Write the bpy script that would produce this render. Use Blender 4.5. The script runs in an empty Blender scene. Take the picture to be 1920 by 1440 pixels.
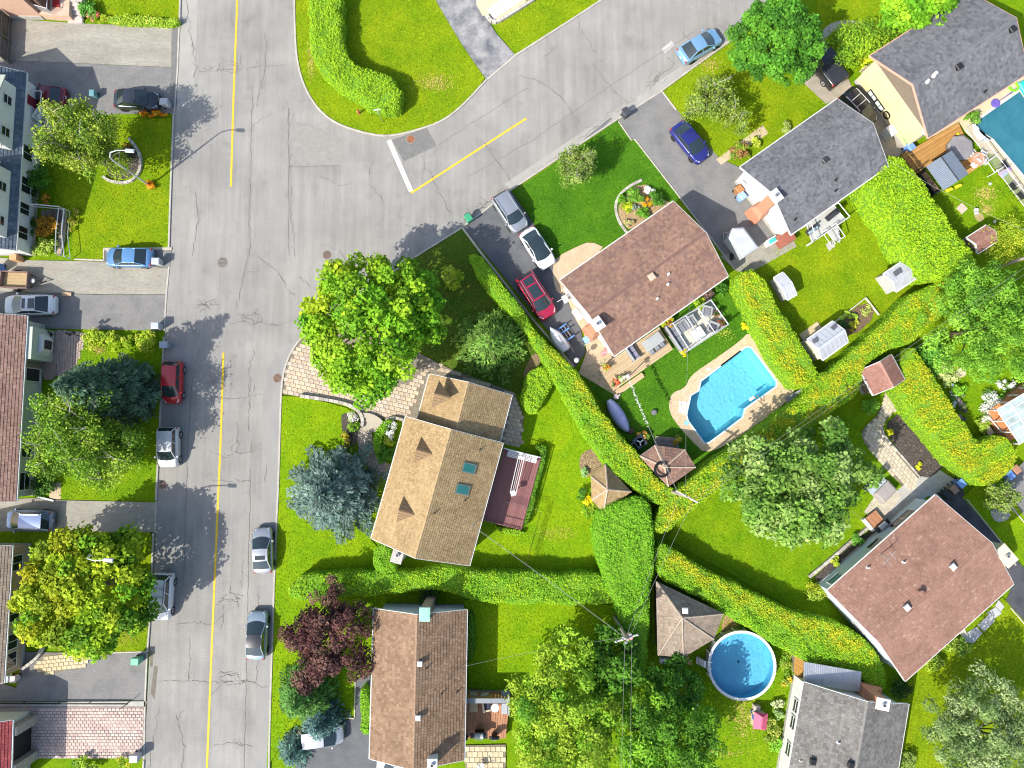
import bpy, math, random
import numpy as np
from mathutils import Vector, Matrix
from mathutils.geometry import tessellate_polygon
sc = bpy.context.scene
col = sc.collection
rnd = random.Random(11)
NR = np.random.default_rng(11)
# ------------------------------------------------------------------ camera, light, exposure
F = 1331.0                      # focal length in photo pixels (1920 wide)
CAMH = 65.0                     # flying height above the road
TILT = math.atan(95 / 1331.0)
cam_d = bpy.data.cameras.new('camera')
cam = bpy.data.objects.new('camera', cam_d)
col.objects.link(cam)
cam.location = (0, 0, CAMH)
cam.rotation_euler = (TILT, 0, 0)
cam_d.sensor_width = 36
cam_d.lens = F / 1920 * 36
cam_d.clip_start = 0.5
cam_d.clip_end = 2000
sc.camera = cam
SUN_EL = math.radians(43)
SUN_DIR = math.radians(39)      # shadows fall towards this direction (from +x, counter-clockwise)
world = bpy.data.worlds.new("World")
sc.world = world
world.use_nodes = True
wn = world.node_tree.nodes
wl = world.node_tree.links
bg = wn['Background']
sky = wn.new('ShaderNodeTexSky')
sky.sky_type = 'NISHITA'
sky.sun_disc = False
sky.sun_elevation = SUN_EL
sky.sun_rotation = math.radians(90) - (SUN_DIR + math.pi)
sky.air_density = 1.0
sky.dust_density = 2.0
sky.ozone_density = 1.0
wl.new(sky.outputs[0], bg.inputs[0])
bg.inputs[1].default_value = 0.15
sun_d = bpy.data.lights.new('sun', 'SUN')
sun_d.energy = 4.0
sun_d.angle = math.radians(0.53)
sun_d.color = (1.0, 0.95, 0.86)
sun = bpy.data.objects.new('sun', sun_d)
col.objects.link(sun)
d = Vector((math.cos(SUN_DIR) * math.cos(SUN_EL), math.sin(SUN_DIR) * math.cos(SUN_EL), -math.sin(SUN_EL)))
sun.rotation_euler = d.to_track_quat('-Z', 'Y').to_euler()
sun.location = (-40, -40, 60)
sc.view_settings.view_transform = 'Standard'
sc.view_settings.look = 'None'
sc.view_settings.exposure = 0.76
sc.view_settings.gamma = 1.0
sc.view_settings.use_curve_mapping = False
sc.render.engine = 'CYCLES'
sc.cycles.filter_width = 1.1
sc.cycles.max_bounces = 8
sc.cycles.transparent_max_bounces = 8
sc.cycles.caustics_reflective = False
sc.cycles.caustics_refractive = False
# ------------------------------------------------------------------ picture -> place
def G(px, py, z=0.0):
 a = (px - 960) / F
 b = (720 - py) / F
 dy = math.sin(TILT) + b * math.cos(TILT)
 dz = -math.cos(TILT) + b * math.sin(TILT)
 s = (z - CAMH) / dz
 return Vector((a * s, dy * s, z))
def G2(pts, z=0.0):
 return [tuple(G(x, y, z)[:2]) for x, y in pts]
def chaikin(pts, n=2, closed=True):
 for _ in range(n):
  out = []
  m = len(pts)
  if not closed:
   out.append(pts[0])
  for i in range(m if closed else m - 1):
   a, b = pts[i], pts[(i + 1) % m]
   out.append((a[0] * .75 + b[0] * .25, a[1] * .75 + b[1] * .25))
   out.append((a[0] * .25 + b[0] * .75, a[1] * .25 + b[1] * .75))
  if not closed:
   out.append(pts[-1])
  pts = out
 return pts
def area2(p):
 return .5 * sum(p[i][0] * p[(i + 1) % len(p)][1] - p[(i + 1) % len(p)][0] * p[i][1] for i in range(len(p)))
def inpoly(P, poly):
 """P (n,2) array; poly list of (x,y)."""
 x, y = P[:, 0], P[:, 1]
 r = np.zeros(len(P), bool)
 n = len(poly)
 for i in range(n):
  x1, y1 = poly[i]
  x2, y2 = poly[(i + 1) % n]
  if y1 == y2:
   continue
  c = ((y1 > y) != (y2 > y)) & (x < (x2 - x1) * (y - y1) / (y2 - y1) + x1)
  r ^= c
 return r
def edgedist(P, poly):
 D = np.full(len(P), 1e9)
 n = len(poly)
 for i in range(n):
  a = np.array(poly[i]); b = np.array(poly[(i + 1) % n])
  ab = b - a
  t = np.clip(((P - a) @ ab) / max(ab @ ab, 1e-9), 0, 1)
  D = np.minimum(D, np.linalg.norm(P - (a + t[:, None] * ab), axis=1))
 return D
def sample_poly(poly, n):
 a = np.array(poly)
 lo, hi = a.min(0), a.max(0)
 box = np.prod(hi - lo)
 k = int(n * box / max(abs(area2(poly)), 1e-3) * 1.1) + 10
 P = NR.random((k, 2)) * (hi - lo) + lo
 P = P[inpoly(P, poly)]
 return P[:n]
def inset(poly, dd):
 """offset a polygon inwards by dd (simple mitre, limited)."""
 if area2(poly) < 0:
  poly = poly[::-1]
 n = len(poly)
 out = []
 for i in range(n):
  p = Vector(poly[i]); a = Vector(poly[i - 1]); b = Vector(poly[(i + 1) % n])
  e1 = (p - a); e2 = (b - p)
  if e1.length < 1e-6: e1 = e2
  if e2.length < 1e-6: e2 = e1
  e1 = e1.normalized(); e2 = e2.normalized()
  n1 = Vector((-e1.y, e1.x)); n2 = Vector((-e2.y, e2.x))
  m = n1 + n2
  if m.length < 1e-4:
   m = n1
  m.normalize()
  k = dd / max(m.dot(n1), .45)
  out.append((p.x + m.x * k, p.y + m.y * k))
 return out
# ------------------------------------------------------------------ materials
MATS = {}
def srgb(r, g, b):
 f = lambda c: (c / 255 / 12.92) if c / 255 <= .04045 else ((c / 255 + .055) / 1.055) ** 2.4
 return (f(r), f(g), f(b))
def mat(name, c, rough=.75, metal=0.0, var=.18, scale=2.0, c2=None, bump=0.0, bscale=40.0, spec=.3, coat=0.0, fine=.1, fscale=25.0, stretch=None, speck=None):
 if name in MATS:
  return MATS[name]
 m = bpy.data.materials.new(name)
 m.use_nodes = True
 nt = m.node_tree; N = nt.nodes; L = nt.links
 bs = N['Principled BSDF']
 bs.inputs['Roughness'].default_value = rough
 bs.inputs['Metallic'].default_value = metal
 bs.inputs['Specular IOR Level'].default_value = spec
 bs.inputs['Coat Weight'].default_value = coat
 bs.inputs['Coat Roughness'].default_value = .04
 tc = N.new('ShaderNodeTexCoord')
 src = tc.outputs['Object']
 if stretch:
  mp = N.new('ShaderNodeMapping'); mp.inputs['Scale'].default_value = stretch
  L.new(src, mp.inputs[0]); src = mp.outputs[0]
 if var or c2:
  n1 = N.new('ShaderNodeTexNoise'); n1.inputs['Scale'].default_value = scale; n1.inputs['Detail'].default_value = 6; n1.inputs['Roughness'].default_value = .6
  L.new(src, n1.inputs['Vector'])
  rp = N.new('ShaderNodeValToRGB')
  rp.color_ramp.elements[0].position = .32; rp.color_ramp.elements[1].position = .68
  ca = c if c2 else tuple(x * (1 - var) for x in c)
  cb = c2 if c2 else tuple(min(1, x * (1 + var)) for x in c)
  rp.color_ramp.elements[0].color = (*ca, 1); rp.color_ramp.elements[1].color = (*cb, 1)
  L.new(n1.outputs[0], rp.inputs[0])
  out = rp.outputs[0]
  if fine:
   n2 = N.new('ShaderNodeTexNoise'); n2.inputs['Scale'].default_value = fscale; n2.inputs['Detail'].default_value = 3
   L.new(src, n2.inputs['Vector'])
   mr = N.new('ShaderNodeMapRange'); mr.inputs[1].default_value = .3; mr.inputs[2].default_value = .7
   mr.inputs[3].default_value = 1 - fine; mr.inputs[4].default_value = 1 + fine
   L.new(n2.outputs[0], mr.inputs[0])
   mx = N.new('ShaderNodeVectorMath'); mx.operation = 'SCALE'
   L.new(out, mx.inputs[0]); L.new(mr.outputs[0], mx.inputs['Scale'])
   out = mx.outputs[0]
  L.new(out, bs.inputs['Base Color'])
 else:
  bs.inputs['Base Color'].default_value = (*c, 1)
 if speck:
  n4 = N.new('ShaderNodeTexNoise'); n4.inputs['Scale'].default_value = speck[0]; n4.inputs['Detail'].default_value = 5; n4.inputs['Roughness'].default_value = .7
  mp4 = N.new('ShaderNodeMapping'); mp4.inputs['Scale'].default_value = speck[2]
  L.new(tc.outputs['Object'], mp4.inputs[0]); L.new(mp4.outputs[0], n4.inputs['Vector'])
  r4 = N.new('ShaderNodeMapRange'); r4.inputs[1].default_value = .3; r4.inputs[2].default_value = .7; r4.inputs[3].default_value = 1 - speck[1]; r4.inputs[4].default_value = 1 + speck[1]
  L.new(n4.outputs[0], r4.inputs[0])
  m4 = N.new('ShaderNodeVectorMath'); m4.operation = 'SCALE'
  L.new(out, m4.inputs[0]); L.new(r4.outputs[0], m4.inputs['Scale']); L.new(m4.outputs[0], bs.inputs['Base Color'])
 if bump:
  n3 = N.new('ShaderNodeTexNoise'); n3.inputs['Scale'].default_value = bscale; n3.inputs['Detail'].default_value = 4
  L.new(src, n3.inputs['Vector'])
  bp = N.new('ShaderNodeBump'); bp.inputs['Strength'].default_value = bump; bp.inputs['Distance'].default_value = .05
  L.new(n3.outputs[0], bp.inputs['Height']); L.new(bp.outputs[0], bs.inputs['Normal'])
 MATS[name] = m
 return m
def attr_mat(name, rough=.8, trans=0.0, spec=.2, bump=0.0, bscale=30, wear=0.0):
 """colour comes from the pieces' own tint (each leaf, shingle or stone has its own)."""
 if name in MATS:
  return MATS[name]
 m = bpy.data.materials.new(name)
 m.use_nodes = True
 nt = m.node_tree; N = nt.nodes; L = nt.links
 bs = N['Principled BSDF']
 bs.inputs['Roughness'].default_value = rough
 bs.inputs['Specular IOR Level'].default_value = spec
 at = N.new('ShaderNodeAttribute'); at.attribute_name = 'tint'
 tc = N.new('ShaderNodeTexCoord')
 n2 = N.new('ShaderNodeTexNoise'); n2.inputs['Scale'].default_value = 9; n2.inputs['Detail'].default_value = 4
 L.new(tc.outputs['Object'], n2.inputs['Vector'])
 mr = N.new('ShaderNodeMapRange'); mr.inputs[1].default_value = .3; mr.inputs[2].default_value = .7
 mr.inputs[3].default_value = .85; mr.inputs[4].default_value = 1.15
 L.new(n2.outputs[0], mr.inputs[0])
 mx = N.new('ShaderNodeVectorMath'); mx.operation = 'SCALE'
 L.new(at.outputs['Color'], mx.inputs[0]); L.new(mr.outputs[0], mx.inputs['Scale'])
 if wear:          # broad weathering over the whole surface
  n5 = N.new('ShaderNodeTexNoise'); n5.inputs['Scale'].default_value = .55; n5.inputs['Detail'].default_value = 5
  L.new(tc.outputs['Object'], n5.inputs['Vector'])
  r5 = N.new('ShaderNodeMapRange'); r5.inputs[1].default_value = .3; r5.inputs[2].default_value = .7; r5.inputs[3].default_value = 1 - wear; r5.inputs[4].default_value = 1 + wear
  L.new(n5.outputs[0], r5.inputs[0])
  m5 = N.new('ShaderNodeVectorMath'); m5.operation = 'SCALE'
  L.new(mx.outputs[0], m5.inputs[0]); L.new(r5.outputs[0], m5.inputs['Scale']); mx = m5
 L.new(mx.outputs[0], bs.inputs['Base Color'])
 if bump:
  n3 = N.new('ShaderNodeTexNoise'); n3.inputs['Scale'].default_value = bscale
  L.new(tc.outputs['Object'], n3.inputs['Vector'])
  bp = N.new('ShaderNodeBump'); bp.inputs['Strength'].default_value = bump; bp.inputs['Distance'].default_value = .03
  L.new(n3.outputs[0], bp.inputs['Height']); L.new(bp.outputs[0], bs.inputs['Normal'])
 if trans:
  tr = N.new('ShaderNodeBsdfTranslucent')
  L.new(mx.outputs[0], tr.inputs['Color'])
  ms = N.new('ShaderNodeMixShader'); ms.inputs[0].default_value = trans
  L.new(bs.outputs[0], ms.inputs[1]); L.new(tr.outputs[0], ms.inputs[2])
  L.new(ms.outputs[0], N['Material Output'].inputs[0])
 MATS[name] = m
 return m
FOL = attr_mat('foliage', rough=.6, trans=.24, spec=.12)
SHG = attr_mat('asphalt_shingle', rough=.9, spec=.15, bump=.4, bscale=60, wear=.14)
STN = attr_mat('paving_stone', rough=.9, spec=.2, bump=.3, bscale=30, wear=.10)
def wall_mat(name, c, pitch=.12, rough=.6):
 """lapped siding: thin relief lines along z."""
 if name in MATS:
  return MATS[name]
 m = mat(name, c, rough=rough, var=.06, scale=1.0, fine=.04)
 nt = m.node_tree; N = nt.nodes; L = nt.links
 tc = N.new('ShaderNodeTexCoord'); wv = N.new('ShaderNodeTexWave')
 wv.bands_direction = 'Z'; wv.wave_profile = 'SAW'; wv.inputs['Scale'].default_value = 1 / pitch / 3.1416 * .5 * 3.1416 / 3.1416
 L.new(tc.outputs['Object'], wv.inputs['Vector'])
 bp = N.new('ShaderNodeBump'); bp.inputs['Strength'].default_value = .35; bp.inputs['Distance'].default_value = .02
 L.new(wv.outputs[1], bp.inputs['Height']); L.new(bp.outputs[0], N['Principled BSDF'].inputs['Normal'])
 return m
def brick_mat(name, c1, c2, mortar=(.42, .40, .37)):
 if name in MATS:
  return MATS[name]
 m = bpy.data.materials.new(name); m.use_nodes = True
 nt = m.node_tree; N = nt.nodes; L = nt.links; bs = N['Principled BSDF']
 bs.inputs['Roughness'].default_value = .9
 tc = N.new('ShaderNodeTexCoord')
 sp = N.new('ShaderNodeSeparateXYZ'); L.new(tc.outputs['Object'], sp.inputs[0])
 ad = N.new('ShaderNodeMath'); ad.operation = 'ADD'; L.new(sp.outputs[0], ad.inputs[0]); L.new(sp.outputs[1], ad.inputs[1])
 cb = N.new('ShaderNodeCombineXYZ'); L.new(ad.outputs[0], cb.inputs[0]); L.new(sp.outputs[2], cb.inputs[1])
 bk = N.new('ShaderNodeTexBrick'); bk.inputs['Scale'].default_value = 1.0
 bk.inputs['Brick Width'].default_value = .24; bk.inputs['Row Height'].default_value = .085; bk.inputs['Mortar Size'].default_value = .009
 bk.inputs['Color1'].default_value = (*c1, 1); bk.inputs['Color2'].default_value = (*c2, 1); bk.inputs['Mortar'].default_value = (*mortar, 1)
 L.new(cb.outputs[0], bk.inputs['Vector']); L.new(bk.outputs[0], bs.inputs['Base Color'])
 bp = N.new('ShaderNodeBump'); bp.inputs['Strength'].default_value = .5; bp.inputs['Distance'].default_value = .01; bp.invert = True
 L.new(bk.outputs[1], bp.inputs['Height']); L.new(bp.outputs[0], bs.inputs['Normal'])
 MATS[name] = m
 return m
WHITE = mat('white_paint', (.62, .62, .61), rough=.5, var=.05)
TRIM = mat('white_trim', (.60, .60, .58), rough=.45, var=.05)
GREYM = mat('grey_metal', (.42, .43, .45), rough=.4, metal=.6, var=.1)
DARKM = mat('dark_metal', (.05, .05, .055), rough=.45, metal=.3, var=.15)
BLACK = mat('black_plastic', (.018, .018, .02), rough=.5, var=.2)
RUBBER = mat('rubber', (.025, .025, .027), rough=.85, var=.2)
GLASS = mat('dark_glass', (.015, .02, .024), rough=.06, var=0, spec=.8)
CARGL = mat('car_glass', (.02, .032, .036), rough=.05, var=0, spec=1.0)
CONC = mat('concrete', (.40, .385, .35), rough=.9, var=.16, scale=1.4, bump=.2, bscale=25)
WOODG = mat('weathered_wood', (.20, .175, .15), rough=.9, var=.25, scale=3)
SILVER = mat('silver_metal', (.62, .63, .65), rough=.35, metal=.8, var=.08)
# ------------------------------------------------------------------ mesh building
class MB:
 def __init__(s):
  s.v = []; s.f = []
 def add(s, vs, fs):
  o = len(s.v)
  s.v.extend(tuple(v) for v in vs)
  s.f.extend(tuple(i + o for i in f) for f in fs)
  return s
 def hexa(s, p):
  """8 corners: bottom ring 0-3 (ccw), top ring 4-7."""
  return s.add(p, [(3, 2, 1, 0), (4, 5, 6, 7), (0, 1, 5, 4), (1, 2, 6, 5), (2, 3, 7, 6), (3, 0, 4, 7)])
 def box(s, c, size, rz=0.0, ch=0.0):
  x, y, z = size[0] / 2, size[1] / 2, size[2] / 2
  ca, sa = math.cos(rz), math.sin(rz)
  def t(a, b, e):
   return (c[0] + a * ca - b * sa, c[1] + a * sa + b * ca, c[2] + e)
  if ch <= 0:
   P = [t(-x, -y, -z), t(x, -y, -z), t(x, y, -z), t(-x, y, -z), t(-x, -y, z), t(x, -y, z), t(x, y, z), t(-x, y, z)]
   return s.hexa(P)
  k = ch
  r0 = [t(-x, -y, -z), t(x, -y, -z), t(x, y, -z), t(-x, y, -z)]
  r1 = [t(-x, -y, z - k), t(x, -y, z - k), t(x, y, z - k), t(-x, y, z - k)]
  r2 = [t(-x + k, -y + k, z), t(x - k, -y + k, z), t(x - k, y - k, z), t(-x + k, y - k, z)]
  return s.loft([r0, r1, r2])
 def loft(s, rings, cap0=True, cap1=True):
  n = len(rings[0]); o = len(s.v)
  for r in rings:
   s.v.extend(tuple(p) for p in r)
  for k in range(len(rings) - 1):
   for i in range(n):
    j = (i + 1) % n
    s.f.append((o + k * n + i, o + k * n + j, o + (k + 1) * n + j, o + (k + 1) * n + i))
  if cap0: s.f.append(tuple(o + i for i in range(n - 1, -1, -1)))
  if cap1: s.f.append(tuple(o + (len(rings) - 1) * n + i for i in range(n)))
  return s
 def prism(s, poly, z0, z1):
  if area2(poly) < 0: poly = poly[::-1]
  n = len(poly); o = len(s.v)
  s.v.extend((p[0], p[1], z0) for p in poly); s.v.extend((p[0], p[1], z1) for p in poly)
  for i in range(n):
   j = (i + 1) % n
   s.f.append((o + i, o + j, o + n + j, o + n + i))
  for t in tessellate_polygon([[Vector((p[0], p[1], 0)) for p in poly]]):
   a, b, c = t
   A, B, C = poly[a], poly[b], poly[c]
   if (B[0] - A[0]) * (C[1] - A[1]) - (B[1] - A[1]) * (C[0] - A[0]) < 0: b, c = c, b
   s.f.append((o + n + a, o + n + b, o + n + c)); s.f.append((o + c, o + b, o + a))
  return s
 def sheet(s, poly, z, holes=()):
  rings = [poly] + list(holes)
  flat = [p for r in rings for p in r]
  o = len(s.v)
  s.v.extend((p[0], p[1], z) for p in flat)
  for t in tessellate_polygon([[Vector((p[0], p[1], 0)) for p in r] for r in rings]):
   a, b, c = t
   A, B, C = flat[a], flat[b], flat[c]
   if (B[0] - A[0]) * (C[1] - A[1]) - (B[1] - A[1]) * (C[0] - A[0]) < 0: b, c = c, b
   s.f.append((o + a, o + b, o + c))
  return s
 def tube(s, pts, r, n=6, cap=True):
  pts = [Vector(p) for p in pts]
  rr = r if isinstance(r, (list, tuple)) else [r] * len(pts)
  rings = []
  prev = None
  for i, p in enumerate(pts):
   a = pts[max(i - 1, 0)]; b = pts[min(i + 1, len(pts) - 1)]
   t = (b - a)
   if t.length < 1e-7: t = Vector((0, 0, 1))
   t.normalize()
   u = t.cross(Vector((0, 0, 1)) if abs(t.z) < .95 else Vector((1, 0, 0))) if prev is None else (prev - t * prev.dot(t))
   if u.length < 1e-6: u = t.orthogonal()
   u.normalize(); prev = u
   w = t.cross(u)
   rings.append([p + (u * math.cos(q) + w * math.sin(q)) * rr[i] for q in (2 * math.pi * k / n for k in range(n))])
  return s.loft(rings, cap, cap)
 def lathe(s, c, prof, n=16, axis='z', cap=True):
  rings = []
  for r, h in prof:
   ring = []
   for k in range(n):
    q = 2 * math.pi * k / n
    if axis == 'z': ring.append((c[0] + r * math.cos(q), c[1] + r * math.sin(q), c[2] + h))
    elif axis == 'y': ring.append((c[0] + r * math.cos(q), c[1] + h, c[2] + r * math.sin(q)))
    else: ring.append((c[0] + h, c[1] + r * math.cos(q), c[2] + r * math.sin(q)))
   rings.append(ring)
  return s.loft(rings, cap, cap)
 def ribbon(s, pts, w, z):
  n = len(pts); o = len(s.v)
  for i, p in enumerate(pts):
   a = pts[max(i - 1, 0)]; b = pts[min(i + 1, n - 1)]
   dx, dy = b[0] - a[0], b[1] - a[1]
   l = math.hypot(dx, dy) or 1
   ww = (w[i] if isinstance(w, (list, tuple)) else w) / 2
   s.v.append((p[0] - dy / l * ww, p[1] + dx / l * ww, z)); s.v.append((p[0] + dy / l * ww, p[1] - dx / l * ww, z))
  for i in range(n - 1):
   s.f.append((o + 2 * i + 1, o + 2 * i + 3, o + 2 * i + 2, o + 2 * i))
  return s
 def sweep(s, pts, w, z0, z1, off=0.0, ch=.02):
  """kerb-like profile swept along a 2-D polyline."""
  n = len(pts); rings = []
  for i, p in enumerate(pts):
   a = pts[max(i - 1, 0)]; b = pts[min(i + 1, n - 1)]
   dx, dy = b[0] - a[0], b[1] - a[1]
   l = math.hypot(dx, dy) or 1
   nx, ny = -dy / l, dx / l
   q = lambda o, z: (p[0] + nx * (off + o), p[1] + ny * (off + o), z)
   rings.append([q(-w / 2, z0), q(w / 2, z0), q(w / 2, z1 - ch), q(w / 2 - ch, z1), q(-w / 2 + ch, z1), q(-w / 2, z1 - ch)])
  return s.loft(rings)
 def build(s, name, m, parent=None, world=False, org=None, smooth=False):
  me = bpy.data.meshes.new(name)
  vs = s.v
  if org is not None: vs = [(a - org[0], b - org[1], c - org[2]) for a, b, c in vs]
  elif world and parent is not None:
   l = parent.matrix_world_loc if hasattr(parent, 'matrix_world_loc') else tot_loc(parent)
   vs = [(a - l[0], b - l[1], c - l[2]) for a, b, c in vs]
  me.from_pydata(vs, [], s.f)
  me.materials.append(m)
  if smooth: me.shade_smooth()
  me.update()
  o = bpy.data.objects.new(name, me)
  col.objects.link(o)
  if org is not None: o.location = org
  if parent is not None: o.parent = parent
  return o
def tot_loc(o):
 l = Vector((0, 0, 0))
 while o is not None:
  l += o.location; o = o.parent
 return l
def tag(o, label, cat, group=None):
 o['label'] = label; o['category'] = cat
 if group: o['group'] = group
 return o
def thing(name, label, cat, loc=(0, 0, 0), rz=0.0, group=None):
 o = bpy.data.objects.new(name, None)
 o.empty_display_size = .3
 col.objects.link(o)
 o.location = loc; o.rotation_euler = (0, 0, rz)
 return tag(o, label, cat, group)
def struct(name, mb, m, smooth=False, parent=None):
 o = mb.build(name, m, parent, smooth=smooth)
 if parent is None: o['kind'] = 'structure'
 return o
def kind(o, k='stuff'):
 o['kind'] = k
 return o
def npmesh(name, V, nf, k, m, colors=None, smooth=False):
 """V (nf*k,3) array of separate k-gons."""
 me = bpy.data.meshes.new(name)
 me.vertices.add(len(V)); me.vertices.foreach_set('co', np.ascontiguousarray(V, dtype=np.float32).ravel())
 me.loops.add(nf * k); me.loops.foreach_set('vertex_index', np.arange(nf * k, dtype=np.int32))
 me.polygons.add(nf); me.polygons.foreach_set('loop_start', np.arange(0, nf * k, k, dtype=np.int32))
 me.polygons.foreach_set('loop_total', np.full(nf, k, dtype=np.int32))
 me.materials.append(m)
 if colors is not None:
  at = me.color_attributes.new('tint', 'FLOAT_COLOR', 'POINT')
  c = np.ones((len(V), 4), np.float32); c[:, :3] = np.repeat(colors, k, axis=0)
  at.data.foreach_set('color', c.ravel())
 me.update(calc_edges=True)
 return me
LEAFGAIN = 1.52
class Leaves:
 def __init__(s): s.P = []; s.N = []; s.S = []; s.A = []; s.C = []; s.D = []
 def add(s, P, N, S, C, A=.6, D=None):
  n = len(P)
  if n == 0: return s
  s.P.append(np.asarray(P, float)); s.N.append(np.asarray(N, float))
  s.S.append(np.broadcast_to(np.asarray(S, float), (n,)).copy()); s.A.append(np.broadcast_to(np.asarray(A, float), (n,)).copy())
  s.C.append(np.broadcast_to(np.asarray(C, float), (n, 3)).copy())
  s.D.append(NR.normal(size=(n, 3)) if D is None else np.asarray(D, float))
  return s
 def count(s): return sum(len(p) for p in s.P)
 def build(s, name, parent=None, org=(0, 0, 0), m=None):
  P = np.concatenate(s.P) - np.array(org); N = np.concatenate(s.N); S = np.concatenate(s.S); A = np.concatenate(s.A); C = np.concatenate(s.C); D = np.concatenate(s.D)
  N /= np.linalg.norm(N, axis=1)[:, None] + 1e-9
  Tn = D - N * (D * N).sum(1)[:, None]
  Tn /= np.linalg.norm(Tn, axis=1)[:, None] + 1e-9
  B = np.cross(N, Tn)
  t = Tn * (S / 2)[:, None]; b = B * (S * A / 2)[:, None]
  V = np.stack([P - t, P + b * 1.0 + t * .15, P + t, P - b * 1.0 + t * .15], 1).reshape(-1, 3)
  me = npmesh(name, V, len(P), 4, m or FOL, np.clip(C * LEAFGAIN, .002, .95))
  o = bpy.data.objects.new(name, me); col.objects.link(o)
  if parent is not None: o.parent = parent
  else: o.location = org
  return o
def vnoise(P, scale, seed=0):
 """cheap smooth noise in [0,1] from summed sines."""
 r = np.random.default_rng(seed)
 x = np.zeros(len(P))
 for k in range(5):
  a = r.normal(size=P.shape[1]); a /= np.linalg.norm(a)
  x += np.sin((P @ a) * 2 * np.pi / scale * r.uniform(.6, 1.6) + r.uniform(0, 6.28))
 return np.clip(.5 + x / 6.5, 0, 1)
# ------------------------------------------------------------------ ground, roads, lawns
POOL_IN = [(1398.6, 652), (1408, 652), (1432, 684), (1455, 715), (1454, 724), (1425, 745), (1396, 765.5), (1391.6, 781.7), (1360, 806), (1329, 829), (1321, 830), (1306, 809), (1291, 788.6), (1288, 777), (1296, 742), (1311, 733), (1315, 715), (1352, 687), (1389, 659)]
POOL_OUT = chaikin([(1405, 620), (1390, 638), (1342, 672), (1294, 704), (1286, 727), (1258, 737), (1253, 763), (1262, 787), (1297, 827), (1328, 856), (1430, 790), (1505, 728), (1450, 668)], 2)
POOL2_IN = [(1831, 228), (1870, 200), (1911, 172), (1920, 182), (2060, 350), (1990, 420), (1920, 331), (1861, 261), (1846, 252), (1835, 243)]
ROAD = [(360, -330), (340, 0), (326, 217), (321, 340), (317, 480), (308, 640), (300, 800), (294, 960), (287, 1100), (277, 1290), (270, 1440), (252, 1800),
  (488, 1800), (504, 1440), (511, 1200), (518, 1000), (523, 900), (527, 745), (531, 703), (541, 670), (556, 644), (574, 626), (757, 495), (868, 426), (960, 355), (1157, 223),
  (1240, 170), (1367, 78), (1478, 0), (1900, -300), (1560, -300), (1130, 0), (965, 105), (912, 150), (868, 198), (830, 228), (780, 245), (727, 257), (680, 249), (630, 232), (597, 206), (572, 166), (558, 120), (553, 60), (552, 0), (536, -330)]
def lawn_mat(name, a, b, scale=.5, bump=.6):
 return mat(name, a, c2=b, rough=.85, scale=scale, fine=.28, fscale=9, bump=bump, bscale=12, spec=.03)
LM = {
 'bright': lawn_mat('lawn_bright', (.115, .24, .005), (.205, .305, .006), .35),
 'yellow': lawn_mat('lawn_yellow', (.115, .21, .005), (.21, .275, .007), .4),
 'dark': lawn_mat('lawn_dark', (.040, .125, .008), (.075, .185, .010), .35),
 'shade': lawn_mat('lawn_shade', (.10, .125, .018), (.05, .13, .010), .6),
 'mid': lawn_mat('lawn_mid', (.10, .21, .005), (.165, .26, .006), .45),
}
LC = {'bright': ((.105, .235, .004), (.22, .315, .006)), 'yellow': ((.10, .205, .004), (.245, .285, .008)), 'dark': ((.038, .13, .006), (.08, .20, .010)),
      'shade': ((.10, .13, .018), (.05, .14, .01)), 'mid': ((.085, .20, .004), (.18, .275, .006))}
ground = struct('ground', MB().sheet([(-300, -300), (300, -300), (300, 300), (-300, 300)], -.06, holes=[G2(inset_px, 0) for inset_px in (POOL_IN, POOL2_IN)]), LM['mid'])
ROADM = mat('road_asphalt', (.215, .207, .193), c2=(.29, .279, .258), rough=.93, scale=.22, fine=.13, fscale=11, bump=.3, bscale=30, speck=(1.6, .13, (1, .06, 1)))
def stains(m, sc_=.5, lo=.56, hi=.74, dark=.80):
 nt = m.node_tree; N = nt.nodes; L = nt.links; bs = N['Principled BSDF']
 src = bs.inputs['Base Color'].links[0].from_socket
 tc = N.new('ShaderNodeTexCoord'); n = N.new('ShaderNodeTexNoise'); n.inputs['Scale'].default_value = sc_; n.inputs['Detail'].default_value = 9; n.inputs['Roughness'].default_value = .68
 L.new(tc.outputs['Object'], n.inputs['Vector'])
 r = N.new('ShaderNodeMapRange'); r.inputs[1].default_value = lo; r.inputs[2].default_value = hi; r.inputs[3].default_value = 1.03; r.inputs[4].default_value = dark
 L.new(n.outputs[0], r.inputs[0]); v = N.new('ShaderNodeVectorMath'); v.operation = 'SCALE'
 L.new(src, v.inputs[0]); L.new(r.outputs[0], v.inputs['Scale']); L.new(v.outputs[0], bs.inputs['Base Color'])
stains(ROADM)
road = struct('road', MB().sheet(G2(ROAD), 0), ROADM)
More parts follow.
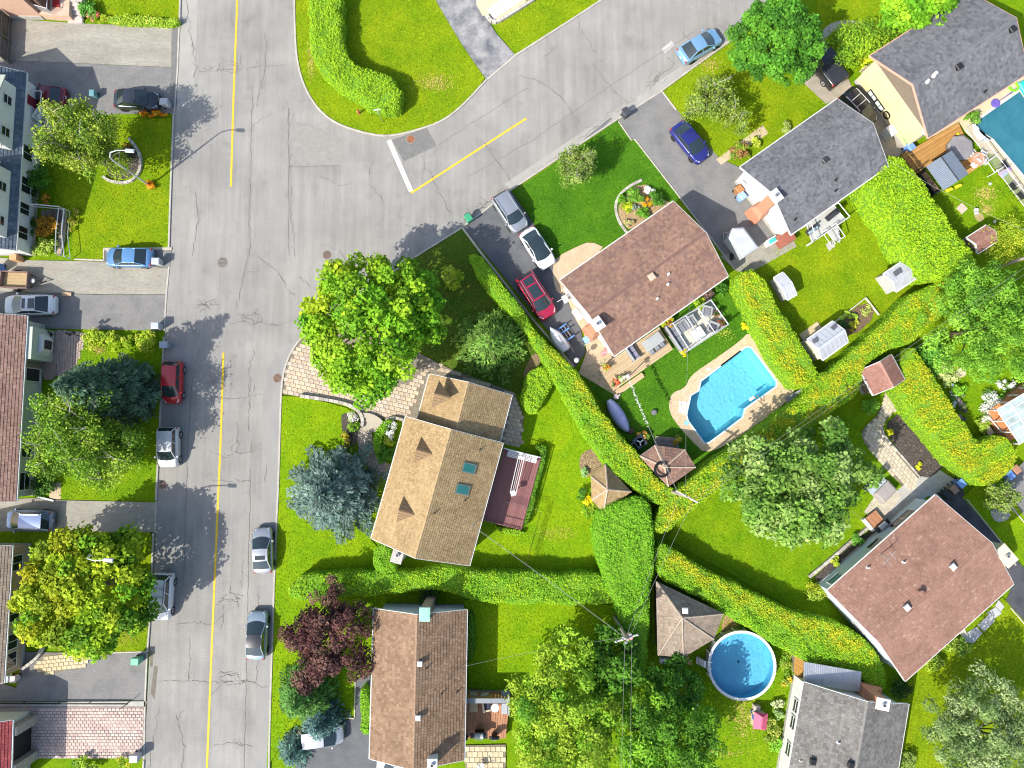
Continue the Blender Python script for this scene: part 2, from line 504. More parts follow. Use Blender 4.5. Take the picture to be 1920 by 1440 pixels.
LAWNS = [
 ('yellow', [(160, -60), (339, -60), (336, 47), (290, 47), (196, 42), (172, 26)]),
 ('yellow', [(100, 212), (240, 222), (322, 222), (320, 340), (315, 465), (195, 468), (195, 486), (138, 486), (132, 420), (100, 340)]),
 ('mid', [(158, 622), (306, 630), (298, 800), (292, 935), (114, 936), (96, 900), (85, 740), (140, 690)]),
 ('yellow', [(-40, 996), (280, 998), (288, 1010), (274, 1222), (205, 1224), (45, 1210), (44, 1026), (-40, 1026)]),
 ('yellow', chaikin([(553, -60), (553, 60), (560, 120), (574, 165), (598, 204), (631, 229), (680, 246), (727, 254), (780, 242), (830, 225), (866, 196), (910, 149), (905, 140), (860, 75), (805, -20), (790, -60)], 1)),
 ('yellow', [(908, 20), (1000, -60), (1170, -60), (1128, -1), (966, 102), (945, 75)]),
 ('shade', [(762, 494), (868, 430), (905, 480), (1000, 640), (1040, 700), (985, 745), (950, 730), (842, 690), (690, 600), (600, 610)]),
 ('bright', [(985, 745), (1040, 700), (1180, 905), (1115, 960), (1150, 1110), (870, 1115), (880, 1060), (942, 830), (975, 835), (982, 790)]),
 ('bright', [(528, 742), (560, 744), (610, 754), (650, 765), (668, 780), (676, 800), (668, 830), (672, 858), (692, 882), (722, 897), (720, 930), (695, 1012), (740, 1060), (740, 1100), (700, 1130), (660, 1300), (560, 1345), (500, 1440), (507, 1270), (513, 1150), (519, 1000), (524, 900)]),
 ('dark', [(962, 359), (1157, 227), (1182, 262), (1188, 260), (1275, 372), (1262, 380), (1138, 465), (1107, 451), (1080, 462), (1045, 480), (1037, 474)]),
 ('yellow', [(1243, 172), (1368, 81), (1500, 150), (1548, 194), (1395, 312), (1345, 292), (1268, 204)]),
 ('yellow', [(1482, 440), (1569, 395), (1625, 348), (1712, 440), (1745, 540), (1600, 650), (1530, 700), (1395, 520), (1382, 500), (1430, 485)]),
 ('mid', [(1740, 350), (1815, 290), (1835, 305), (1910, 400), (1850, 450), (1795, 460)]),
 ('mid', [(1560, 770), (1615, 812), (1640, 857), (1692, 912), (1640, 960), (1640, 1000), (1520, 1085), (1500, 1150), (1250, 1010), (1340, 880)]),
 ('bright', [(870, 1125), (1170, 1135), (1225, 1330), (1000, 1330), (960, 1300), (880, 1290)]),
 ('mid', [(1222, 1085), (1480, 1190), (1500, 1250), (1450, 1480), (1222, 1480)]),
 ('yellow', [(1690, 1290), (1770, 1200), (1880, 1120), (1990, 1240), (1990, 1500), (1680, 1500)]),
 ('mid', [(1740, 690), (1890, 690), (1870, 790), (1800, 830)]),
 ('yellow', [(1530, -60), (1830, -60), (1690, 60), (1560, 110), (1535, 40)]),
 ('bright', [(1805, 932), (1850, 890), (1880, 900), (1930, 985), (1880, 1020)]),
]
lawn_polys = []
for kd, pts in LAWNS:
 poly = G2(pts, .05)
 o = struct('lawn', MB().prism(poly, -.05, .05), LM[kd])
 lawn_polys.append((kd, poly))
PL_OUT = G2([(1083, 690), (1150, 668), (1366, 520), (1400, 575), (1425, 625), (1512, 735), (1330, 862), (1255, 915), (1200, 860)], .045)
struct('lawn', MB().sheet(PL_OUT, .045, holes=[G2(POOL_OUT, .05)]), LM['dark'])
def blades(kd, polys, dens, holes=()):
 Pn = []
 for poly in polys:
  P = sample_poly(poly, int(abs(area2(poly)) * dens))
  for h in holes: P = P[~inpoly(P, h)]
  Pn.append(P)
 P = np.concatenate(Pn); n = len(P)
 z = .05 + NR.random(n) * .03
 a, b = np.array(LC[kd][0]), np.array(LC[kd][1])
 w = np.clip(vnoise(P, 5.0, 3) * .5 + vnoise(P, 1.1, 4) * .4 + NR.normal(size=n) * .22 - .05, 0, 1)[:, None]
 C = (a * (1 - w) + b * w) * (1 + NR.normal(size=(n, 1)) * .16)
 N = NR.normal(size=(n, 3)) * .55 + np.array([0, 0, 1.0])
 L = Leaves().add(np.column_stack([P, z]), N, .10 + NR.random(n) * .09, C, A=.55)
 return kind(L.build('grass'))
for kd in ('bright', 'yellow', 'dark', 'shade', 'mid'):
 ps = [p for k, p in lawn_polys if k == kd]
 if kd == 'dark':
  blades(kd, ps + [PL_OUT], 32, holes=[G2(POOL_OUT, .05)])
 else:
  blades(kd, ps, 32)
DRY = mat('dry_turf', (.33, .26, .10), c2=(.24, .23, .05), rough=.95, scale=2.0, fine=.3, fscale=9)
def patch(pts, m, z=.054, name='dry_patch'):
 return struct(name, MB().sheet(G2(chaikin(pts, 2), z), z), m)
def drytuft(cx, cy, rx, ry, n, c=(.34, .27, .08), rot=0):
 q = NR.normal(size=(n, 2)) * .5
 ca, sa = math.cos(rot), math.sin(rot)
 P = np.array([tuple(G(cx + (u * rx * ca - v * ry * sa), cy + (u * rx * sa + v * ry * ca), .06)) for u, v in q])
 L = Leaves().add(P, NR.normal(size=(n, 3)) * .5 + [0, 0, 1], .16, np.array(c) * (1 + NR.normal(size=(n, 1)) * .2), A=.6)
 return kind(L.build('dry_grass'))
for a in [(815, 155, 34, 16, 420), (585, 110, 10, 34, 260), (1848, 363, 22, 14, 320), (1850, 392, 14, 12, 220), (1330, 120, 20, 14, 200), (1395, 1345, 26, 40, 500), (1330, 1412, 60, 8, 300), (1370, 1170, 20, 14, 260, (.36, .22, .09)),
          (1850, 470, 6, 6, 40), (1040, 1000, 40, 14, 220, (.28, .25, .04)), (1360, 625, 18, 10, 120, (.26, .3, .04)), (185, 655, 14, 10, 160), (695, 850, 6, 30, 120), (230, 1195, 30, 16, 200, (.3, .26, .04))]:
 drytuft(*a)
SAND = mat('bare_soil', (.42, .31, .17), c2=(.33, .25, .12), rough=.95, scale=3, fine=.2)
patch([(1826, 395), (1840, 398), (1846, 410), (1840, 417), (1828, 412)], SAND, name='bare_soil')
patch([(1357, 1150), (1378, 1155), (1385, 1180), (1365, 1200), (1352, 1190)], SAND, name='bare_soil')
# ---- driveways and paved areas
OLD = mat('old_asphalt', (.24, .225, .19), c2=(.33, .31, .26), rough=.95, scale=.6, fine=.12, fscale=6, bump=.2, stretch=(.4, 1, 1))
stains(OLD, .7)
ASP = mat('new_asphalt', (.10, .105, .115), c2=(.135, .138, .145), rough=.9, scale=.7, fine=.1, fscale=9, bump=.2)
ASPM = mat('worn_asphalt', (.15, .148, .145), c2=(.22, .215, .205), rough=.93, scale=.6, fine=.12, fscale=8, bump=.2)
stains(ASPM, .6, dark=.72)
BLK = mat('black_asphalt', (.045, .046, .055), c2=(.085, .085, .095), rough=.85, scale=.7, fine=.15, fscale=9, bump=.2)
STRK = mat('streaky_asphalt', (.11, .113, .13), c2=(.33, .325, .315), rough=.93, scale=.8, fine=.15, fscale=7)
GRAV = mat('pale_gravel', (.36, .32, .25), c2=(.28, .25, .20), rough=.95, scale=1, fine=.15, fscale=9)
def drive(pts, m, z=.03, name='driveway', smooth=0):
 if smooth: pts = chaikin(pts, smooth)
 return struct(name, MB().sheet(G2(pts, z), z), m)
drive([(-60, 30), (30, 36), (150, 44), (338, 50), (333, 128), (322, 126), (140, 118), (-60, 110)], OLD)
drive([(-60, 110.5), (140, 118.5), (322, 126.5), (333, 128.5), (327, 216), (318, 212), (60, 218), (-60, 200)], ASPM, .034)
drive([(195, 468), (322, 468), (318, 503), (195, 490)], ASPM)
drive([(-60, 478), (60, 488), (195, 490.5), (318, 503.5), (312, 552), (200, 552), (-60, 545)], OLD)
drive([(-60, 546), (200, 553), (312, 553), (308, 620), (85, 616), (50, 640), (-60, 640)], ASPM, .036)
drive([(60, 934), (114, 938), (292, 942), (291, 998), (-60, 1000), (-60, 940)], OLD)
drive([(-60, 1260), (30, 1290), (45, 1222), (205, 1226), (276, 1224), (272, 1313), (-60, 1316)], ASPM)
drive([(870, 427), (958, 358), (968, 372), (1040, 478), (1060, 560), (1085, 600), (1098, 660), (1078, 690), (1060, 660)], ASP)
drive([(1158, 226), (1241, 171), (1270, 206), (1348, 296), (1395, 318), (1486, 446), (1380, 508), (1275, 372), (1190, 262), (1184, 264)], ASPM)
drive([(800, -60), (880, -60), (897, 10), (930, 62), (967, 104), (912, 149), (862, 78), (815, 0)], STRK)
drive([(1490, 148), (1535, 60), (1562, 85), (1600, 168), (1660, 225), (1705, 280), (1665, 305), (1640, 250), (1572, 185), (1548, 195)], GRAV)
drive([(1765, 935), (1800, 905), (1812, 935), (1880, 1020), (1960, 1110), (1960, 1250), (1890, 1160), (1885, 1130), (1900, 1092)], BLK)
drive([(1880, 905), (1925, 860), (1990, 930), (1960, 1010), (1930, 985)], ASPM)
drive([(1880, 1440), (1925, 1330), (1990, 1270), (1990, 1480)], BLK)
drive([(530, 1480), (575, 1400), (640, 1352), (664, 1348), (667, 1275), (692, 1262), (730, 1480)], ASP)
BLIP = mat('tan_terrace', (.52, .43, .27), c2=(.58, .49, .33), rough=.9, scale=1.2, fine=.06)
struct('terrace', MB().sheet(G2([(1735, 262), (1900, 150), (1960, 90), (2120, 330), (1990, 470), (1925, 374), (1890, 324), (1872, 292), (1850, 286), (1830, 268), (1812, 250), (1800, 232)], .07), .07, holes=[G2(POOL2_IN, .0)]), BLIP)
struct('terrace', MB().sheet(G2([(897, -60), (1010, -60), (985, 5), (928, 42), (915, 28), (905, 30), (893, 8)], .08), .08), BLIP)
TANP = mat('tan_paving', (.46, .35, .22), c2=(.52, .42, .29), rough=.9, scale=1, fine=.12, fscale=10, bump=.3, bscale=18)
drive([(1036, 500), (1045, 481), (1080, 463), (1107, 452), (1138, 466), (1055, 528), (1064, 548), (1046, 552), (1037, 525)], TANP, .056, 'footpath', 1)
drive([(1058, 548), (1070, 545), (1165, 680), (1160, 745), (1085, 700), (1100, 660), (1095, 625), (1080, 600)], TANP, .06, 'footpath')
drive([(1642, 950), (1700, 905), (1760, 880), (1800, 905), (1765, 935), (1740, 930), (1640, 1005)], CONC, .06, 'patio')
drive([(1620, 960), (1660, 900), (1690, 930), (1650, 985)], mat('sandy_slab', (.46, .41, .32), rough=.9, var=.15), .064, 'patio')
drive([(1350, 480), (1486, 446), (1494, 462), (1400, 515), (1380, 507)], OLD, .058, 'driveway')
def strip(pts, m, z=.004, name='road_patch'):
 return struct(name, MB().sheet(G2(pts, z), z), m)
PALE = mat('pale_concrete_strip', (.29, .28, .255), c2=(.34, .33, .30), rough=.95, scale=.8, fine=.1, stretch=(1, .5, 1))
strip([(341, -60), (371, -60), (370, 40), (366, 120), (362, 180), (330, 216), (337, 100)], PALE)
strip([(541, 225), (590, 235), (640, 262), (642, 310), (541, 310)], mat('road_cut', (.255, .245, .225), var=.1, rough=.95))
strip([(735, 262), (800, 240), (818, 272), (756, 302)], mat('road_dark_cut', (.165, .162, .155), var=.12, rough=.95))
strip([(481, 1280), (491, 900), (492, 745), (503, 690), (530, 650), (556, 640), (540, 668), (530, 703), (525, 760), (521, 900), (514, 1090), (505, 1440), (478, 1440)], mat('kerb_lane_asphalt', (.235, .232, .222), c2=(.285, .28, .265), rough=.95, scale=.6, fine=.1, stretch=(1, .4, 1)))
strip([(960, 357), (1157, 225), (1240, 172), (1368, 80), (1352, 72), (1225, 160), (1140, 215), (945, 345)], PALE)
strip([(296, 1250), (289, 1248), (282, 1300), (290, 1312)], mat('dirty_gutter', (.16, .145, .115), var=.2, rough=.95))
strip([(281, 1220), (288, 1224), (286, 1250), (281, 1250)], mat('dirty_gutter', (.16, .145, .115)))
strip([(322, 52), (336, 52), (330, 210), (319, 210)], mat('road_dark_cut', (.165, .162, .155)), .038, 'driveway_apron')
strip(chaikin([(1090, 266), (1112, 246), (1145, 219), (1149, 223), (1118, 250), (1094, 268)], 2), mat('wet_gutter', (.15, .15, .15), var=.2, rough=.6), .008)
YEL = mat('yellow_paint', (.62, .42, .03), rough=.7, var=.12, scale=3, fine=.1)
WPT = mat('white_road_paint', (.66, .65, .62), rough=.75, var=.12, scale=3)
YP = [[(449, -120), (445, 0), (438, 180), (433, 350)], [(419, 661), (414, 820), (408, 960), (401, 1120), (388, 1440), (383, 1560)], [(771, 362), (880, 291), (987, 222)]]
for p in YP:
 struct('road_marking', MB().ribbon(G2(p), .19, .012), YEL)
struct('road_marking', MB().ribbon(G2([(729, 263), (771, 359)]), .42, .012), WPT)
struct('road_marking', MB().ribbon(G2([(1243, 96), (1262, 80)]), .5, .008), mat('worn_paint', (.42, .41, .39), var=.15))
def wiggle(px, step=5, amp=1.9):
 out = []
 for i in range(len(px) - 1):
  a, b = px[i], px[i + 1]
  n = max(2, int(math.hypot(b[0] - a[0], b[1] - a[1]) / step))
  for k in range(n):
   t = k / n
   j = 0 if (i == 0 and k == 0) else 1
   out.append((a[0] + (b[0] - a[0]) * t + rnd.gauss(0, amp) * j, a[1] + (b[1] - a[1]) * t + rnd.gauss(0, amp) * j))
 out.append(px[-1])
 return out
CR = [[(375, 135), (430, 130), (480, 126), (535, 122)], [(473, 160), (470, 300), (467, 480)], [(542, 203), (544, 300), (547, 400), (552, 482)], [(790, 290), (808, 330), (830, 372), (845, 402)], [(868, 412), (900, 392), (935, 364)], [(870, 418), (905, 385), (925, 372), (944, 350)],
      [(1080, 265), (1118, 235), (1150, 212), (1200, 176)], [(1100, 255), (1140, 214), (1165, 200)], [(1208, 166), (1228, 146), (1262, 126), (1268, 118), (1250, 108)], [(1215, 170), (1240, 140), (1225, 150)], [(445, 588), (475, 600), (520, 612), (548, 600)], [(452, 596), (480, 586), (500, 600), (470, 610), (452, 596)],
      [(480, 650), (466, 695), (467, 810)], [(390, 845), (420, 858), (440, 850), (478, 846)], [(333, 1170), (365, 1168), (397, 1170)], [(297, 1277), (355, 1276), (400, 1280), (440, 1278), (480, 1279)], [(357, 1193), (353, 1277)], [(400, 1170), (420, 1150), (418, 1135)], [(412, 1268), (440, 1262), (460, 1280), (430, 1286), (412, 1270)],
      [(400, 1398), (440, 1392), (458, 1398)], [(330, 1340), (345, 1400), (340, 1440)], [(455, 1050), (452, 1100)], [(405, 560), (370, 572), (395, 580), (372, 562)], [(490, 740), (440, 748), (400, 745)], [(350, 600), (372, 628), (365, 700)], [(470, 900), (440, 905), (400, 900)], [(360, 480), (372, 420), (365, 350)],
      [(1010, 150), (1060, 190), (1090, 240)], [(1110, 120), (1150, 170), (1180, 195)], [(900, 260), (930, 300), (960, 345)], [(1280, 60), (1300, 90)], [(1000, 330), (1030, 300), (1070, 280)], [(700, 300), (690, 340), (720, 380)], [(600, 330), (640, 350), (660, 340)], [(560, 520), (610, 560), (600, 590)], [(480, 482), (520, 510), (552, 560)],
      [(480, 200), (500, 120), (497, 60)], [(600, 460), (640, 470), (650, 500)], [(465, 480), (452, 540), (440, 580)], [(297, 1330), (283, 1400), (280, 1440)], [(350, 0), (366, 130), (362, 145)], [(1090, 60), (1120, 100)], [(1020, 110), (1050, 80)], [(482, 1100), (486, 1180), (480, 1290)], [(500, 870), (497, 905)], [(445, 790), (448, 835), (441, 850)], [(760, 420), (800, 440), (820, 425)]]
cb = MB()
for c in CR:
 p = wiggle(c)
 cb.ribbon(G2(p), [max(.008, rnd.gauss(.026, .014)) for _ in p], .016)
 if rnd.random() < .8:
  k = rnd.randrange(1, len(p) - 1)
  q = wiggle([p[k], (p[k][0] + rnd.gauss(0, 16), p[k][1] + rnd.gauss(0, 16))])
  cb.ribbon(G2(q), .026, .016)
for (cx, cy, r) in ((478, 600, 22), (435, 1120, 20), (432, 1278, 22), (388, 568, 16), (1225, 150, 16), (905, 388, 14), (410, 130, 14), (455, 126, 14)):
 for _ in range(9):
  a = rnd.uniform(0, 6.28)
  p0 = (cx + rnd.gauss(0, r * .5), cy + rnd.gauss(0, r * .3))
  q = wiggle([p0, (p0[0] + rnd.gauss(0, r * .6), p0[1] + rnd.gauss(0, r * .4))], 4, 1.2)
  cb.ribbon(G2(q), .03, .016)
kind(cb.build('road_cracks', mat('crack_dark', (.125, .118, .106), var=.2, rough=1)))  # thin dark ribbons, the cracks' own tone
cb = MB()
for c in ([(541, 203), (541, 312), (542, 480)], [(541, 312), (640, 311)], [(360, 700), (350, 900), (344, 1100)], [(756, 303), (820, 272), (990, 165)], [(470, 880), (466, 1040), (458, 1440)], [(880, 330), (1000, 262), (1160, 150), (1300, 60)]):
 cb.ribbon(G2(wiggle(c, 14, .8)), .05, .014)
kind(cb.build('road_seams', mat('seam_sealant', (.17, .165, .155), var=.2, rough=.95)))
# ---- kerbs
KERB = mat('kerb_concrete', (.34, .32, .27), c2=(.46, .435, .375), rough=.9, scale=1.2, fine=.14)
KERBS = [[(340, -60), (337, 47)], [(326, 214), (321, 340), (317, 468)], [(308, 632), (300, 800), (293, 938)], [(288, 1000), (283, 1140), (277, 1222)], [(270, 1425), (262, 1560)],
         [(505, 1560), (504, 1440), (511, 1200), (518, 1000), (523, 900), (527, 745), (531, 703), (541, 670), (556, 644), (574, 626), (660, 565), (757, 495), (868, 426)],
         [(957, 357), (1157, 224)], [(1241, 170), (1367, 78), (1478, 0), (1620, -100)], [(1240, -80), (1130, 0), (965, 105)],
         [(912, 150), (868, 198), (830, 228), (780, 245), (727, 257), (680, 249), (630, 232), (597, 206), (572, 166), (558, 120), (553, 60), (552, -60)]]
for k in KERBS:
 struct('kerb', MB().sweep(G2(chaikin(k, 2, False)), .17, -.05, .11), KERB)
LOWK = [[(336, 48), (333, 128), (327, 214)], [(317, 500), (312, 552), (308, 620)], [(293, 940), (291, 998)], [(276, 1224), (272, 1313), (270, 1424)], [(868, 426), (957, 357)], [(1157, 224), (1241, 170)], [(912, 150), (965, 105)]]
for k in LOWK:
 struct('kerb', MB().sweep(G2(k), .17, -.05, .045), KERB)
EDGE = mat('edging_concrete', (.44, .40, .33), rough=.9, var=.14)
for w, h, k in [(.2, .10, [(868, 428), (905, 478), (1000, 600), (1076, 688)]), (.12, .09, [(1160, 228), (1184, 263), (1190, 261), (1276, 372), (1378, 505)]), (.14, .1, [(1242, 172), (1268, 206)]), (.14, .09, [(275, 1222), (206, 1224)]), (.12, .1, [(665, 1345), (666, 1278)]), (.12, .1, [(612, 1345), (664, 1347)]),
             (.1, .1, [(1812, 935), (1880, 1020), (1905, 1060)]), (.1, .1, [(1895, 1140), (1960, 1215)]), (.12, .1, [(1855, 900), (1925, 985)]), (.25, .09, [(196, 467), (322, 466)]), (.14, .1, [(140, 486), (195, 488)]), (.14, .1, [(195, 488), (195, 466)])]:
 struct('kerb', MB().sweep(G2(k, .05), w, -.03, h), EDGE)
# ---- paving stones, each its own piece
def stone_mesh(w, h, t, c):
 mb = MB(); g = .012
 mb.loft([[(-w / 2, -h / 2, 0), (w / 2, -h / 2, 0), (w / 2, h / 2, 0), (-w / 2, h / 2, 0)], [(-w / 2, -h / 2, t - g), (w / 2, -h / 2, t - g), (w / 2, h / 2, t - g), (-w / 2, h / 2, t - g)],
             [(-w / 2 + g, -h / 2 + g, t), (w / 2 - g, -h / 2 + g, t), (w / 2 - g, h / 2 - g, t), (-w / 2 + g, h / 2 - g, t)]], cap0=False)
 me = bpy.data.meshes.new('paver'); me.from_pydata(mb.v, [], mb.f); me.materials.append(STN)
 at = me.color_attributes.new('tint', 'FLOAT_COLOR', 'POINT')
 at.data.foreach_set('color', np.tile(np.array([*c, 1], np.float32), (len(mb.v), 1)).ravel())
 return me
def pavers(base, poly, ang, pw, ph, z, pal, skip=None, limit=300, joint=.03):
 """running-bond stones over a polygon (world xy); children of base."""
 ca, sa = math.cos(ang), math.sin(ang)
 loc = [(x * ca + y * sa, -x * sa + y * ca) for x, y in poly]
 lo = np.min(loc, 0); hi = np.max(loc, 0)
 meshes = [stone_mesh(pw - joint, ph - joint, .035, c) for c in pal]
 cells = []
 r = 0; y = lo[1]
 while y < hi[1]:
  x = lo[0] + (pw * .5 if r % 2 else 0)
  while x < hi[0]:
   cells.append((x + pw / 2, y + ph / 2)); x += pw
  y += ph; r += 1
 C = np.array(cells)
 ok = inpoly(C, loc) & (edgedist(C, loc) > min(pw, ph) * .3)
 C = C[ok]
 W = np.column_stack([C[:, 0] * ca - C[:, 1] * sa, C[:, 0] * sa + C[:, 1] * ca])
 if skip is not None: W = W[~skip(W)]
 order = list(range(len(W))); rnd.shuffle(order)
 bl = tot_loc(base)
 for i in order[:limit]:
  o = bpy.data.objects.new('paver', meshes[rnd.randrange(len(meshes))]); col.objects.link(o)
  o.parent = base; o.location = (W[i][0] - bl.x, W[i][1] - bl.y, z + rnd.uniform(-.006, .006) - bl.z); o.rotation_euler = (rnd.gauss(0, .008), rnd.gauss(0, .008), ang)
 rest = order[limit:]
 if rest:
  V = []; Cc = []
  for i in rest:
   x, y = W[i]; a, b = (pw - joint) / 2, (ph - joint) / 2; zz = z + .03 + rnd.uniform(-.006, .006)
   V += [(x + u * ca - v * sa - bl.x, y + u * sa + v * ca - bl.y, zz - bl.z) for u, v in ((-a, -b), (a, -b), (a, b), (-a, b))]
   Cc.append(pal[rnd.randrange(len(pal))])
  me = npmesh('pavers', np.array(V), len(rest), 4, STN, np.array(Cc))
  o = bpy.data.objects.new('small_pavers', me); col.objects.link(o); o.parent = base; o['kind'] = 'stuff'
 return len(W)
JOINT = mat('paver_joint', (.21, .18, .135), rough=1, var=.2, scale=4)
TANPAL = [(.47, .38, .27), (.50, .42, .32), (.44, .355, .26), (.52, .43, .30), (.42, .345, .265), (.48, .40, .32)]
CDR = [(529, 739), (532, 703), (542, 671), (557, 646), (575, 629), (650, 590), (840, 690), (965, 736), (981, 780), (979, 842), (940, 834), (762, 790), (735, 784), (712, 786), (686, 781), (672, 768), (650, 760), (610, 751), (560, 742)]
def tree_cover(W):      # stones wholly under the big maple
 c = G(700, 612, 5)
 return np.hypot(W[:, 0] - c.x, W[:, 1] - c.y) < 5.0
cdr = drive(CDR, JOINT, .03)
n1 = pavers(cdr, G2(CDR, .03), math.radians(-13), .52, .37, .032, TANPAL, skip=lambda W: tree_cover(W) | inpoly(W, G2([(805, 690), (958, 740), (940, 832), (762, 784)], .03)))
def curved_walk(cl, width, step, across, pal, name='footpath'):
 pts = G2(chaikin(cl, 3, False), .03)
 Lc = [0]
 for i in range(1, len(pts)): Lc.append(Lc[-1] + math.dist(pts[i], pts[i - 1]))
 def at(s):
  for i in range(1, len(pts)):
   if Lc[i] >= s or i == len(pts) - 1:
    t = (s - Lc[i - 1]) / max(Lc[i] - Lc[i - 1], 1e-6)
    a, b = Vector(pts[i - 1]), Vector(pts[i])
    tg = (b - a).normalized()
    return a + (b - a) * t, Vector((-tg.y, tg.x))
 base = struct(name, MB().ribbon(pts, width, .03), JOINT)
 n = int(Lc[-1] / step); g = .018
 for r in range(n):
  off = (width / across / 2) if r % 2 else 0
  for k in range(across + (1 if off else 0)):
   a0 = max(-width / 2, -width / 2 + k * width / across - off); a1 = min(width / 2, a0 + width / across if not (off and k == 0) else -width / 2 + off)
   if a1 - a0 < .1: continue
   (p, q), (u, v) = at(r * step + g), at((r + 1) * step - g)
   P = [p + q * (a0 + g), p + q * (a1 - g), u + v * (a1 - g), u + v * (a0 + g)]
   if area2([(t.x, t.y) for t in P]) < 0: P = P[::-1]
   m = MB(); z = .065 + rnd.uniform(-.005, .005)
   m.hexa([(t.x, t.y, .03) for t in P] + [(t.x, t.y, z) for t in P])
   o = m.build('paver', STN, base)
   c = pal[rnd.randrange(len(pal))]
   atr = o.data.color_attributes.new('tint', 'FLOAT_COLOR', 'POINT')
   atr.data.foreach_set('color', np.tile(np.array([*c, 1], np.float32), (8, 1)).ravel())
 return base
GREYPAL = [(.36, .31, .25), (.40, .34, .27), (.33, .29, .24), (.38, .33, .27)]
curved_walk([(682, 799), (684, 820), (686, 842), (696, 862), (712, 876), (731, 888)], 1.38, .36, 4, GREYPAL)
CREAM = [(.50, .43, .31), (.54, .47, .34), (.46, .40, .29), (.52, .45, .35)]
CP = chaikin([(1662, 725), (1650, 775), (1618, 803), (1615, 822), (1640, 857), (1695, 915), (1716, 922), (1726, 897), (1688, 850), (1661, 818), (1654, 800), (1668, 778), (1686, 768), (1680, 728)], 1)
cpb = drive(CP, JOINT, .055, 'footpath')
pavers(cpb, G2(CP, .055), math.radians(-50), .42, .34, .057, CREAM)
PK = [(-60, 1324), (272, 1326), (268, 1422), (150, 1422), (-60, 1422)]
pkb = drive(PK, mat('pink_joint', (.30, .24, .21), rough=1, var=.15), .032)
pavers(pkb, G2(PK, .032), 0, .36, .27, .034, [(.50, .385, .335), (.53, .42, .36), (.46, .35, .31), (.54, .44, .39)], joint=.04)
strip([(-60, 1317), (275, 1315), (273, 1325), (-60, 1324)], CONC, .045, 'driveway_border')
PW = chaikin([(84, 618), (164, 622), (160, 640), (150, 675), (140, 695), (84, 712)], 1)
pwb = drive(PW, mat('brown_joint', (.24, .19, .17), rough=1, var=.15), .045, 'footpath')
pavers(pwb, G2(PW, .045), math.pi / 2, .34, .24, .047, [(.40, .31, .27), (.37, .285, .25), (.43, .34, .29)], joint=.035)
YS = chaikin([(60, 1254), (78, 1232), (82, 1224), (170, 1222), (168, 1236), (155, 1255), (128, 1256), (100, 1264), (78, 1267)], 1)
ysb = drive(YS, JOINT, .045, 'footpath')
pavers(ysb, G2(YS, .045), .1, .44, .33, .047, [(.55, .45, .27), (.58, .48, .31), (.52, .43, .27)])
BP = [(866, 1398), (948, 1396), (948, 1480), (880, 1480)]
bpb = drive(BP, JOINT, .045, 'patio')
pavers(bpb, G2(BP, .045), 0, .46, .46, .047, [(.50, .42, .27), (.54, .46, .31), (.46, .39, .26)], joint=.04)
drive([(1343, 299), (1430, 234), (1441, 250), (1352, 309)], TANP, .058, 'footpath')
drive([(1537, 66), (1552, 46), (1580, 37), (1612, 40), (1645, 52), (1640, 62), (1610, 52), (1582, 50), (1562, 57), (1548, 74)], CONC, .058, 'footpath', 1)
drive([(1855, 960), (1868, 952), (1896, 962), (1890, 975), (1868, 981)], CONC, .058, 'stone_patch', 1)
drive([(94, 905), (114, 905), (114, 936), (92, 936)], TANP, .055, 'footpath')
MUL = mat('dark_mulch', (.055, .043, .036), c2=(.10, .085, .075), rough=1, scale=6, fine=.4, fscale=12, bump=.8, bscale=16)
def bed(pts, m=MUL, z=.075, n=0, pal=((.16, .13, .11), (.05, .04, .035))):
 p = G2(chaikin(pts, 1), z)
 o = struct('flower_bed', MB().prism(p, -.03, z), m)
 if n:
  P = sample_poly(p, n); k = len(P); w = NR.random((k, 1))
  L = Leaves().add(np.column_stack([P, np.full(k, z + .02)]), NR.normal(size=(k, 3)) * .5 + [0, 0, 1], .1 + NR.random(k) * .08, np.array(pal[0]) * w + np.array(pal[1]) * (1 - w), A=.5)
  kind(L.build('mulch_chips'))
 return o
bed([(1656, 801), (1690, 770), (1708, 790), (1775, 868), (1748, 895), (1727, 895), (1690, 850)], n=1500)
RED = mat('brown_mulch', (.20, .14, .085), c2=(.27, .20, .12), rough=1, scale=5, fine=.3, bump=.6, bscale=16)
bed([(1160, 380), (1202, 338), (1235, 370), (1270, 385), (1185, 436), (1160, 410)], mat('tan_mulch', (.40, .28, .15), c2=(.32, .22, .12), rough=1, scale=5, fine=.3), n=300, pal=((.5, .36, .2), (.3, .2, .1)))
bed([(1085, 865), (1092, 848), (1118, 838), (1135, 868), (1110, 892), (1092, 896)], RED, n=700, pal=((.42, .33, .2), (.2, .13, .08)))
bed([(985, 690), (1000, 660), (1018, 670), (1005, 690), (980, 712)], RED, n=150, pal=((.3, .2, .12), (.2, .13, .08)))
bed([(202, 300), (250, 268), (262, 300), (258, 322), (232, 338), (200, 330)], n=300)
bed([(1565, 612), (1622, 561), (1645, 590), (1598, 634)], mat('vegetable_soil', (.13, .085, .055), c2=(.17, .11, .075), rough=1, scale=4, fine=.3))
bed([(1523, 1080), (1640, 985), (1650, 1000), (1540, 1092)], n=200)
bed([(640, 772), (668, 782), (672, 830), (650, 850), (640, 800)], n=60)
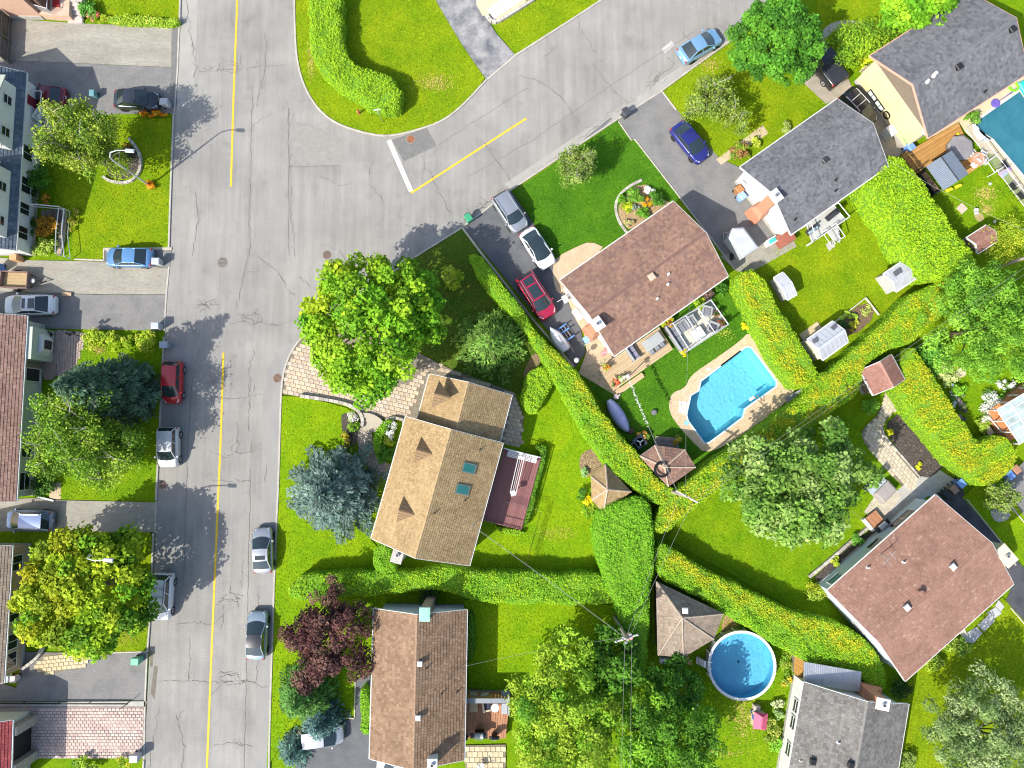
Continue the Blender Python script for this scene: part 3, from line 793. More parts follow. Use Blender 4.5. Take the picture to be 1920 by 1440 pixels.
# ------------------------------------------------------------------ houses
def to_local(T, p):
 c, s = math.cos(-T.rotation_euler.z), math.sin(-T.rotation_euler.z)
 x, y = p.x - T.location.x, p.y - T.location.y
 return Vector((x * c - y * s, x * s + y * c, p.z - T.location.z))
def LP(T, px, py, z=0.0):
 return to_local(T, G(px, py, z))
def tabs_mesh(name, faces, pal, wts, row=.22, tab=.22, lift=.02, parent=None, blot=.0):
 """shingle tabs over planar faces: each face = (polygon of 3-D points, first edge = eave)."""
 V = []; C = []
 pal = np.array(pal)
 wc = np.cumsum(wts) / sum(wts)
 for poly in faces:
  P = [Vector(p) for p in poly]
  e = (P[1] - P[0]).normalized()
  nrm = Vector((0, 0, 0))
  for i in range(1, len(P) - 1): nrm += (P[i] - P[0]).cross(P[i + 1] - P[0])
  nrm.normalize()
  if nrm.z < 0: nrm = -nrm
  up = nrm.cross(e)
  if up.z < 0: up = -up
  q = [((p - P[0]).dot(e), (p - P[0]).dot(up)) for p in P]
  tmax = max(b for a, b in q)
  def ext(t):
   xs = []
   for i in range(len(q)):
    (a1, b1), (a2, b2) = q[i], q[(i + 1) % len(q)]
    if (b1 - t) * (b2 - t) <= 1e-9:
     if abs(b2 - b1) < 1e-6: xs += [a1, a2]
     else: xs.append(a1 + (a2 - a1) * (t - b1) / (b2 - b1))
   return (min(xs), max(xs)) if xs else (0, 0)
  nr = max(1, round(tmax / row))
  for r in range(nr):
   t0, t1 = r * tmax / nr, (r + 1) * tmax / nr
   a0, b0 = ext(t0 + 1e-4); a1, b1 = ext(t1 - 1e-4)
   lo, hi = min(a0, a1), max(b0, b1)
   x = lo - rnd.random() * tab
   while x < hi:
    w = tab * rnd.choice((.8, 1, 1, 1.25))
    s0, s1 = max(x, a0), min(x + w - .012, b0)
    u0, u1 = max(x, a1), min(x + w - .012, b1)
    x += w
    if s1 <= s0: s0 = s1 = min(max((s0 + s1) / 2, a0), b0)
    if u1 <= u0: u0 = u1 = min(max((u0 + u1) / 2, a1), b1)
    if s1 - s0 < .02 and u1 - u0 < .02: continue
    pt = lambda s, t, h: P[0] + e * s + up * t + nrm * h
    k = int(np.searchsorted(wc, rnd.random()))
    c = (pal[min(k, len(pal) - 1)] * .65 + pal.mean(0) * .35) * rnd.uniform(.92, 1.08)
    l0 = lift + .022 + rnd.random() * .012
    V += [pt(s0, t0, l0), pt(s1, t0, l0), pt(u1, t1, lift), pt(u0, t1, lift)]; C.append(c)
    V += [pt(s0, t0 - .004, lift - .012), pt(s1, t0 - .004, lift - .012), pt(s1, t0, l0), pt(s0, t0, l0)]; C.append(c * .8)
 V = np.array([tuple(v) for v in V]); C = np.array(C)
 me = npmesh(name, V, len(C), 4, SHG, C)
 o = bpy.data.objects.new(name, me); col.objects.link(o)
 o['kind'] = 'stuff'
 if parent is not None: o.parent = parent
 return o
def window(T, c, nx, w, h, frame=None, sash=1, name='window', glass=None, mull=0):
 """window in a vertical wall; c = centre in local coords, nx = outward unit normal (x,y)."""
 n = Vector((nx[0], nx[1], 0)); u = Vector((-n.y, n.x, 0)); c = Vector(c)
 ang = math.atan2(u.y, u.x)
 b = .07; mb = MB()
 o = n * .03
 for (du, dz, sx, sz) in ((0, h / 2 + b / 2, w + 2 * b, b), (0, -h / 2 - b / 2, w + 2 * b, b), (w / 2 + b / 2, 0, b, h), (-w / 2 - b / 2, 0, b, h)):
  p = c + o + u * du + Vector((0, 0, dz))
  mb.box(p, (sx, .09, sz), ang)
 if sash:
  p = c + n * .028; mb.box(p, (w, .07, .05), ang)
 for k in range(mull):
  p = c + n * .026 + u * (-w / 2 + w * (k + 1) / (mull + 1)); mb.box(p, (.05, .07, h), ang)
 f = mb.build(name, frame or TRIM, T)
 g = MB().box(c + n * .012, (w, .04, h), ang).build('pane', glass or GLASS, f)
 return f
def boxvent(T, p, s=.42, m=GREYM, h=.38, rz=0):
 """square roof ventilator: neck and a pitched hood."""
 mb = MB(); x, y, z = p
 mb.box((x, y, z + h * .3), (s * .7, s * .7, h * .75), rz)
 mb.box((x, y, z + h * .75), (s, s, h * .3), rz, ch=.06)
 return mb.build('roof_vent', m, T)
def stack(T, p, r=.06, h=.35, m=None):
 return MB().lathe(p, [(r * 1.8, -.05), (r * 1.6, .04), (r, .06), (r, h), (r * .7, h), (r * .7, h - .05)], 10).build('vent_pipe', m or WHITE, T)
def chimney(T, p, sx, sy, z0, z1, m, rz=0, cap=None, flue=1, flare=None, name='chimney'):
 mb = MB(); x, y = p
 mb.box((x, y, (z0 + z1) / 2), (sx, sy, z1 - z0), rz)
 if flare:                      # wide fireplace base with sloping shoulders
  fx, fy, dx, dy, zt = flare
  r0 = MB()
  a, b = fx / 2, fy / 2
  mb.loft([[(x + dx - a, y + dy - b, z0), (x + dx + a, y + dy - b, z0), (x + dx + a, y + dy + b, z0), (x + dx - a, y + dy + b, z0)],
                 [(x + dx - a, y + dy - b, zt), (x + dx + a, y + dy - b, zt), (x + dx + a, y + dy + b, zt), (x + dx - a, y + dy + b, zt)],
                 [(x - sx / 2 - .01, y - sy / 2 - .01, zt + .6), (x + sx / 2 + .01, y - sy / 2 - .01, zt + .6), (x + sx / 2 + .01, y + sy / 2 + .01, zt + .6), (x - sx / 2 - .01, y + sy / 2 + .01, zt + .6)]])
 ch = mb.build(name, m, T)
 MB().box((x, y, z1 + .06), (sx + .16, sy + .16, .12), rz, ch=.03).build('chimney_cap', cap or CONC, ch)
 if flue:
  MB().lathe((x, y, z1 + .12), [(.16, 0), (.15, .25), (.11, .25), (.11, .05)], 10).build('flue', GREYM, ch)
 return ch
PALS = {
 'tan': ([(.325, .228, .115), (.36, .255, .135), (.285, .195, .095), (.39, .285, .155)], [3, 3, 2, 2]),
 'brown': ([(.215, .14, .088), (.25, .165, .108), (.175, .11, .068), (.285, .195, .132)], [3, 3, 2, 2]),
 'chestnut': ([(.235, .14, .108), (.19, .11, .088), (.30, .19, .13), (.175, .115, .10), (.265, .16, .12)], [3, 2, 2, 1.5, 3]),
 'grey': ([(.135, .137, .15), (.155, .157, .17), (.10, .10, .112), (.18, .182, .195)], [3, 3, 2, 2]),
 'salmon': ([(.265, .15, .115), (.295, .17, .13), (.24, .132, .10), (.38, .25, .18)], [4, 4, 3, .5]),
 'slate': ([(.10, .13, .17), (.13, .165, .20), (.08, .105, .135), (.17, .20, .23)], [3, 3, 2, 1]),
 'rose': ([(.28, .17, .135), (.32, .20, .16), (.23, .135, .105), (.36, .24, .19)], [3, 3, 2, 1.5]),
 'taupe': ([(.27, .215, .165), (.31, .25, .195), (.22, .175, .135)], [3, 3, 2]),
 'ash': ([(.155, .148, .137), (.185, .178, .167), (.12, .115, .108), (.215, .207, .195)], [3, 3, 2, 2]),
 'plum': ([(.25, .055, .06), (.29, .07, .07), (.22, .045, .05)], [3, 3, 2]),
 'terracotta': ([(.30, .155, .12), (.335, .18, .14), (.265, .13, .10)], [3, 3, 2]),
}
def gable(name, label, cnr, ze, rise, pal, wallm, over=.45, gover=.3, trim=None, cat='house', row=.30, tab=.30, walls=True, thick=.16, group=None, found=None):
 """cnr = four eave corners in the picture, first two along one eave (ridge runs the same way)."""
 A, B, Cc, D = [G(x, y, ze) for x, y in cnr]
 u = ((B - A) + (Cc - D)) / 2; L = u.length; u.normalize()
 ctr = (A + B + Cc + D) / 4
 v = Vector((-u.y, u.x, 0))
 W = abs((((D - A) + (Cc - B)) / 2).dot(v))
 T = thing(name, label, cat, (ctr.x, ctr.y, 0), math.atan2(u.y, u.x), group)
 T['dims'] = (L, W, ze, rise)
 hl, hw = L / 2, W / 2; zr = ze + rise
 mb = MB()
 for s in (1, -1):
  P = [(-hl, s * hw, ze), (hl, s * hw, ze), (hl, 0, zr), (-hl, 0, zr)]
  P2 = [(x, y, z + thick) for x, y, z in P]
  if s > 0: P, P2 = P[::-1], P2[::-1]
  mb.hexa(P + P2)
 roof = mb.build('roof', mat('roof_deck_' + pal, tuple(np.array(PALS[pal][0][0]) * .8), rough=.9, var=.1), T)
 z1 = thick; row *= .8; tab *= .8
 faces = [[(-hl, -hw, ze + z1), (hl, -hw, ze + z1), (hl, 0, zr + z1), (-hl, 0, zr + z1)], [(hl, hw, ze + z1), (-hl, hw, ze + z1), (-hl, 0, zr + z1), (hl, 0, zr + z1)]]
 tabs_mesh('shingles', faces, *PALS[pal], row=row, tab=tab, parent=roof)
 rc = MB(); k = -hl
 cpal = np.array(PALS[pal][0])
 n = max(4, int(L / .3))
 for i in range(n):
  a = -hl + L * i / n; b = a + L / n * .97
  rc.add([(a, -.17, zr + z1 + .0 - .17 * rise / hw + .035), (b, -.17, zr + z1 - .17 * rise / hw + .035), (b, 0, zr + z1 + .05), (a, 0, zr + z1 + .06), (b, .17, zr + z1 - .17 * rise / hw + .035), (a, .17, zr + z1 - .17 * rise / hw + .035)], [(0, 1, 2, 3), (3, 2, 4, 5)])
 rc.build('ridge_cap', mat('ridge_' + pal, tuple(cpal[1]), rough=.9, var=.2, scale=3), roof)
 tm = trim or TRIM
 for s in (1, -1):
  MB().box((0, s * (hw + .055), ze + .08), (L + .04, .11, .13)).build('gutter', tm, T)
 for e in (1, -1):
  mb = MB()
  for s in (1, -1):
   x0, x1 = (hl + .004, hl + .05) if e > 0 else (-hl - .05, -hl - .004)
   P = [(x0, s * hw, ze - .06), (x1, s * hw, ze - .06), (x1, 0, zr - .06), (x0, 0, zr - .06)]
   Q = [(x, y, z + thick + .085) for x, y, z in P]
   if s > 0: P, Q = P[::-1], Q[::-1]
   mb.hexa(P + Q)
  mb.build('fascia', tm, T)
 if walls:
  wl_, ww = hl - gover, hw - over
  zt = ze + over * rise / hw - .03; zg = zr - .05
  mb = MB()
  o = [(-wl_, -ww, 0), (wl_, -ww, 0), (wl_, ww, 0), (-wl_, ww, 0), (-wl_, -ww, zt), (wl_, -ww, zt), (wl_, ww, zt), (-wl_, ww, zt), (-wl_, 0, zg), (wl_, 0, zg)]
  mb.add(o, [(0, 1, 5, 4), (1, 2, 6, 9, 5), (2, 3, 7, 6), (3, 0, 4, 8, 7)])
  mb.build('wall', wallm, T)
  fm = MB(); f = .035; hf = .45
  fm.loft([[(-wl_ - f, -ww - f, 0), (wl_ + f, -ww - f, 0), (wl_ + f, ww + f, 0), (-wl_ - f, ww + f, 0)], [(-wl_ - f, -ww - f, hf), (wl_ + f, -ww - f, hf), (wl_ + f, ww + f, hf), (-wl_ - f, ww + f, hf)]])
  fm.build('foundation', found or CONC, T)
 return T
def roof_z(T, x, y):
 L, W, ze, rise = T['dims']
 return ze + .18 + rise * (1 - min(1, abs(y) / (W / 2)))
def on_roof(T, px, py):
 z = T['dims'][2] + .5
 for _ in range(8):
  p = LP(T, px, py, z); z = roof_z(T, p.x, p.y)
 p = LP(T, px, py, z); return Vector((p.x, p.y, z))
SIDW = wall_mat('white_siding', (.66, .66, .66)); SIDB = wall_mat('pale_blue_siding', (.50, .58, .64)); SAGE = wall_mat('sage_siding', (.42, .46, .40))
TANB = brick_mat('tan_brick', (.44, .30, .16), (.38, .24, .13)); ORB = brick_mat('orange_brick', (.55, .19, .07), (.47, .15, .055)); SALB = brick_mat('salmon_brick', (.60, .34, .21), (.52, .28, .17)); GRB = brick_mat('grey_brick', (.30, .28, .26), (.24, .22, .2))
STUC = mat('cream_stucco', (.66, .57, .34), c2=(.60, .51, .29), rough=.9, scale=.7, fine=.05, bump=.2, bscale=40)
CEDAR = mat('cedar_siding', (.235, .185, .14), c2=(.17, .135, .105), rough=.85, scale=3, stretch=(1, 1, 8))
# --- tan house on the corner: main block and lower wing under one owner
H1 = gable('house', 'large tan shingled corner house with two green skylights and four triangular roof gablets', [(697, 1010), (762, 782), (942, 830), (880, 1059)], 3.6, 3.0, 'tan', SIDW, row=.26, tab=.27)
def wing(T, cnr, ze, rise, pal, wallm):
 W = gable('wing', '', cnr, ze, rise, pal, wallm, row=.26, tab=.27)
 Mx = T.matrix_basis.copy(); Mw = Matrix.Translation(W.location) @ Matrix.Rotation(W.rotation_euler.z, 4, 'Z'); Mt = Matrix.Translation(T.location) @ Matrix.Rotation(T.rotation_euler.z, 4, 'Z')
 rel = Mt.inverted() @ Mw
 dims = tuple(W['dims'])
 for ch in list(W.children):
  ch.parent = T; ch.matrix_basis = rel @ ch.matrix_basis
 bpy.data.objects.remove(W)
 return rel, dims
wing(H1, [(783, 789), (806, 702), (959, 741), (937, 826)], 3.0, 2.7, 'tan', SIDW)
LOUV = mat('louvre_brown', (.20, .135, .075), rough=.8, var=.2, scale=6)
def add_gablet(px, py):
 p = on_roof(H1, px, py)
 x, y, z = p
 L, W, ze, rise = H1['dims']; sl = rise / (W / 2); sg = 1 if y > 0 else -1
 w = 1.2
 yf = y + sg * .35; zf = roof_z(H1, x, yf) - .06; hh = 1.0
 yb = yf - sg * (hh / sl) ; zb = roof_z(H1, x, yb)
 mb = MB()
 mb.add([(x - w, yf, zf), (x + w, yf, zf), (x, yf + sg * .0, zf + hh), (x, yb, zb)], [(0, 1, 2), (1, 3, 2), (0, 2, 3)])
 g = mb.build('gablet', mat('roof_deck_tan2', (.25, .165, .085), var=.15, scale=4), H1)
 for s in (-1, 1):          # shingle courses of the little dormer roof, running with its ridge
  for k in range(5):
   t0, t1 = k / 5, (k + .86) / 5
   A0, A1 = Vector((x + s * w, yf, zf)), Vector((x, yf, zf + hh)); B = Vector((x, yb, zb))
   P = [A0.lerp(A1, t0), A0.lerp(B, t0), A0.lerp(B, t1), A0.lerp(A1, t1)]
   up = Vector((s * .5, 0, .8)).normalized() * .035
   MB().hexa([p + up * .2 for p in P] + [p + up for p in P]).build('shingle_course', LOUV, g)
for p in ((823, 741), (790, 845), (757, 957)):
 add_gablet(*p)
GSK = mat('green_skylight', (.02, .16, .14), rough=.15, var=.1, spec=.7)
for px, py in ((880, 878), (868, 918)):
 p = on_roof(H1, px, py); L, W, ze, rise = H1['dims']; sg = 1 if p.y > 0 else -1
 sl = rise / (W / 2)
 mb = MB(); a, b = .42, .55
 def q(dx, dy, h): return (p.x + dx, p.y + dy, roof_z(H1, 0, p.y + dy) + h)
 mb.hexa([q(-a, -b, 0), q(a, -b, 0), q(a, b, 0), q(-a, b, 0), q(-a, -b, .16), q(a, -b, .16), q(a, b, .16), q(-a, b, .16)])
 s = mb.build('skylight', mat('skylight_frame', (.16, .20, .19), rough=.5, var=.1), H1)
 a, b = .32, .44
 MB().hexa([q(-a, -b, .10), q(a, -b, .10), q(a, b, .10), q(-a, b, .10), q(-a, -b, .175), q(a, -b, .175), q(a, b, .175), q(-a, b, .175)]).build('pane', GSK, s)
for px, py in ((900, 843), (872, 938), (815, 962)): stack(H1, on_roof(H1, px, py), .05, .3, DARKM)
p = LP(H1, 746, 1040, 4.9); chimney(H1, (p.x, p.y), 1.25, .8, 0, 4.9, mat('grey_stone', (.33, .31, .28), var=.3, scale=4), 0, CONC, 1)
p = on_roof(H1, 886, 985); MB().tube([p, p + Vector((0, 0, .9))], .03).tube([p + Vector((-.3, 0, .85)), p + Vector((.3, 0, .85))], .02).build('service_mast', GREYM, H1)
for t in (-4.2, -1.2, 2.4):
 L, W, ze, rise = H1['dims']; window(H1, (t, W / 2 - .45, 1.9), (0, 1), 1.5, 1.2); window(H1, (t, -W / 2 + .45, 1.9), (0, -1), 1.4, 1.2)
# --- brown house at the bottom
H2 = gable('house', 'long brown shingled house with a pale blue end wall below the clipped hedge', [(702, 1141), (694, 1422), (870, 1423), (875, 1142)], 3.0, 1.9, 'brown', SIDB, row=.33, tab=.3)
for px, py in ((788, 1243), (785, 1344)): boxvent(H2, on_roof(H2, px, py), .46, mat('vent_grey', (.50, .50, .52), rough=.5, var=.1))
for px, py in ((800, 1252), (828, 1300), (857, 1297)): stack(H2, on_roof(H2, px, py), .05, .3, DARKM)
p = LP(H2, 797, 1151, 5.1); chimney(H2, (p.x, p.y), 1.0, .75, 0, 5.2, brick_mat('brown_brick', (.20, .13, .09), (.16, .10, .07)), 0, mat('green_copper_cap', (.25, .45, .38), var=.2), 0)
p = LP(H2, 811, 1431, 5.2); chimney(H2, (p.x, p.y), .7, .7, 3, 5.3, WHITE, 0, WHITE, 1)
L, W, ze, rise = H2['dims']
for t in (-4, 0, 4): window(H2, (t, W / 2 - .45, 1.8), (0, 1), 1.2, 1.1); window(H2, (t, -W / 2 + .45, 1.8), (0, -1), 1.2, 1.1)
p = on_roof(H2, 865, 1250); MB().tube([p, p + Vector((0, 0, .8))], .03).build('service_mast', GREYM, H2)
# --- chestnut house with the pool
H3 = gable('house', 'speckled chestnut shingled house beside the kidney-edged blue pool', [(1051, 527), (1262, 378), (1364, 519), (1150, 667)], 3.0, 1.75, 'chestnut', SIDW, row=.29, tab=.31)
p = on_roof(H3, 1221, 520); boxvent(H3, p, .6, mat('tan_vent', (.50, .36, .27), var=.1), .4)
for px, py in ((1253, 514), (1252, 533), (1232, 560)): stack(H3, on_roof(H3, px, py), .08, .3)
for px, py in ((1242, 586),): stack(H3, on_roof(H3, px, py), .04, .2, DARKM)
p = LP(H3, 1121, 607, 5.4)
chimney(H3, (p.x + .0, p.y), .8, .95, 0, 5.3, ORB, 0, mat('white_cap', (.7, .69, .66), var=.1), 1, flare=(.8, 1.4, -.15, 0, 1.8))
L, W, ze, rise = H3['dims']
sg = -1
for t in (-2.8, 2.9): window(H3, (-L / 2 + .3, t, 1.9), (-1, 0), 1.2, .9)
for t in (-4.4, 0, 4.4): window(H3, (t, -W / 2 + .45, 1.8), (0, -1), 1.6, 1.3); window(H3, (t, W / 2 - .45, 1.8), (0, 1), 1.5, 1.2)
p = on_roof(H3, 1293, 562); MB().tube([p, p + Vector((0, 0, 1.0))], .03).tube([p + Vector((-.35, 0, .95)), p + Vector((.35, 0, .95))], .02).build('service_mast', GREYM, H3)
# --- grey house
H4 = gable('house', 'dark grey shingled house with white end wall and wide orange brick chimney', [(1387, 315), (1569, 187), (1663, 312), (1482, 440)], 3.1, 1.8, 'grey', SIDW, row=.31, tab=.3)
p = on_roof(H4, 1545, 302); boxvent(H4, p, .5, DARKM, .4)
for px, py in ((1566, 338), (1490, 412), (1566, 358)): stack(H4, on_roof(H4, px, py), .07, .3, BLACK)
for px, py in ((1549, 224), (1445, 298)): stack(H4, on_roof(H4, px, py), .03, .5, DARKM)
p = LP(H4, 1455, 367, 5.6)
chimney(H4, (p.x, p.y), .8, .95, 0, 5.5, ORB, 0, WHITE, 1, flare=(.8, 1.45, -.2, 0, 1.7))
L, W, ze, rise = H4['dims']
for t in (-3.6, 0, 4): window(H4, (t, W / 2 - .45, 1.9), (0, 1), 1.6, 1.3); window(H4, (t, -W / 2 + .45, 1.9), (0, -1), 1.6, 1.1)
window(H4, (-L / 2 + .3, 2.6, 1.8), (-1, 0), .5, .4);
# --- big grey house, top right corner
H5 = gable('house', 'very long charcoal shingled house with a cream stucco gable end beside the lap pool', [(1629, 108), (1815, -12), (1926, 138), (1740, 258)], 4.0, 2.2, 'grey', STUC, over=.5, gover=.35, trim=mat('salmon_fascia', (.58, .33, .25), rough=.5, var=.08), row=.36, tab=.33)
L, W, ze, rise = H5['dims']
pw = MB(); zc = ze - .1          # cedar boards filling the gable triangle, one by one
nb = 9
for k in range(nb):
 z0 = zc + k * (rise - .1) / nb; z1 = z0 + (rise - .1) / nb * .8
 hw0 = (W / 2 - .5) * (1 - (z0 - zc) / rise)
 b = MB().box((-L / 2 + .33 - .0, 0, (z0 + z1) / 2), (.06, 2 * hw0, z1 - z0)); b.build('board', CEDAR, H5)
for px, py, w in ((1635, 180, 1.0), (1648, 199, 1.0)):
 p = LP(H5, px, py, .9); window(H5, (-L / 2 + .35, p.y, .95), (-1, 0), w, .55, frame=BLACK, glass=mat('pale_pane', (.55, .62, .6), rough=.1, var=.05), mull=1, sash=0)
p = LP(H5, 1661, 217, .9); MB().lathe((-L / 2 + .3, p.y, 1.05), [(.40, -.06), (.40, .04), (.31, .04), (.31, -.06)], 20, 'x', False).build('oval_window', BLACK, H5)
for px, py in ((1795, 128), (1895, 58)): boxvent(H5, on_roof(H5, px, py), .55, BLACK, .45)
stack(H5, on_roof(H5, 1750, 141), .14, .5, WHITE); stack(H5, on_roof(H5, 1738, 153), .12, .3, WHITE); stack(H5, on_roof(H5, 1846, 172), .08, .25, BLACK)
MB().box((-L / 2 - .1, LP(H5, 1680, 240, .5).y, .55), (.75, 1.0, 1.1), 0, ch=.04).build('air_conditioner', WHITE, H5)
for px, py in ((1740, 244),):
 p = LP(H5, px, py, 4.0); MB().lathe((p.x - .3, p.y, 4.0), [(.02, -.1), (.38, .12), (.40, .14), (.3, .1)], 14).build('satellite_dish', mat('dish_grey', (.55, .6, .6), var=.05), H5)
# --- salmon roofed house
H6 = gable('house', 'salmon brown shingled house with pale blue side wall and cream stone chimney', [(1550, 1107), (1751, 929), (1899, 1093), (1695, 1275)], 3.4, 2.2, 'salmon', SIDB, row=.27, tab=.28)
for px, py in ((1784, 1062), (1698, 1138)): boxvent(H6, on_roof(H6, px, py), .5, mat('vent_grey', (.50, .50, .52)), .4)
for px, py in ((1693, 1054), (1626, 1064)): stack(H6, on_roof(H6, px, py), .07, .35, WHITE)
MB().lathe(on_roof(H6, 1724, 1110), [(.24, -.1), (.22, .05), (.16, .1), (.16, .35), (.26, .45), (.2, .5), (0.02, .52)], 14).build('roof_turbine', mat('turbine_brown', (.22, .12, .09), var=.1), H6)
p = LP(H6, 1872, 1040, 4.2); chimney(H6, (p.x + .1, p.y), 1.0, 1.6, 0, 5.0, mat('cream_stone', (.55, .50, .36), c2=(.46, .42, .31), scale=4, rough=.9), 0, mat('cream_cap', (.58, .53, .38), var=.1), 1)
p = on_roof(H6, 1650, 1040)
MB().tube([p, p + Vector((0, 0, 1.6))], .03).tube([p + Vector((-.8, -.1, 1.55)), p + Vector((.7, .1, 1.55))], .025).tube([p + Vector((-.3, -.5, 1.55)), p + Vector((-.3, .5, 1.55))], .02).tube([p + Vector((.3, -.4, 1.55)), p + Vector((.3, .4, 1.55))], .02).build('aerial', GREYM, H6)
L, W, ze, rise = H6['dims']
window(H6, (LP(H6, 1688, 968, 1.8).x, W / 2 - .45, 1.9), (0, 1), 2.3, 1.5, frame=SILVER, mull=1); window(H6, (LP(H6, 1565, 1085, 1.8).x, W / 2 - .45, 1.9), (0, 1), 1.2, 1.1, glass=mat('green_awning', (.03, .2, .17), rough=.5, var=.1))
window(H6, (-L / 2 + .3, 0, 1.9), (-1, 0), 1.2, 1.0); window(H6, (0, W / 2 - .45, 1.9), (0, 1), 1.4, 1.1)
# --- ash grey house, bottom right
H7 = gable('house', 'ash grey shingled house with white side wall and silver porch roof at the lower edge', [(1504, 1281), (1465, 1520), (1662, 1550), (1703, 1316)], 3.2, 2.0, 'ash', SIDW, row=.3, tab=.3)
for px, py in ((1522, 1426), (1593, 1432)): boxvent(H7, on_roof(H7, px, py), .5, BLACK, .4)
stack(H7, on_roof(H7, 1571, 1392), .07, .3, WHITE); stack(H7, on_roof(H7, 1500, 1426), .05, .25, WHITE)
p = LP(H7, 1655, 1320, 5.2); chimney(H7, (p.x, p.y), .8, .95, 0, 5.2, ORB, 0, mat('white_cap', (.7, .69, .66)), 1, flare=(.85, 1.9, -.2, .3, 2.6))
L, W, ze, rise = H7['dims']
s = 1 if LP(H7, 1470, 1400, 1).y > 0 else -1
for px, py in ((1478, 1320), (1468, 1350), (1462, 1400)):
 window(H7, (LP(H7, px, py, 1.6).x, s * (W / 2 - .45), 1.7), (0, s), 1.0, .9)
q = [LP(H7, x, y, 2.9) for x, y in ((1508, 1241), (1616, 1260), (1613, 1298), (1507, 1281))]
MB().hexa([(a.x, a.y, 2.78) for a in q] + [(a.x, a.y, 2.84) for a in q] if area2([(a.x, a.y) for a in q]) > 0 else [(a.x, a.y, 2.78) for a in q[::-1]] + [(a.x, a.y, 2.84) for a in q[::-1]]).build('porch_roof', SILVER, H7)
rb = MB()
for k in range(27):
 t = (k + .5) / 27; a = q[0].lerp(q[1], t); b = q[3].lerp(q[2], t)
 rb.tube([(a.x, a.y, 2.85), (b.x, b.y, 2.85)], .028, 5)
kind(rb.build('roof_ribs', SILVER, H7))
DECKW = mat('honey_wood', (.50, .27, .07), c2=(.42, .21, .05), rough=.6, scale=2, stretch=(1, 1, 1), fine=.12)
def deck(parent_or_none, name, pts, z, n, m, ang_edge=(0, 1), label=None, cat=None, frame=None, gap=.015):
 """boards laid parallel to edge 0-3 of a four-cornered deck (points in the picture)."""
 Q = [G(x, y, z) for x, y in pts]
 c = sum(Q, Vector()) / 4
 T = thing(name, label, cat, (c.x, c.y, 0))
 if area2([(a.x, a.y) for a in Q]) < 0: Q = [Q[1], Q[0], Q[3], Q[2]]
 w = (Q[1] - Q[0]).length / n
 for k in range(n):
  t0 = (k * w + gap) / (n * w); t1 = ((k + 1) * w - gap) / (n * w)
  P = [Q[0].lerp(Q[1], t0), Q[0].lerp(Q[1], t1), Q[3].lerp(Q[2], t1), Q[3].lerp(Q[2], t0)]
  MB().hexa([(p.x - c.x, p.y - c.y, z - .035) for p in P] + [(p.x - c.x, p.y - c.y, z + rnd.uniform(-.003, .003)) for p in P]).build('board', m[rnd.randrange(len(m))], T)
 ins = inset([(p.x - c.x, p.y - c.y) for p in Q], .06)
 MB().prism(ins, 0, z - .04).build('frame', frame or WOODG, T)
 return T
HW = [DECKW, mat('honey_wood_pale', (.56, .33, .11), c2=(.48, .26, .075), rough=.6, scale=2, fine=.12), mat('honey_wood_deep', (.43, .21, .045), c2=(.37, .18, .04), rough=.6, scale=2)]
deck(None, 'deck', [(1489, 1263), (1490, 1229), (1509, 1240), (1507, 1275)], .9, 10, HW, label='small honey coloured wooden deck beside the silver porch roof', cat='deck')
# --- the row along the left edge
H8 = gable('house', 'white sided house with blue slate coloured roof and two dormers', [(30, 475), (52, 143), (-132, 131), (-154, 463)], 3.0, 2.8, 'slate', SIDW, row=.33, tab=.28)
L, W, ze, rise = H8['dims']; sd = 1 if LP(H8, 60, 300, 1).y > 0 else -1
wy = sd * (W / 2 - .45)
for py, w in ((288, 1.3), (348, 1.4), (392, 1.0), (437, 1.1)):
 window(H8, (LP(H8, 50, py, 1.7).x, wy, 1.75), (0, sd), w, 1.2, mull=1, sash=0)
f = window(H8, (LP(H8, 52, 190, 1.7).x, wy, 1.3), (0, sd), .9, 2.0, name='door', glass=mat('crimson_door', (.18, .02, .04), rough=.5, var=.1), sash=0)
def dormer(T, py0, py1, pxf, hgt, wins):
 L, W, ze, rise = T['dims']; sd = 1 if LP(T, 60, 300, 1).y > 0 else -1
 z0 = 3.75
 xa, xb = sorted((LP(T, pxf, py0, z0).x, LP(T, pxf, py1, z0).x)); yf = sd * (W / 2 - .55)
 yb = sd * .4
 mb = MB(); zt = z0 + hgt
 mb.hexa([(xa, min(yf, yb), z0 - .5), (xb, min(yf, yb), z0 - .5), (xb, max(yf, yb), z0 - .5), (xa, max(yf, yb), z0 - .5)] + [(xa, min(yf, yb), zt), (xb, min(yf, yb), zt), (xb, max(yf, yb), zt), (xa, max(yf, yb), zt)])
 d = mb.build('dormer', SIDW, T)
 xm = (xa + xb) / 2; o = .3
 e = sd * .25
 rm = MB()
 rz = zt + 1.1
 for s, x in ((-1, xa - o), (1, xb + o)):
  P = [(x, yf + e, zt - .05), (xm, yf + e, rz), (xm, yb, rz), (x, yb, zt - .05)]
  rm.add(P + [(a, b, c + .12) for a, b, c in P], [(0, 1, 2, 3), (4, 7, 6, 5), (0, 4, 5, 1), (1, 5, 6, 2), (2, 6, 7, 3), (3, 7, 4, 0)])
 r = rm.build('dormer_roof', mat('pale_shingle', (.46, .48, .40), rough=.9, var=.15, scale=5, bump=.4, bscale=8), T)
 MB().add([(xa, yf + .004 * sd, zt), (xb, yf + .004 * sd, zt), (xm, yf + .004 * sd, rz - .02)], [(0, 1, 2)]).build('dormer_gable', SIDW, d)
 for t in wins:
  window(T, (xa + (xb - xa) * t, yf, z0 + hgt * .55), (0, sd), .75, .95, mull=0)
dormer(H8, 162, 280, 24, 1.45, (.22, .72))
dormer(H8, 320, 445, 14, 1.45, (.22, .72))
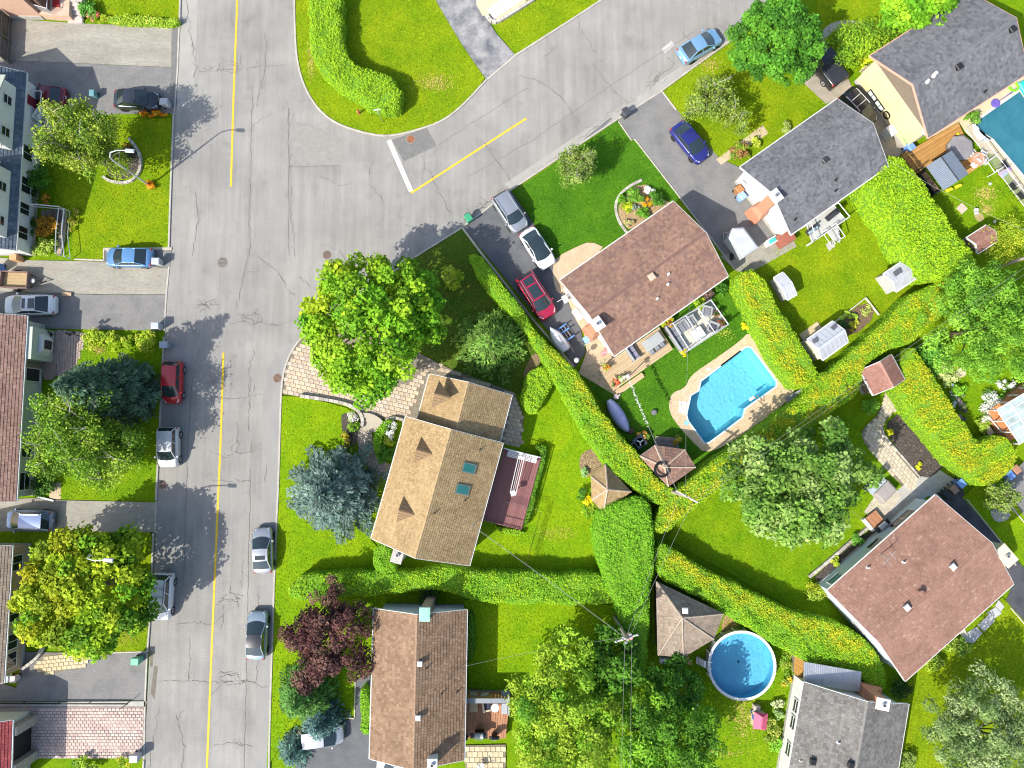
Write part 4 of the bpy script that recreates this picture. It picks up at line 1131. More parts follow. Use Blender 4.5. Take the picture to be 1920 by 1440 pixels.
H9 = gable('house', 'reddish brown shingled bungalow with sage green front walls and a bay window', [(31, 945), (53, 598), (-137, 586), (-159, 933)], 3.0, 2.1, 'rose', SAGE, row=.3, tab=.26)
L, W, ze, rise = H9['dims']; sd = 1 if LP(H9, 60, 700, 1).y > 0 else -1; wy = sd * (W / 2 - .45)
xa, xb = sorted((LP(H9, 70, 617, 1.5).x, LP(H9, 70, 676, 1.5).x))
MB().box(((xa + xb) / 2, wy + sd * .45, 1.5), (xb - xa, .95, 3.0)).build('bay', SAGE, H9)
bw = MB(); xm = (xa + xb) / 2; yb = wy + sd * .93
bw.add([(xm - .95, yb, .8), (xm - .5, yb + sd * .4, .8), (xm + .5, yb + sd * .4, .8), (xm + .95, yb, .8), (xm - .95, yb, 2.1), (xm - .5, yb + sd * .4, 2.1), (xm + .5, yb + sd * .4, 2.1), (xm + .95, yb, 2.1)], [(0, 1, 5, 4), (1, 2, 6, 5), (2, 3, 7, 6), (4, 5, 6, 7), (3, 2, 1, 0)])
bwin = bw.build('bay_window', TRIM, H9)
for a, b in (((xm - .85, yb + sd * .06), (xm - .57, yb + sd * .31)), ((xm - .4, yb + sd * .405), (xm + .4, yb + sd * .405)), ((xm + .57, yb + sd * .31), (xm + .85, yb + sd * .06))):
 MB().add([(a[0], a[1] + sd * .02, .95), (b[0], b[1] + sd * .02, .95), (b[0], b[1] + sd * .02, 1.95), (a[0], a[1] + sd * .02, 1.95)], [(0, 1, 2, 3)]).build('pane', GLASS, bwin)
x0, x1 = sorted((LP(H9, 60, 679, 1.5).x, LP(H9, 60, 690, 1.5).x)); MB().box(((x0 + x1) / 2, wy + sd * .02, 1.4), (x1 - x0, .1, 2.8)).build('brick_panel', brick_mat('brown_brick', (.20, .13, .09), (.16, .10, .07)), H9)
f = window(H9, (LP(H9, 62, 703, 1.3).x, wy, 1.25), (0, sd), 1.1, 1.9, name='door', sash=0)
window(H9, (LP(H9, 45, 902, 1.6).x, wy, 1.6), (0, sd), 1.5, 1.3); window(H9, (LP(H9, 45, 840, 1.6).x, wy, 1.6), (0, sd), 1.6, 1.2)
H10 = gable('house', 'tan brick house with taupe roof partly behind the yellowing maple', [(8, 1284), (25, 1027), (-160, 1016), (-177, 1272)], 3.0, 2.0, 'taupe', TANB, row=.3, tab=.3)
L, W, ze, rise = H10['dims']; sd = 1 if LP(H10, 60, 1150, 1).y > 0 else -1; wy = sd * (W / 2 - .45)
for py in (1055, 1150, 1202, 1237): window(H10, (LP(H10, 25, py, 1.7).x, wy, 1.75), (0, sd), 1.25, 1.2, mull=1, sash=0)
H11 = gable('house', 'plum red roofed garage house with grey stone gateposts at its open door', [(20, 1500), (25, 1354), (-150, 1348), (-155, 1494)], 3.0, 1.8, 'plum', mat('pale_green_wall', (.60, .63, .55), var=.08), row=.3, tab=.3)
L, W, ze, rise = H11['dims']; sd = 1 if LP(H11, 60, 1400, 1).y > 0 else -1; wy = sd * (W / 2 - .45)
x0, x1 = sorted((LP(H11, 35, 1362, 1.0).x, LP(H11, 35, 1416, 1.0).x))
MB().box(((x0 + x1) / 2, wy + sd * .03, 1.25), (x1 - x0, .08, 2.5)).build('garage_shade_panel', BLACK, H11)  # flat black panel painted in for the shade inside the open garage
FST = mat('field_stone', (.36, .34, .30), c2=(.24, .225, .205), rough=.95, scale=5, bump=.8, bscale=9)
for x in (x0 - .35, x1 + .35):
 MB().box((x, wy + sd * .35, 1.5), (.75, .8, 3.0), 0, ch=.05).build('gatepost', FST, H11)
# --- top-left house: only its brick front and porch show
a, b = G(2, 37), G(112, 40)
H12 = thing('house', 'salmon brick house front with dark porch at the top left corner', 'house', (a.x, a.y, 0))
q = lambda p: (p.x - a.x, p.y - a.y)
MB().prism([q(G(-120, 34)), q(G(84, 36)), (q(G(84, 36))[0], 8.5), (q(G(-120, 34))[0], 8.5)], 0, 3.2).build('wall', SALB, H12)
MB().prism([q(G(-120, 35.5)), q(G(84, 37.5)), (q(G(84, 36))[0] + .03, 6), (q(G(-120, 34))[0], 6)], 0, .55).build('foundation', CONC, H12)
MB().prism([q(G(85, 36)), q(G(112, 39)), q(G(140, 40)), (q(G(140, 40))[0], 4.5), (q(G(85, 36))[0], 4.5)], 0, .9).build('porch_floor', mat('peach_concrete', (.55, .38, .28), var=.1), H12)
MB().prism([q(G(84, 24)), q(G(104, 34)), (q(G(104, 34))[0], 5), (q(G(84, 24))[0], 5)], .9, 2.9).build('porch_wall', mat('brown_panel', (.13, .075, .06), var=.2), H12)
rl = MB(); e0, e1 = Vector((*q(G(84, 30)), 1.9)), Vector((*q(G(112, 38)), 1.9))
for t in np.linspace(0, 1, 12):
 p = e0.lerp(e1, t); rl.tube([(p.x, p.y, .9), (p.x, p.y, 1.9)], .02, 5)
rl.tube([e0, e1], .035, 6).tube([(e1.x, e1.y, 1.9), (e1.x, e1.y + 3.5, 1.9)], .035, 6)
rl.build('porch_railing', WHITE, H12)
MB().prism([q(G(111, 24)), q(G(123, 24)), q(G(123, -20)), q(G(111, -20))], .9, 1.0).build('porch_mat', mat('red_mat', (.42, .03, .025), rough=.9, var=.15), H12)
st = thing('garden_steps', 'pale stepped walk with white handrail beside the top left porch', 'steps', tuple(G(143, 30)))
for k in range(6):
 c = G(141, 40 - k * 8, .1 + k * .13); MB().box((c.x, c.y, (k + 1) * .07), (1.35, .42, .14 * (k + 1))).build('step', mat('pale_step', (.50, .42, .38), var=.12), st, world=True)
hr = MB(); pts = [G(157, 44, .1), G(147, 28, .9), G(140, 0, 1.6), G(136, -20, 2.0)]
hr.tube(pts, .03, 6)
for p in pts[:3]: hr.tube([(p.x, p.y, 0), tuple(p)], .022, 5)
hr.build('handrail', WHITE, st, world=True)
sr = thing('sunroom', 'white framed glass roofed sunroom with orange brick base at the right edge', 'sunroom', tuple(G(1905, 800)))
A_, B_, D_ = G(1869, 768, 2.3), G(1930, 726, 2.3), G(1912, 832, 2.3)
u = (B_ - A_); v = (D_ - A_)
qd = [A_, A_ + v, A_ + v + u * 2, A_ + u * 2]
base = inset([(p.x, p.y) for p in qd], .12)
MB().prism(base, 0, 1.0).build('base_wall', brick_mat('sun_brick', (.58, .22, .06), (.50, .17, .05)), sr, world=True)
GR = mat('sun_glass', (.30, .38, .38), rough=.1, var=.25, scale=1.2, spec=.8)
nx, ny = 6, 3
rise_ = lambda t: 2.3 + .75 * t
fr = MB()
for i in range(nx):
 for j in range(ny):
  c4 = [A_ + v * ((i + a + (.04 if a == 0 else -.04)) / nx) + u * ((j + b + (.03 if b == 0 else -.03)) / ny) for a, b in ((0, 0), (1, 0), (1, 1), (0, 1))]
  P = [(p.x, p.y, rise_(((j + b) / ny))) for p, b in zip(c4, (0, 0, 1, 1))]
  MB().add(P, [(0, 1, 2, 3)]).build('pane', GR if j < 2 else mat('blind_pane', (.45, .52, .62), rough=.3, var=.08), sr, world=True)
for i in range(nx + 1):
 p0 = A_ + v * (i / nx); p1 = p0 + u; fr.tube([(p0.x, p0.y, 2.32), (p1.x, p1.y, 3.07)], .06, 4)
for j in range(ny + 1):
 p0 = A_ + u * (j / ny); p1 = p0 + v; fr.tube([(p0.x, p0.y, rise_(j / ny) + .01), (p1.x, p1.y, rise_(j / ny) + .01)], .07, 4)
for t in (0, .33, .66, 1):
 p = A_ + v * t; fr.tube([(p.x, p.y, 1), (p.x, p.y, 2.3)], .07, 4)
 p = A_ + u * t; fr.tube([(p.x, p.y, 1), (p.x, p.y, 2.3)], .07, 4)
fr.build('frame', WHITE, sr, world=True)
# ------------------------------------------------------------------ garden buildings
def hip_roof(name, label, cat, poly, apex, ze, za, pal, over=.25, wallm=None, walls=True, row=.3, hip=(.42, .32, .24), posts=False):
 E = [G(x, y, ze) for x, y in poly]; Ap = G(apex[0], apex[1], za)
 if area2([(p.x, p.y) for p in E]) < 0: E = E[::-1]
 c = sum(E, Vector()) / len(E)
 T = thing(name, label, cat, (c.x, c.y, 0))
 E = [p - Vector((c.x, c.y, 0)) for p in E]; Ap = Ap - Vector((c.x, c.y, 0))
 mb = MB(); n = len(E)
 mb.add([tuple(p) for p in E] + [(p.x, p.y, p.z - .12) for p in E] + [tuple(Ap)], [(i, (i + 1) % n, 2 * n) for i in range(n)] + [(n + i, n + (i + 1) % n, (i + 1) % n, i) for i in range(n)] + [tuple(2 * n - 1 - i for i in range(n))])
 roof = mb.build('roof', mat('roof_deck_' + pal, tuple(np.array(PALS[pal][0][0]) * .8), rough=.9, var=.1), T)
 tabs_mesh('shingles', [[E[i], E[(i + 1) % n], Ap] for i in range(n)], *PALS[pal], row=row * .9, tab=.25, parent=roof)
 hp = MB()
 for p in E: hp.tube([p + Vector((0, 0, .05)), Ap + Vector((0, 0, .05))], .085, 5)
 hp.build('hip_ridge', mat('hip_' + pal, hip, rough=.9, var=.2, scale=4), roof)
 fs = MB()
 for i in range(n):
  a, b = E[i], E[(i + 1) % n]; m = (a + b) / 2; fs.box((m.x, m.y, ze - .06), ((b - a).length, .05, .14), math.atan2(b.y - a.y, b.x - a.x))
 fs.build('fascia', mat('pale_fascia', (.52, .47, .45), var=.1), T)
 if walls:
  ins = inset([(p.x, p.y) for p in E], over)
  MB().prism(ins, 0, ze - .1).build('wall', wallm or SIDW, T)
 if posts:
  for x, y in inset([(p.x, p.y) for p in E], over): MB().box((x, y, ze / 2), (.14, .14, ze)).build('post', WOODG, T)
 return T
GZ = hip_roof('gazebo', 'tan six-sided garden gazebo tucked against the diagonal hedge', 'gazebo', [(1109, 894), (1135, 871), (1183, 922), (1131, 961), (1110, 937)], (1139, 918), 2.3, 3.5, 'tan', wallm=mat('gazebo_wall', (.62, .56, .55), var=.1))
CB = hip_roof('cabana', 'chestnut shingled corner cabana with a coiled black hose on its roof', 'cabana', [(1200, 855), (1228, 835), (1284, 843), (1304, 876), (1253, 912)], (1246, 876), 2.4, 2.95, 'chestnut', wallm=mat('plum_board', (.10, .075, .085), var=.2))
PH = hip_roof('pool_house', 'grey brown hipped pool house beside the round above-ground pool', 'pool house', [(1231, 1091), (1356, 1151), (1338, 1198), (1281, 1232), (1234, 1228)], (1279, 1158), 2.6, 4.2, 'taupe', wallm=mat('brown_board', (.16, .10, .06), var=.25), hip=(.34, .28, .22))
p = G(1284, 1144, 4.0) - Vector((PH.location.x, PH.location.y, 0)); boxvent(PH, (p.x, p.y, 3.85), .5, mat('vent_grey', (.50, .50, .52)), .45)
hz = thing('garden_hose', 'coiled black solar hose lying on the cabana roof', 'hose', tuple(G(1240, 880, 2.75)))
hm = MB(); pts = []
for k in range(150):
 a = k / 150 * 2 * math.pi * 5; r = .48 + .045 * (k / 30) ; pts.append((r * math.cos(a), r * math.sin(a), .22 + .02 * math.sin(a * 3) + .03 * (k / 30) * 0))
hm.tube(pts, .028, 5); hm.build('coil', BLACK, hz)
S1 = gable('shed', 'terracotta roofed garden shed at the joint of the tall hedges', [(1619, 697), (1633, 746), (1697, 707), (1661, 663)], 2.2, .8, 'terracotta', CEDAR, over=.2, gover=.15, cat='shed', row=.28, tab=.26)
S2 = gable('shed', 'pale grey plastic shed with two roof windows next to the vegetable plot', [(1542, 675), (1589, 640), (1560, 604), (1513, 637)], 2.0, .8, 'ash', mat('cream_plastic', (.62, .58, .46), var=.06), over=.12, gover=.05, cat='shed')
PLA = mat('pale_plastic_roof', (.40, .42, .46), rough=.45, var=.08, scale=2)
for o in list(S2.children):
 if o.name.startswith('roof'):
  o.data.materials.clear(); o.data.materials.append(PLA)
  for ch in list(o.children):
   bpy.data.objects.remove(ch)
L, W, ze, rise = S2['dims']
rb = MB()
for s in (1, -1):
 for k in range(6):
  x = -L / 2 + L * (k + .5) / 6; rb.hexa([(x - .03, 0, ze + rise + .16), (x + .03, 0, ze + rise + .16), (x + .03, s * W / 2, ze + .16), (x - .03, s * W / 2, ze + .16), (x - .03, 0, ze + rise + .2), (x + .03, 0, ze + rise + .2), (x + .03, s * W / 2, ze + .2), (x - .03, s * W / 2, ze + .2)])
rb.box((0, 0, ze + rise + .17), (L, .25, .1)); rb.build('roof_rib', PLA, S2)
for px, py in ((1530, 640), (1565, 615)):
 p = on_roof(S2, px, py); MB().box((p.x, p.y, p.z + .02), (.5, .55, .08)).build('roof_window', mat('smoke_pane', (.10, .10, .12), rough=.2, var=.1), S2)
MB().box((*LP(S2, 1522, 622, .3)[:2], .12), (2.1, .9, .1)).build('ramp', mat('pale_plywood', (.50, .40, .24), var=.15), S2)
def plastic_shed(label, cnr, ze, rise, name='shed', cat='shed', wm=None, sky=None):
 T = gable(name, label, cnr, ze, rise, 'ash', wm or mat('light_plastic', (.42, .42, .42), var=.06), over=.08, gover=.05, cat=cat)
 for o in list(T.children):
  if o.name.startswith('roof'):
   o.data.materials.clear(); o.data.materials.append(mat('white_plastic_roof', (.42, .43, .47), rough=.45, var=.12))
   for ch in list(o.children): bpy.data.objects.remove(ch)
 L, W, ze, rise = T['dims']; r = MB()
 for s in (1, -1):
  for k in range(4):
   x = -L / 2 + L * (k + .5) / 4
   r.hexa([(x - .05, 0, ze + rise + .155), (x + .05, 0, ze + rise + .155), (x + .05, s * W / 2, ze + .155), (x - .05, s * W / 2, ze + .155), (x - .05, 0, ze + rise + .185), (x + .05, 0, ze + rise + .185), (x + .05, s * W / 2, ze + .185), (x - .05, s * W / 2, ze + .185)])
 r.build('roof_rib', mat('white_plastic_roof', (.66, .67, .70)), T)
 if sky:
  p = on_roof(T, *sky); MB().box((p.x, p.y, p.z + .03), (.75, .6, .08)).build('roof_window', mat('smoke_pane', (.10, .10, .12)), T)
 return T
plastic_shed('white plastic shed with a dark skylight in the corner of the hedges', [(1652, 518), (1698, 485), (1725, 517), (1683, 543)], 1.6, .6, sky=(1684, 512))
plastic_shed('small pale plastic locker standing against the yellow topped hedge', [(1450, 522), (1466, 513), (1494, 551), (1476, 562)], 1.4, .4)
T = gable('shed', 'rose roofed shed half hidden by the golden cedars at the right', [(1811, 446), (1849, 424), (1866, 452), (1832, 476)], 2.1, .5, 'terracotta', CEDAR, over=.15, gover=.1, cat='shed')
pg = thing('pergola', 'grey ribbed metal roofed pergola over the deck by the lap pool', 'pergola', tuple(G(1776, 320)))
q = [G(x, y, 2.6) for x, y in ((1736, 312), (1784, 282), (1816, 326), (1769, 357))]
if area2([(p.x, p.y) for p in q]) < 0: q = q[::-1]
GBL = mat('blue_grey_metal', (.26, .30, .36), rough=.45, metal=.3, var=.06)
m0, m1 = (q[0] + q[1]) / 2, (q[2] + q[3]) / 2
up = Vector((0, 0, .35))
MB().add([tuple(x) for x in (q[0], m0 + up, m1 + up, q[3], q[1], q[2])], [(0, 1, 2, 3), (1, 4, 5, 2)]).build('roof', GBL, pg, world=True)
rb = MB()
for k in range(19):
 t = (k + .5) / 19
 for e0, e1 in (((q[0], q[3]), (m0 + up, m1 + up)), ((m0 + up, m1 + up), (q[1], q[2]))):
  a = e0[0].lerp(e0[1], t); b = e1[0].lerp(e1[1], t); rb.tube([a + Vector((0, 0, .02)), b + Vector((0, 0, .02))], .03, 4)
kind(rb.build('roof_ribs', GBL, pg, world=True))
MB().tube([m0 + up * 1.1, m1 + up * 1.1], .05, 5).build('ridge', DARKM, pg, world=True)
for p in q: MB().tube([(p.x * .995, p.y, 0), (p.x * .995, p.y, 2.6)], .06, 6).build('post', DARKM, pg, world=True)
# ------------------------------------------------------------------ trees, hedges, shrubs
BARK = mat('bark', (.17, .125, .085), c2=(.11, .08, .055), rough=.95, scale=5, stretch=(1, 1, .25), bump=.6)
BIRCH = mat('birch_bark', (.46, .42, .36), c2=(.34, .30, .25), rough=.8, scale=4)
def jit(c, n, s=.18):
 c = np.asarray(c, float)
 return c * np.clip(1 + NR.normal(size=(n, 1)) * s, .35, 1.8)
def clump_crown(cx, cy, z0, z1, rx, ry, n, rc, nleaf, size, pal, wts=None, seed=0, accent=None, acc=0.0, accdir=None, low=-.25, org=None, irregular=.16, A=.75, rmin=.5):
 """leaf masses spread through an uneven ellipsoid; each mass has its own tint."""
 r_ = np.random.default_rng(seed)
 zc, rz = (z0 + z1) / 2, (z1 - z0) / 2
 L = Leaves()
 pal = np.array(pal)
 ph = r_.uniform(0, 6.28, 4)
 k = 0; tries = 0
 cl = []
 while k < n and tries < n * 30:
  tries += 1
  dv = r_.normal(size=3); dv /= np.linalg.norm(dv)
  if dv[2] < low: continue
  f = r_.uniform(rmin, 1.0) ** .6
  a = math.atan2(dv[1], dv[0])
  irr = 1 + irregular * (math.sin(2 * a + ph[0]) * .5 + math.sin(3 * a + ph[1]) * .5 + math.sin(5 * a + ph[2]) * .6)
  p = np.array([cx + dv[0] * rx * f * irr, cy + dv[1] * ry * f * irr, zc + dv[2] * rz * f])
  if any(np.linalg.norm((p - q) * [1, 1, 1.2]) < rc * .55 for q, _ in cl):
   if r_.random() < .85: continue
  cl.append((p, dv)); k += 1
 for p, dv in cl:
  rr = rc * r_.uniform(.65, 1.25)
  m = max(8, int(nleaf / max(1, len(cl)) * (rr / rc) ** 2))
  u = r_.normal(size=(m, 3)); u /= np.linalg.norm(u, axis=1)[:, None]
  u[:, 2] = np.where(u[:, 2] < -.35, -u[:, 2], u[:, 2])
  rad = r_.uniform(.55, 1.0, size=(m, 1)) * (1 + .25 * np.sin(u[:, :1] * 7 + ph[3]) * np.cos(u[:, 1:2] * 6))
  P = p + u * rad * rr * np.array([1, 1, .8])
  c = pal[r_.choice(len(pal), p=wts)] * r_.uniform(.82, 1.18)
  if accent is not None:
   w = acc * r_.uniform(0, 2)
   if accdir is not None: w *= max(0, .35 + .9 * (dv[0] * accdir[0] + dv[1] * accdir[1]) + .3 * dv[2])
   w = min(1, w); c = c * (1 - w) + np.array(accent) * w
  N = u * .55 + np.array([0, 0, .55]) + r_.normal(size=(m, 3)) * .45
  L.add(P, N, size * r_.uniform(.65, 1.3, size=m), jit(c, m, .17), A=A)
 return L, cl
def trunk_mesh(base, top, r, cl, nlimb=9, m=None, parent=None, name='trunk'):
 mb = MB(); b = Vector(base); t = Vector(top)
 mid = b.lerp(t, .5) + Vector((rnd.gauss(0, .12), rnd.gauss(0, .12), 0))
 mb.tube([b, b + Vector((0, 0, .25)), mid, t], [r * 1.35, r, r * .8, r * .35], 9)
 for p, dv in rnd.sample(cl, min(nlimb, len(cl))):
  s = b.lerp(t, rnd.uniform(.35, .85)); e = Vector(p)
  k = s.lerp(e, .5) + Vector((0, 0, .3))
  mb.tube([s, k, e], [r * .38, r * .25, r * .1], 6)
 return mb.build(name, m or BARK, parent)
def tree(name, label, px, py, zmid, rad, z0, z1, pal, nleaf=14000, size=.34, n=90, rc=.95, seed=1, cat='tree', ry=None, trunk_r=.22, group=None, **kw):
 c = G(px, py, zmid)
 T = thing(name, label, cat, (c.x, c.y, 0), 0, group)
 L, cl = clump_crown(0, 0, z0, z1, rad, ry or rad, n, rc, nleaf, size, pal, seed=seed, **kw)
 L.build('crown', T)
 trunk_mesh((0, 0, 0), (0, 0, z1 * .72), trunk_r, cl, 10, parent=T)
 return T
def conifer(name, label, apex, h, r, pal, seed=1, tiers=16, per=11, size=.30, cat='tree', base=None, droop=.12, dens=1.0, group=None, z0=.3, tipc=None, A=.34, top_px=None, curve=.8, puff=0.0):
 r_ = np.random.default_rng(seed)
 ap = G(apex[0], apex[1], h)
 T = thing(name, label, cat, (ap.x, ap.y, 0), 0, group)
 L = Leaves(); br = MB(); pal = np.array(pal)
 for i in range(tiers):
  t = i / (tiers - 1)
  z = z0 + (h - z0) * (t ** .9)
  rad = r * (1 - t ** 1.15) ** curve + .12
  nb = max(4, int(per * (.45 + .55 * (1 - t))))
  for k in range(nb):
   a = 2 * math.pi * (k + .5 * (i % 2) + r_.uniform(-.22, .22)) / nb
   ln = rad * r_.uniform(.80, 1.1)
   dirv = np.array([math.cos(a), math.sin(a), 0])
   ms = max(3, int(ln / .16))
   bc = pal[r_.integers(len(pal))] * r_.uniform(.65, 1.35)
   if i % 3 == 0:
    br.tube([(0, 0, z), tuple(dirv * ln * .55 + [0, 0, z + .02]), tuple(dirv * ln * .95 + [0, 0, z - droop * ln])], [.04, .025, .01], 4)
   for s in range(ms):
    f = (s + .6) / ms
    if f < .18: continue
    w = (.20 + .44 * math.sin(min(1, f * 1.05) * math.pi * .85)) * min(1.0, .35 + ln * .35)
    m = max(2, int((4 + 7 * w) * dens))
    q = r_.uniform(-1, 1, size=m)
    side = np.array([-math.sin(a), math.cos(a), 0])
    P = dirv * ln * f + side * (q * w)[:, None] + np.array([0, 0, z - droop * ln * f * f])
    P[:, 2] += r_.normal(size=m) * .05 - np.abs(q) * .06 + puff * r_.random(m)
    D = dirv * .9 + side * (q * .9)[:, None] + r_.normal(size=(m, 3)) * .25
    N = np.array([0, 0, 1.0]) + dirv * .45 + r_.normal(size=(m, 3)) * .42
    bq = bc * r_.uniform(.6, 1.4); c = bq if tipc is None else bq * (1 - f ** 2 * .6) + np.array(tipc) * f ** 2 * .6
    L.add(P, N, size * r_.uniform(.7, 1.3, size=m), jit(c, m, .18), A=A, D=D)
 L.build('crown', T)
 MB().tube([(0, 0, 0), (0, 0, h * .5), (0, 0, h * .97)], [r * .05 + .08, r * .03 + .05, .02], 8).build('trunk', BARK, T)
 br.build('branches', BARK, T)
 return T
# ---- hedges
HB = mat('hedge_core', (.12, .25, .014), rough=.95, var=.3, scale=4)
GREEN = [(.115, .27, .010), (.15, .31, .012), (.09, .22, .010)]
LIME = [(.19, .32, .010), (.225, .345, .012), (.15, .28, .010)]
def hedge(label, pts, h, pal=LIME, yellow=None, yw=0.0, yside=None, n_top=210, n_side=120, size=.14, r=.45, smooth=1, seed=1, name='hedge', group=None, ycol=(.35, .32, .014), rough=.085, z0=0.0, yband=(0, 9), cat='hedge', dark=None):
 """clipped hedge over the outline PTS (picture points of its top edge)."""
 r_ = np.random.default_rng(seed)
 px = chaikin(pts, smooth) if smooth else pts
 poly = G2(px, h)
 if area2(poly) < 0: poly = poly[::-1]
 q = []                      # growth is never quite even: ripple the outline a little
 for i in range(len(poly)):
  a, b = np.array(poly[i]), np.array(poly[(i + 1) % len(poly)]); k = max(1, int(np.linalg.norm(b - a) / .8))
  q += [tuple(a + (b - a) * j / k) for j in range(k)]
 q = np.array(q); w1 = (vnoise(q, 1.7, seed + 2) - .5) * .34; w2 = (vnoise(q, 1.9, seed + 3) - .5) * .34
 poly = [tuple(v) for v in q + np.column_stack([w1, w2]) * min(1, r / .45)]
 c = np.mean(poly, 0)
 org = (c[0], c[1], 0)
 mb = MB()
 i1, i2 = inset(poly, r * .3), inset(poly, r * .95)
 p0, p1 = inset(poly, .06), inset(poly, .04)
 mb.loft([[(x, y, z0) for x, y in p0], [(x, y, h - r) for x, y in p1], [(x, y, h - r * .35) for x, y in i1], [(x, y, h - .06) for x, y in i2]], cap0=False, cap1=False)
 o = len(mb.v)
 mb.sheet(i2, h - .06)
 ob = mb.build(name, HB, org=org)
 tag(ob, label, cat, group)
 pal = np.array(pal)
 A = abs(area2(poly))
 P = sample_poly(poly, int(A * n_top)); d = edgedist(P, poly)
 z = np.where(d < r, h - r + np.sqrt(np.maximum(r * r - (r - d) ** 2, 0)), h)
 bumps = (vnoise(P, 2.0, seed) - .5) * .30 + (vnoise(P, .6, seed + 1) - .5) * .16 + np.where(r_.random(len(P)) < .02, .14, 0)
 z = z + bumps + r_.normal(size=len(P)) * rough
 w = np.clip(vnoise(P, 2.2, seed + 5) * .7 + r_.random(len(P)) * .5 - .1, 0, .999)
 C = pal[(w * len(pal)).astype(int)]
 if yw:
  yy = np.clip((vnoise(P, 2.6, seed + 7) - .5) * 1.6 + (vnoise(P, .8, seed + 8) - .5) * .8 + yw, 0, 1)
  if yside is not None:      # yellowed strip along the line yside (picture points), width yband
   a, b = [np.array(G(*q, h)[:2]) for q in yside[:2]]
   ab = b - a; tt = np.clip(((P - a) @ ab) / (ab @ ab), 0, 1); dd = np.linalg.norm(P - (a + tt[:, None] * ab), axis=1)
   yy = yy * np.clip(1.35 - dd / yside[2], 0, 1)
  yy = yy * np.clip(d / .5, .25, 1) * (.7 + .3 * r_.random(len(P)))
  C = C * (1 - yy[:, None]) + np.array(ycol) * yy[:, None]
 Lv = Leaves()
 nrm = r_.normal(size=(len(P), 3)) * .30 + np.array([-.12, -.1, 1.0])
 Lv.add(np.column_stack([P, z]), nrm, size * r_.uniform(.7, 1.35, len(P)), C * np.clip(1 + r_.normal(size=(len(P), 1)) * .2, .4, 1.7), A=.5)
 n = len(poly)
 for i in range(n):
  a, b = np.array(poly[i]), np.array(poly[(i + 1) % n]); ln = np.linalg.norm(b - a)
  m = int(ln * (h - r * .6) * n_side)
  if m < 1: continue
  t = r_.random(m); e = (b - a) / max(ln, 1e-6); no = np.array([e[1], -e[0]])
  zz = z0 + r_.random(m) * (h - r * .5 - z0)
  Q = a + (b - a) * t[:, None] + no * (r_.normal(size=m) * .04 + (vnoise(np.column_stack([a + (b - a) * t[:, None], zz]), .8, seed) - .5) * .1 - .05)[:, None]
  N = np.column_stack([np.tile(no, (m, 1)), np.full(m, .45)]) + r_.normal(size=(m, 3)) * .4
  C = pal[r_.integers(len(pal), size=m)] * np.clip(1 + r_.normal(size=(m, 1)) * .18, .4, 1.6)
  Lv.add(np.column_stack([Q, zz]), N, size * r_.uniform(.8, 1.3, m), C, A=.5)
 lf = Lv.build('foliage', None, org=org)
 lf.location = (0, 0, 0); lf.parent = ob
 return ob
hedge('thick rounded lime green hedge curving round the street corner lawn', [(574, -40), (578, 60), (584, 110), (600, 135), (640, 165), (680, 192), (715, 205), (742, 203), (754, 190), (753, 165), (737, 140), (705, 128), (668, 118), (645, 92), (642, 60), (640, -40)], 1.9, LIME, r=.6, seed=3, n_top=210)
hedge('long diagonal hedge with a yellowed top between the corner lot and the pool garden', [(877, 482), (884, 474), (905, 482), (945, 535), (985, 585), (1005, 625), (1060, 668), (1090, 705), (1120, 755), (1165, 818), (1200, 850), (1218, 880), (1256, 916), (1300, 920), (1262, 950), (1228, 946), (1185, 915), (1140, 880), (1105, 832), (1075, 782), (1040, 715), (1000, 640), (960, 592), (915, 545)], 2.4, GREEN + LIME, yw=1.0, yside=((1010, 610), (1245, 925), .95), seed=5, smooth=1)
hedge('clipped hedge dividing the pool paving from the lawn with the plastic sheds', [(1376, 520), (1395, 505), (1418, 503), (1440, 535), (1490, 620), (1536, 695), (1530, 720), (1498, 735), (1462, 690), (1420, 625), (1396, 575)], 2.2, LIME, yw=.85, yside=((1395, 530), (1500, 722), 1.3), seed=7, r=.5)
hedge('very long yellow green hedge running diagonally behind the pool to the golden cedars', [(1222, 985), (1240, 955), (1262, 915), (1310, 885), (1340, 862), (1430, 800), (1505, 745), (1535, 705), (1560, 690), (1620, 640), (1700, 560), (1745, 535), (1800, 500), (1838, 505), (1825, 540), (1760, 600), (1702, 650), (1660, 655), (1615, 695), (1625, 720), (1590, 755), (1500, 820), (1420, 870), (1340, 925), (1265, 985), (1235, 1008)], 2.5, GREEN + LIME + LIME, yw=.62, seed=9, smooth=1)
hedge('tall untrimmed lime cedar row beside the dark grey house', [(1618, 350), (1640, 312), (1660, 291), (1690, 288), (1712, 312), (1740, 345), (1765, 385), (1795, 430), (1828, 470), (1838, 492), (1822, 512), (1770, 525), (1735, 520), (1712, 490), (1690, 462), (1680, 428), (1650, 392)], 3.3, LIME, yw=.0, seed=11, n_top=150, size=.2, rough=.14, r=.9)
hedge('wide yellow topped hedge along the mulch bed ending in a rounded bulb', [(1680, 735), (1690, 690), (1705, 652), (1722, 655), (1760, 715), (1800, 775), (1838, 832), (1862, 818), (1890, 820), (1908, 838), (1911, 862), (1898, 886), (1870, 908), (1840, 911), (1818, 898), (1780, 858), (1735, 805), (1700, 765)], 2.2, LIME, yw=.72, seed=13, r=.55)
hedge('horizontal clipped green hedge above the brown house', [(538, 1112), (545, 1092), (570, 1078), (640, 1072), (720, 1072), (780, 1070), (850, 1064), (900, 1072), (1000, 1074), (1100, 1076), (1155, 1080), (1165, 1110), (1150, 1138), (1080, 1134), (960, 1135), (890, 1128), (850, 1112), (800, 1106), (720, 1118), (640, 1120), (580, 1130), (545, 1126)], 2.0, GREEN + LIME, seed=15, r=.5, n_top=210)
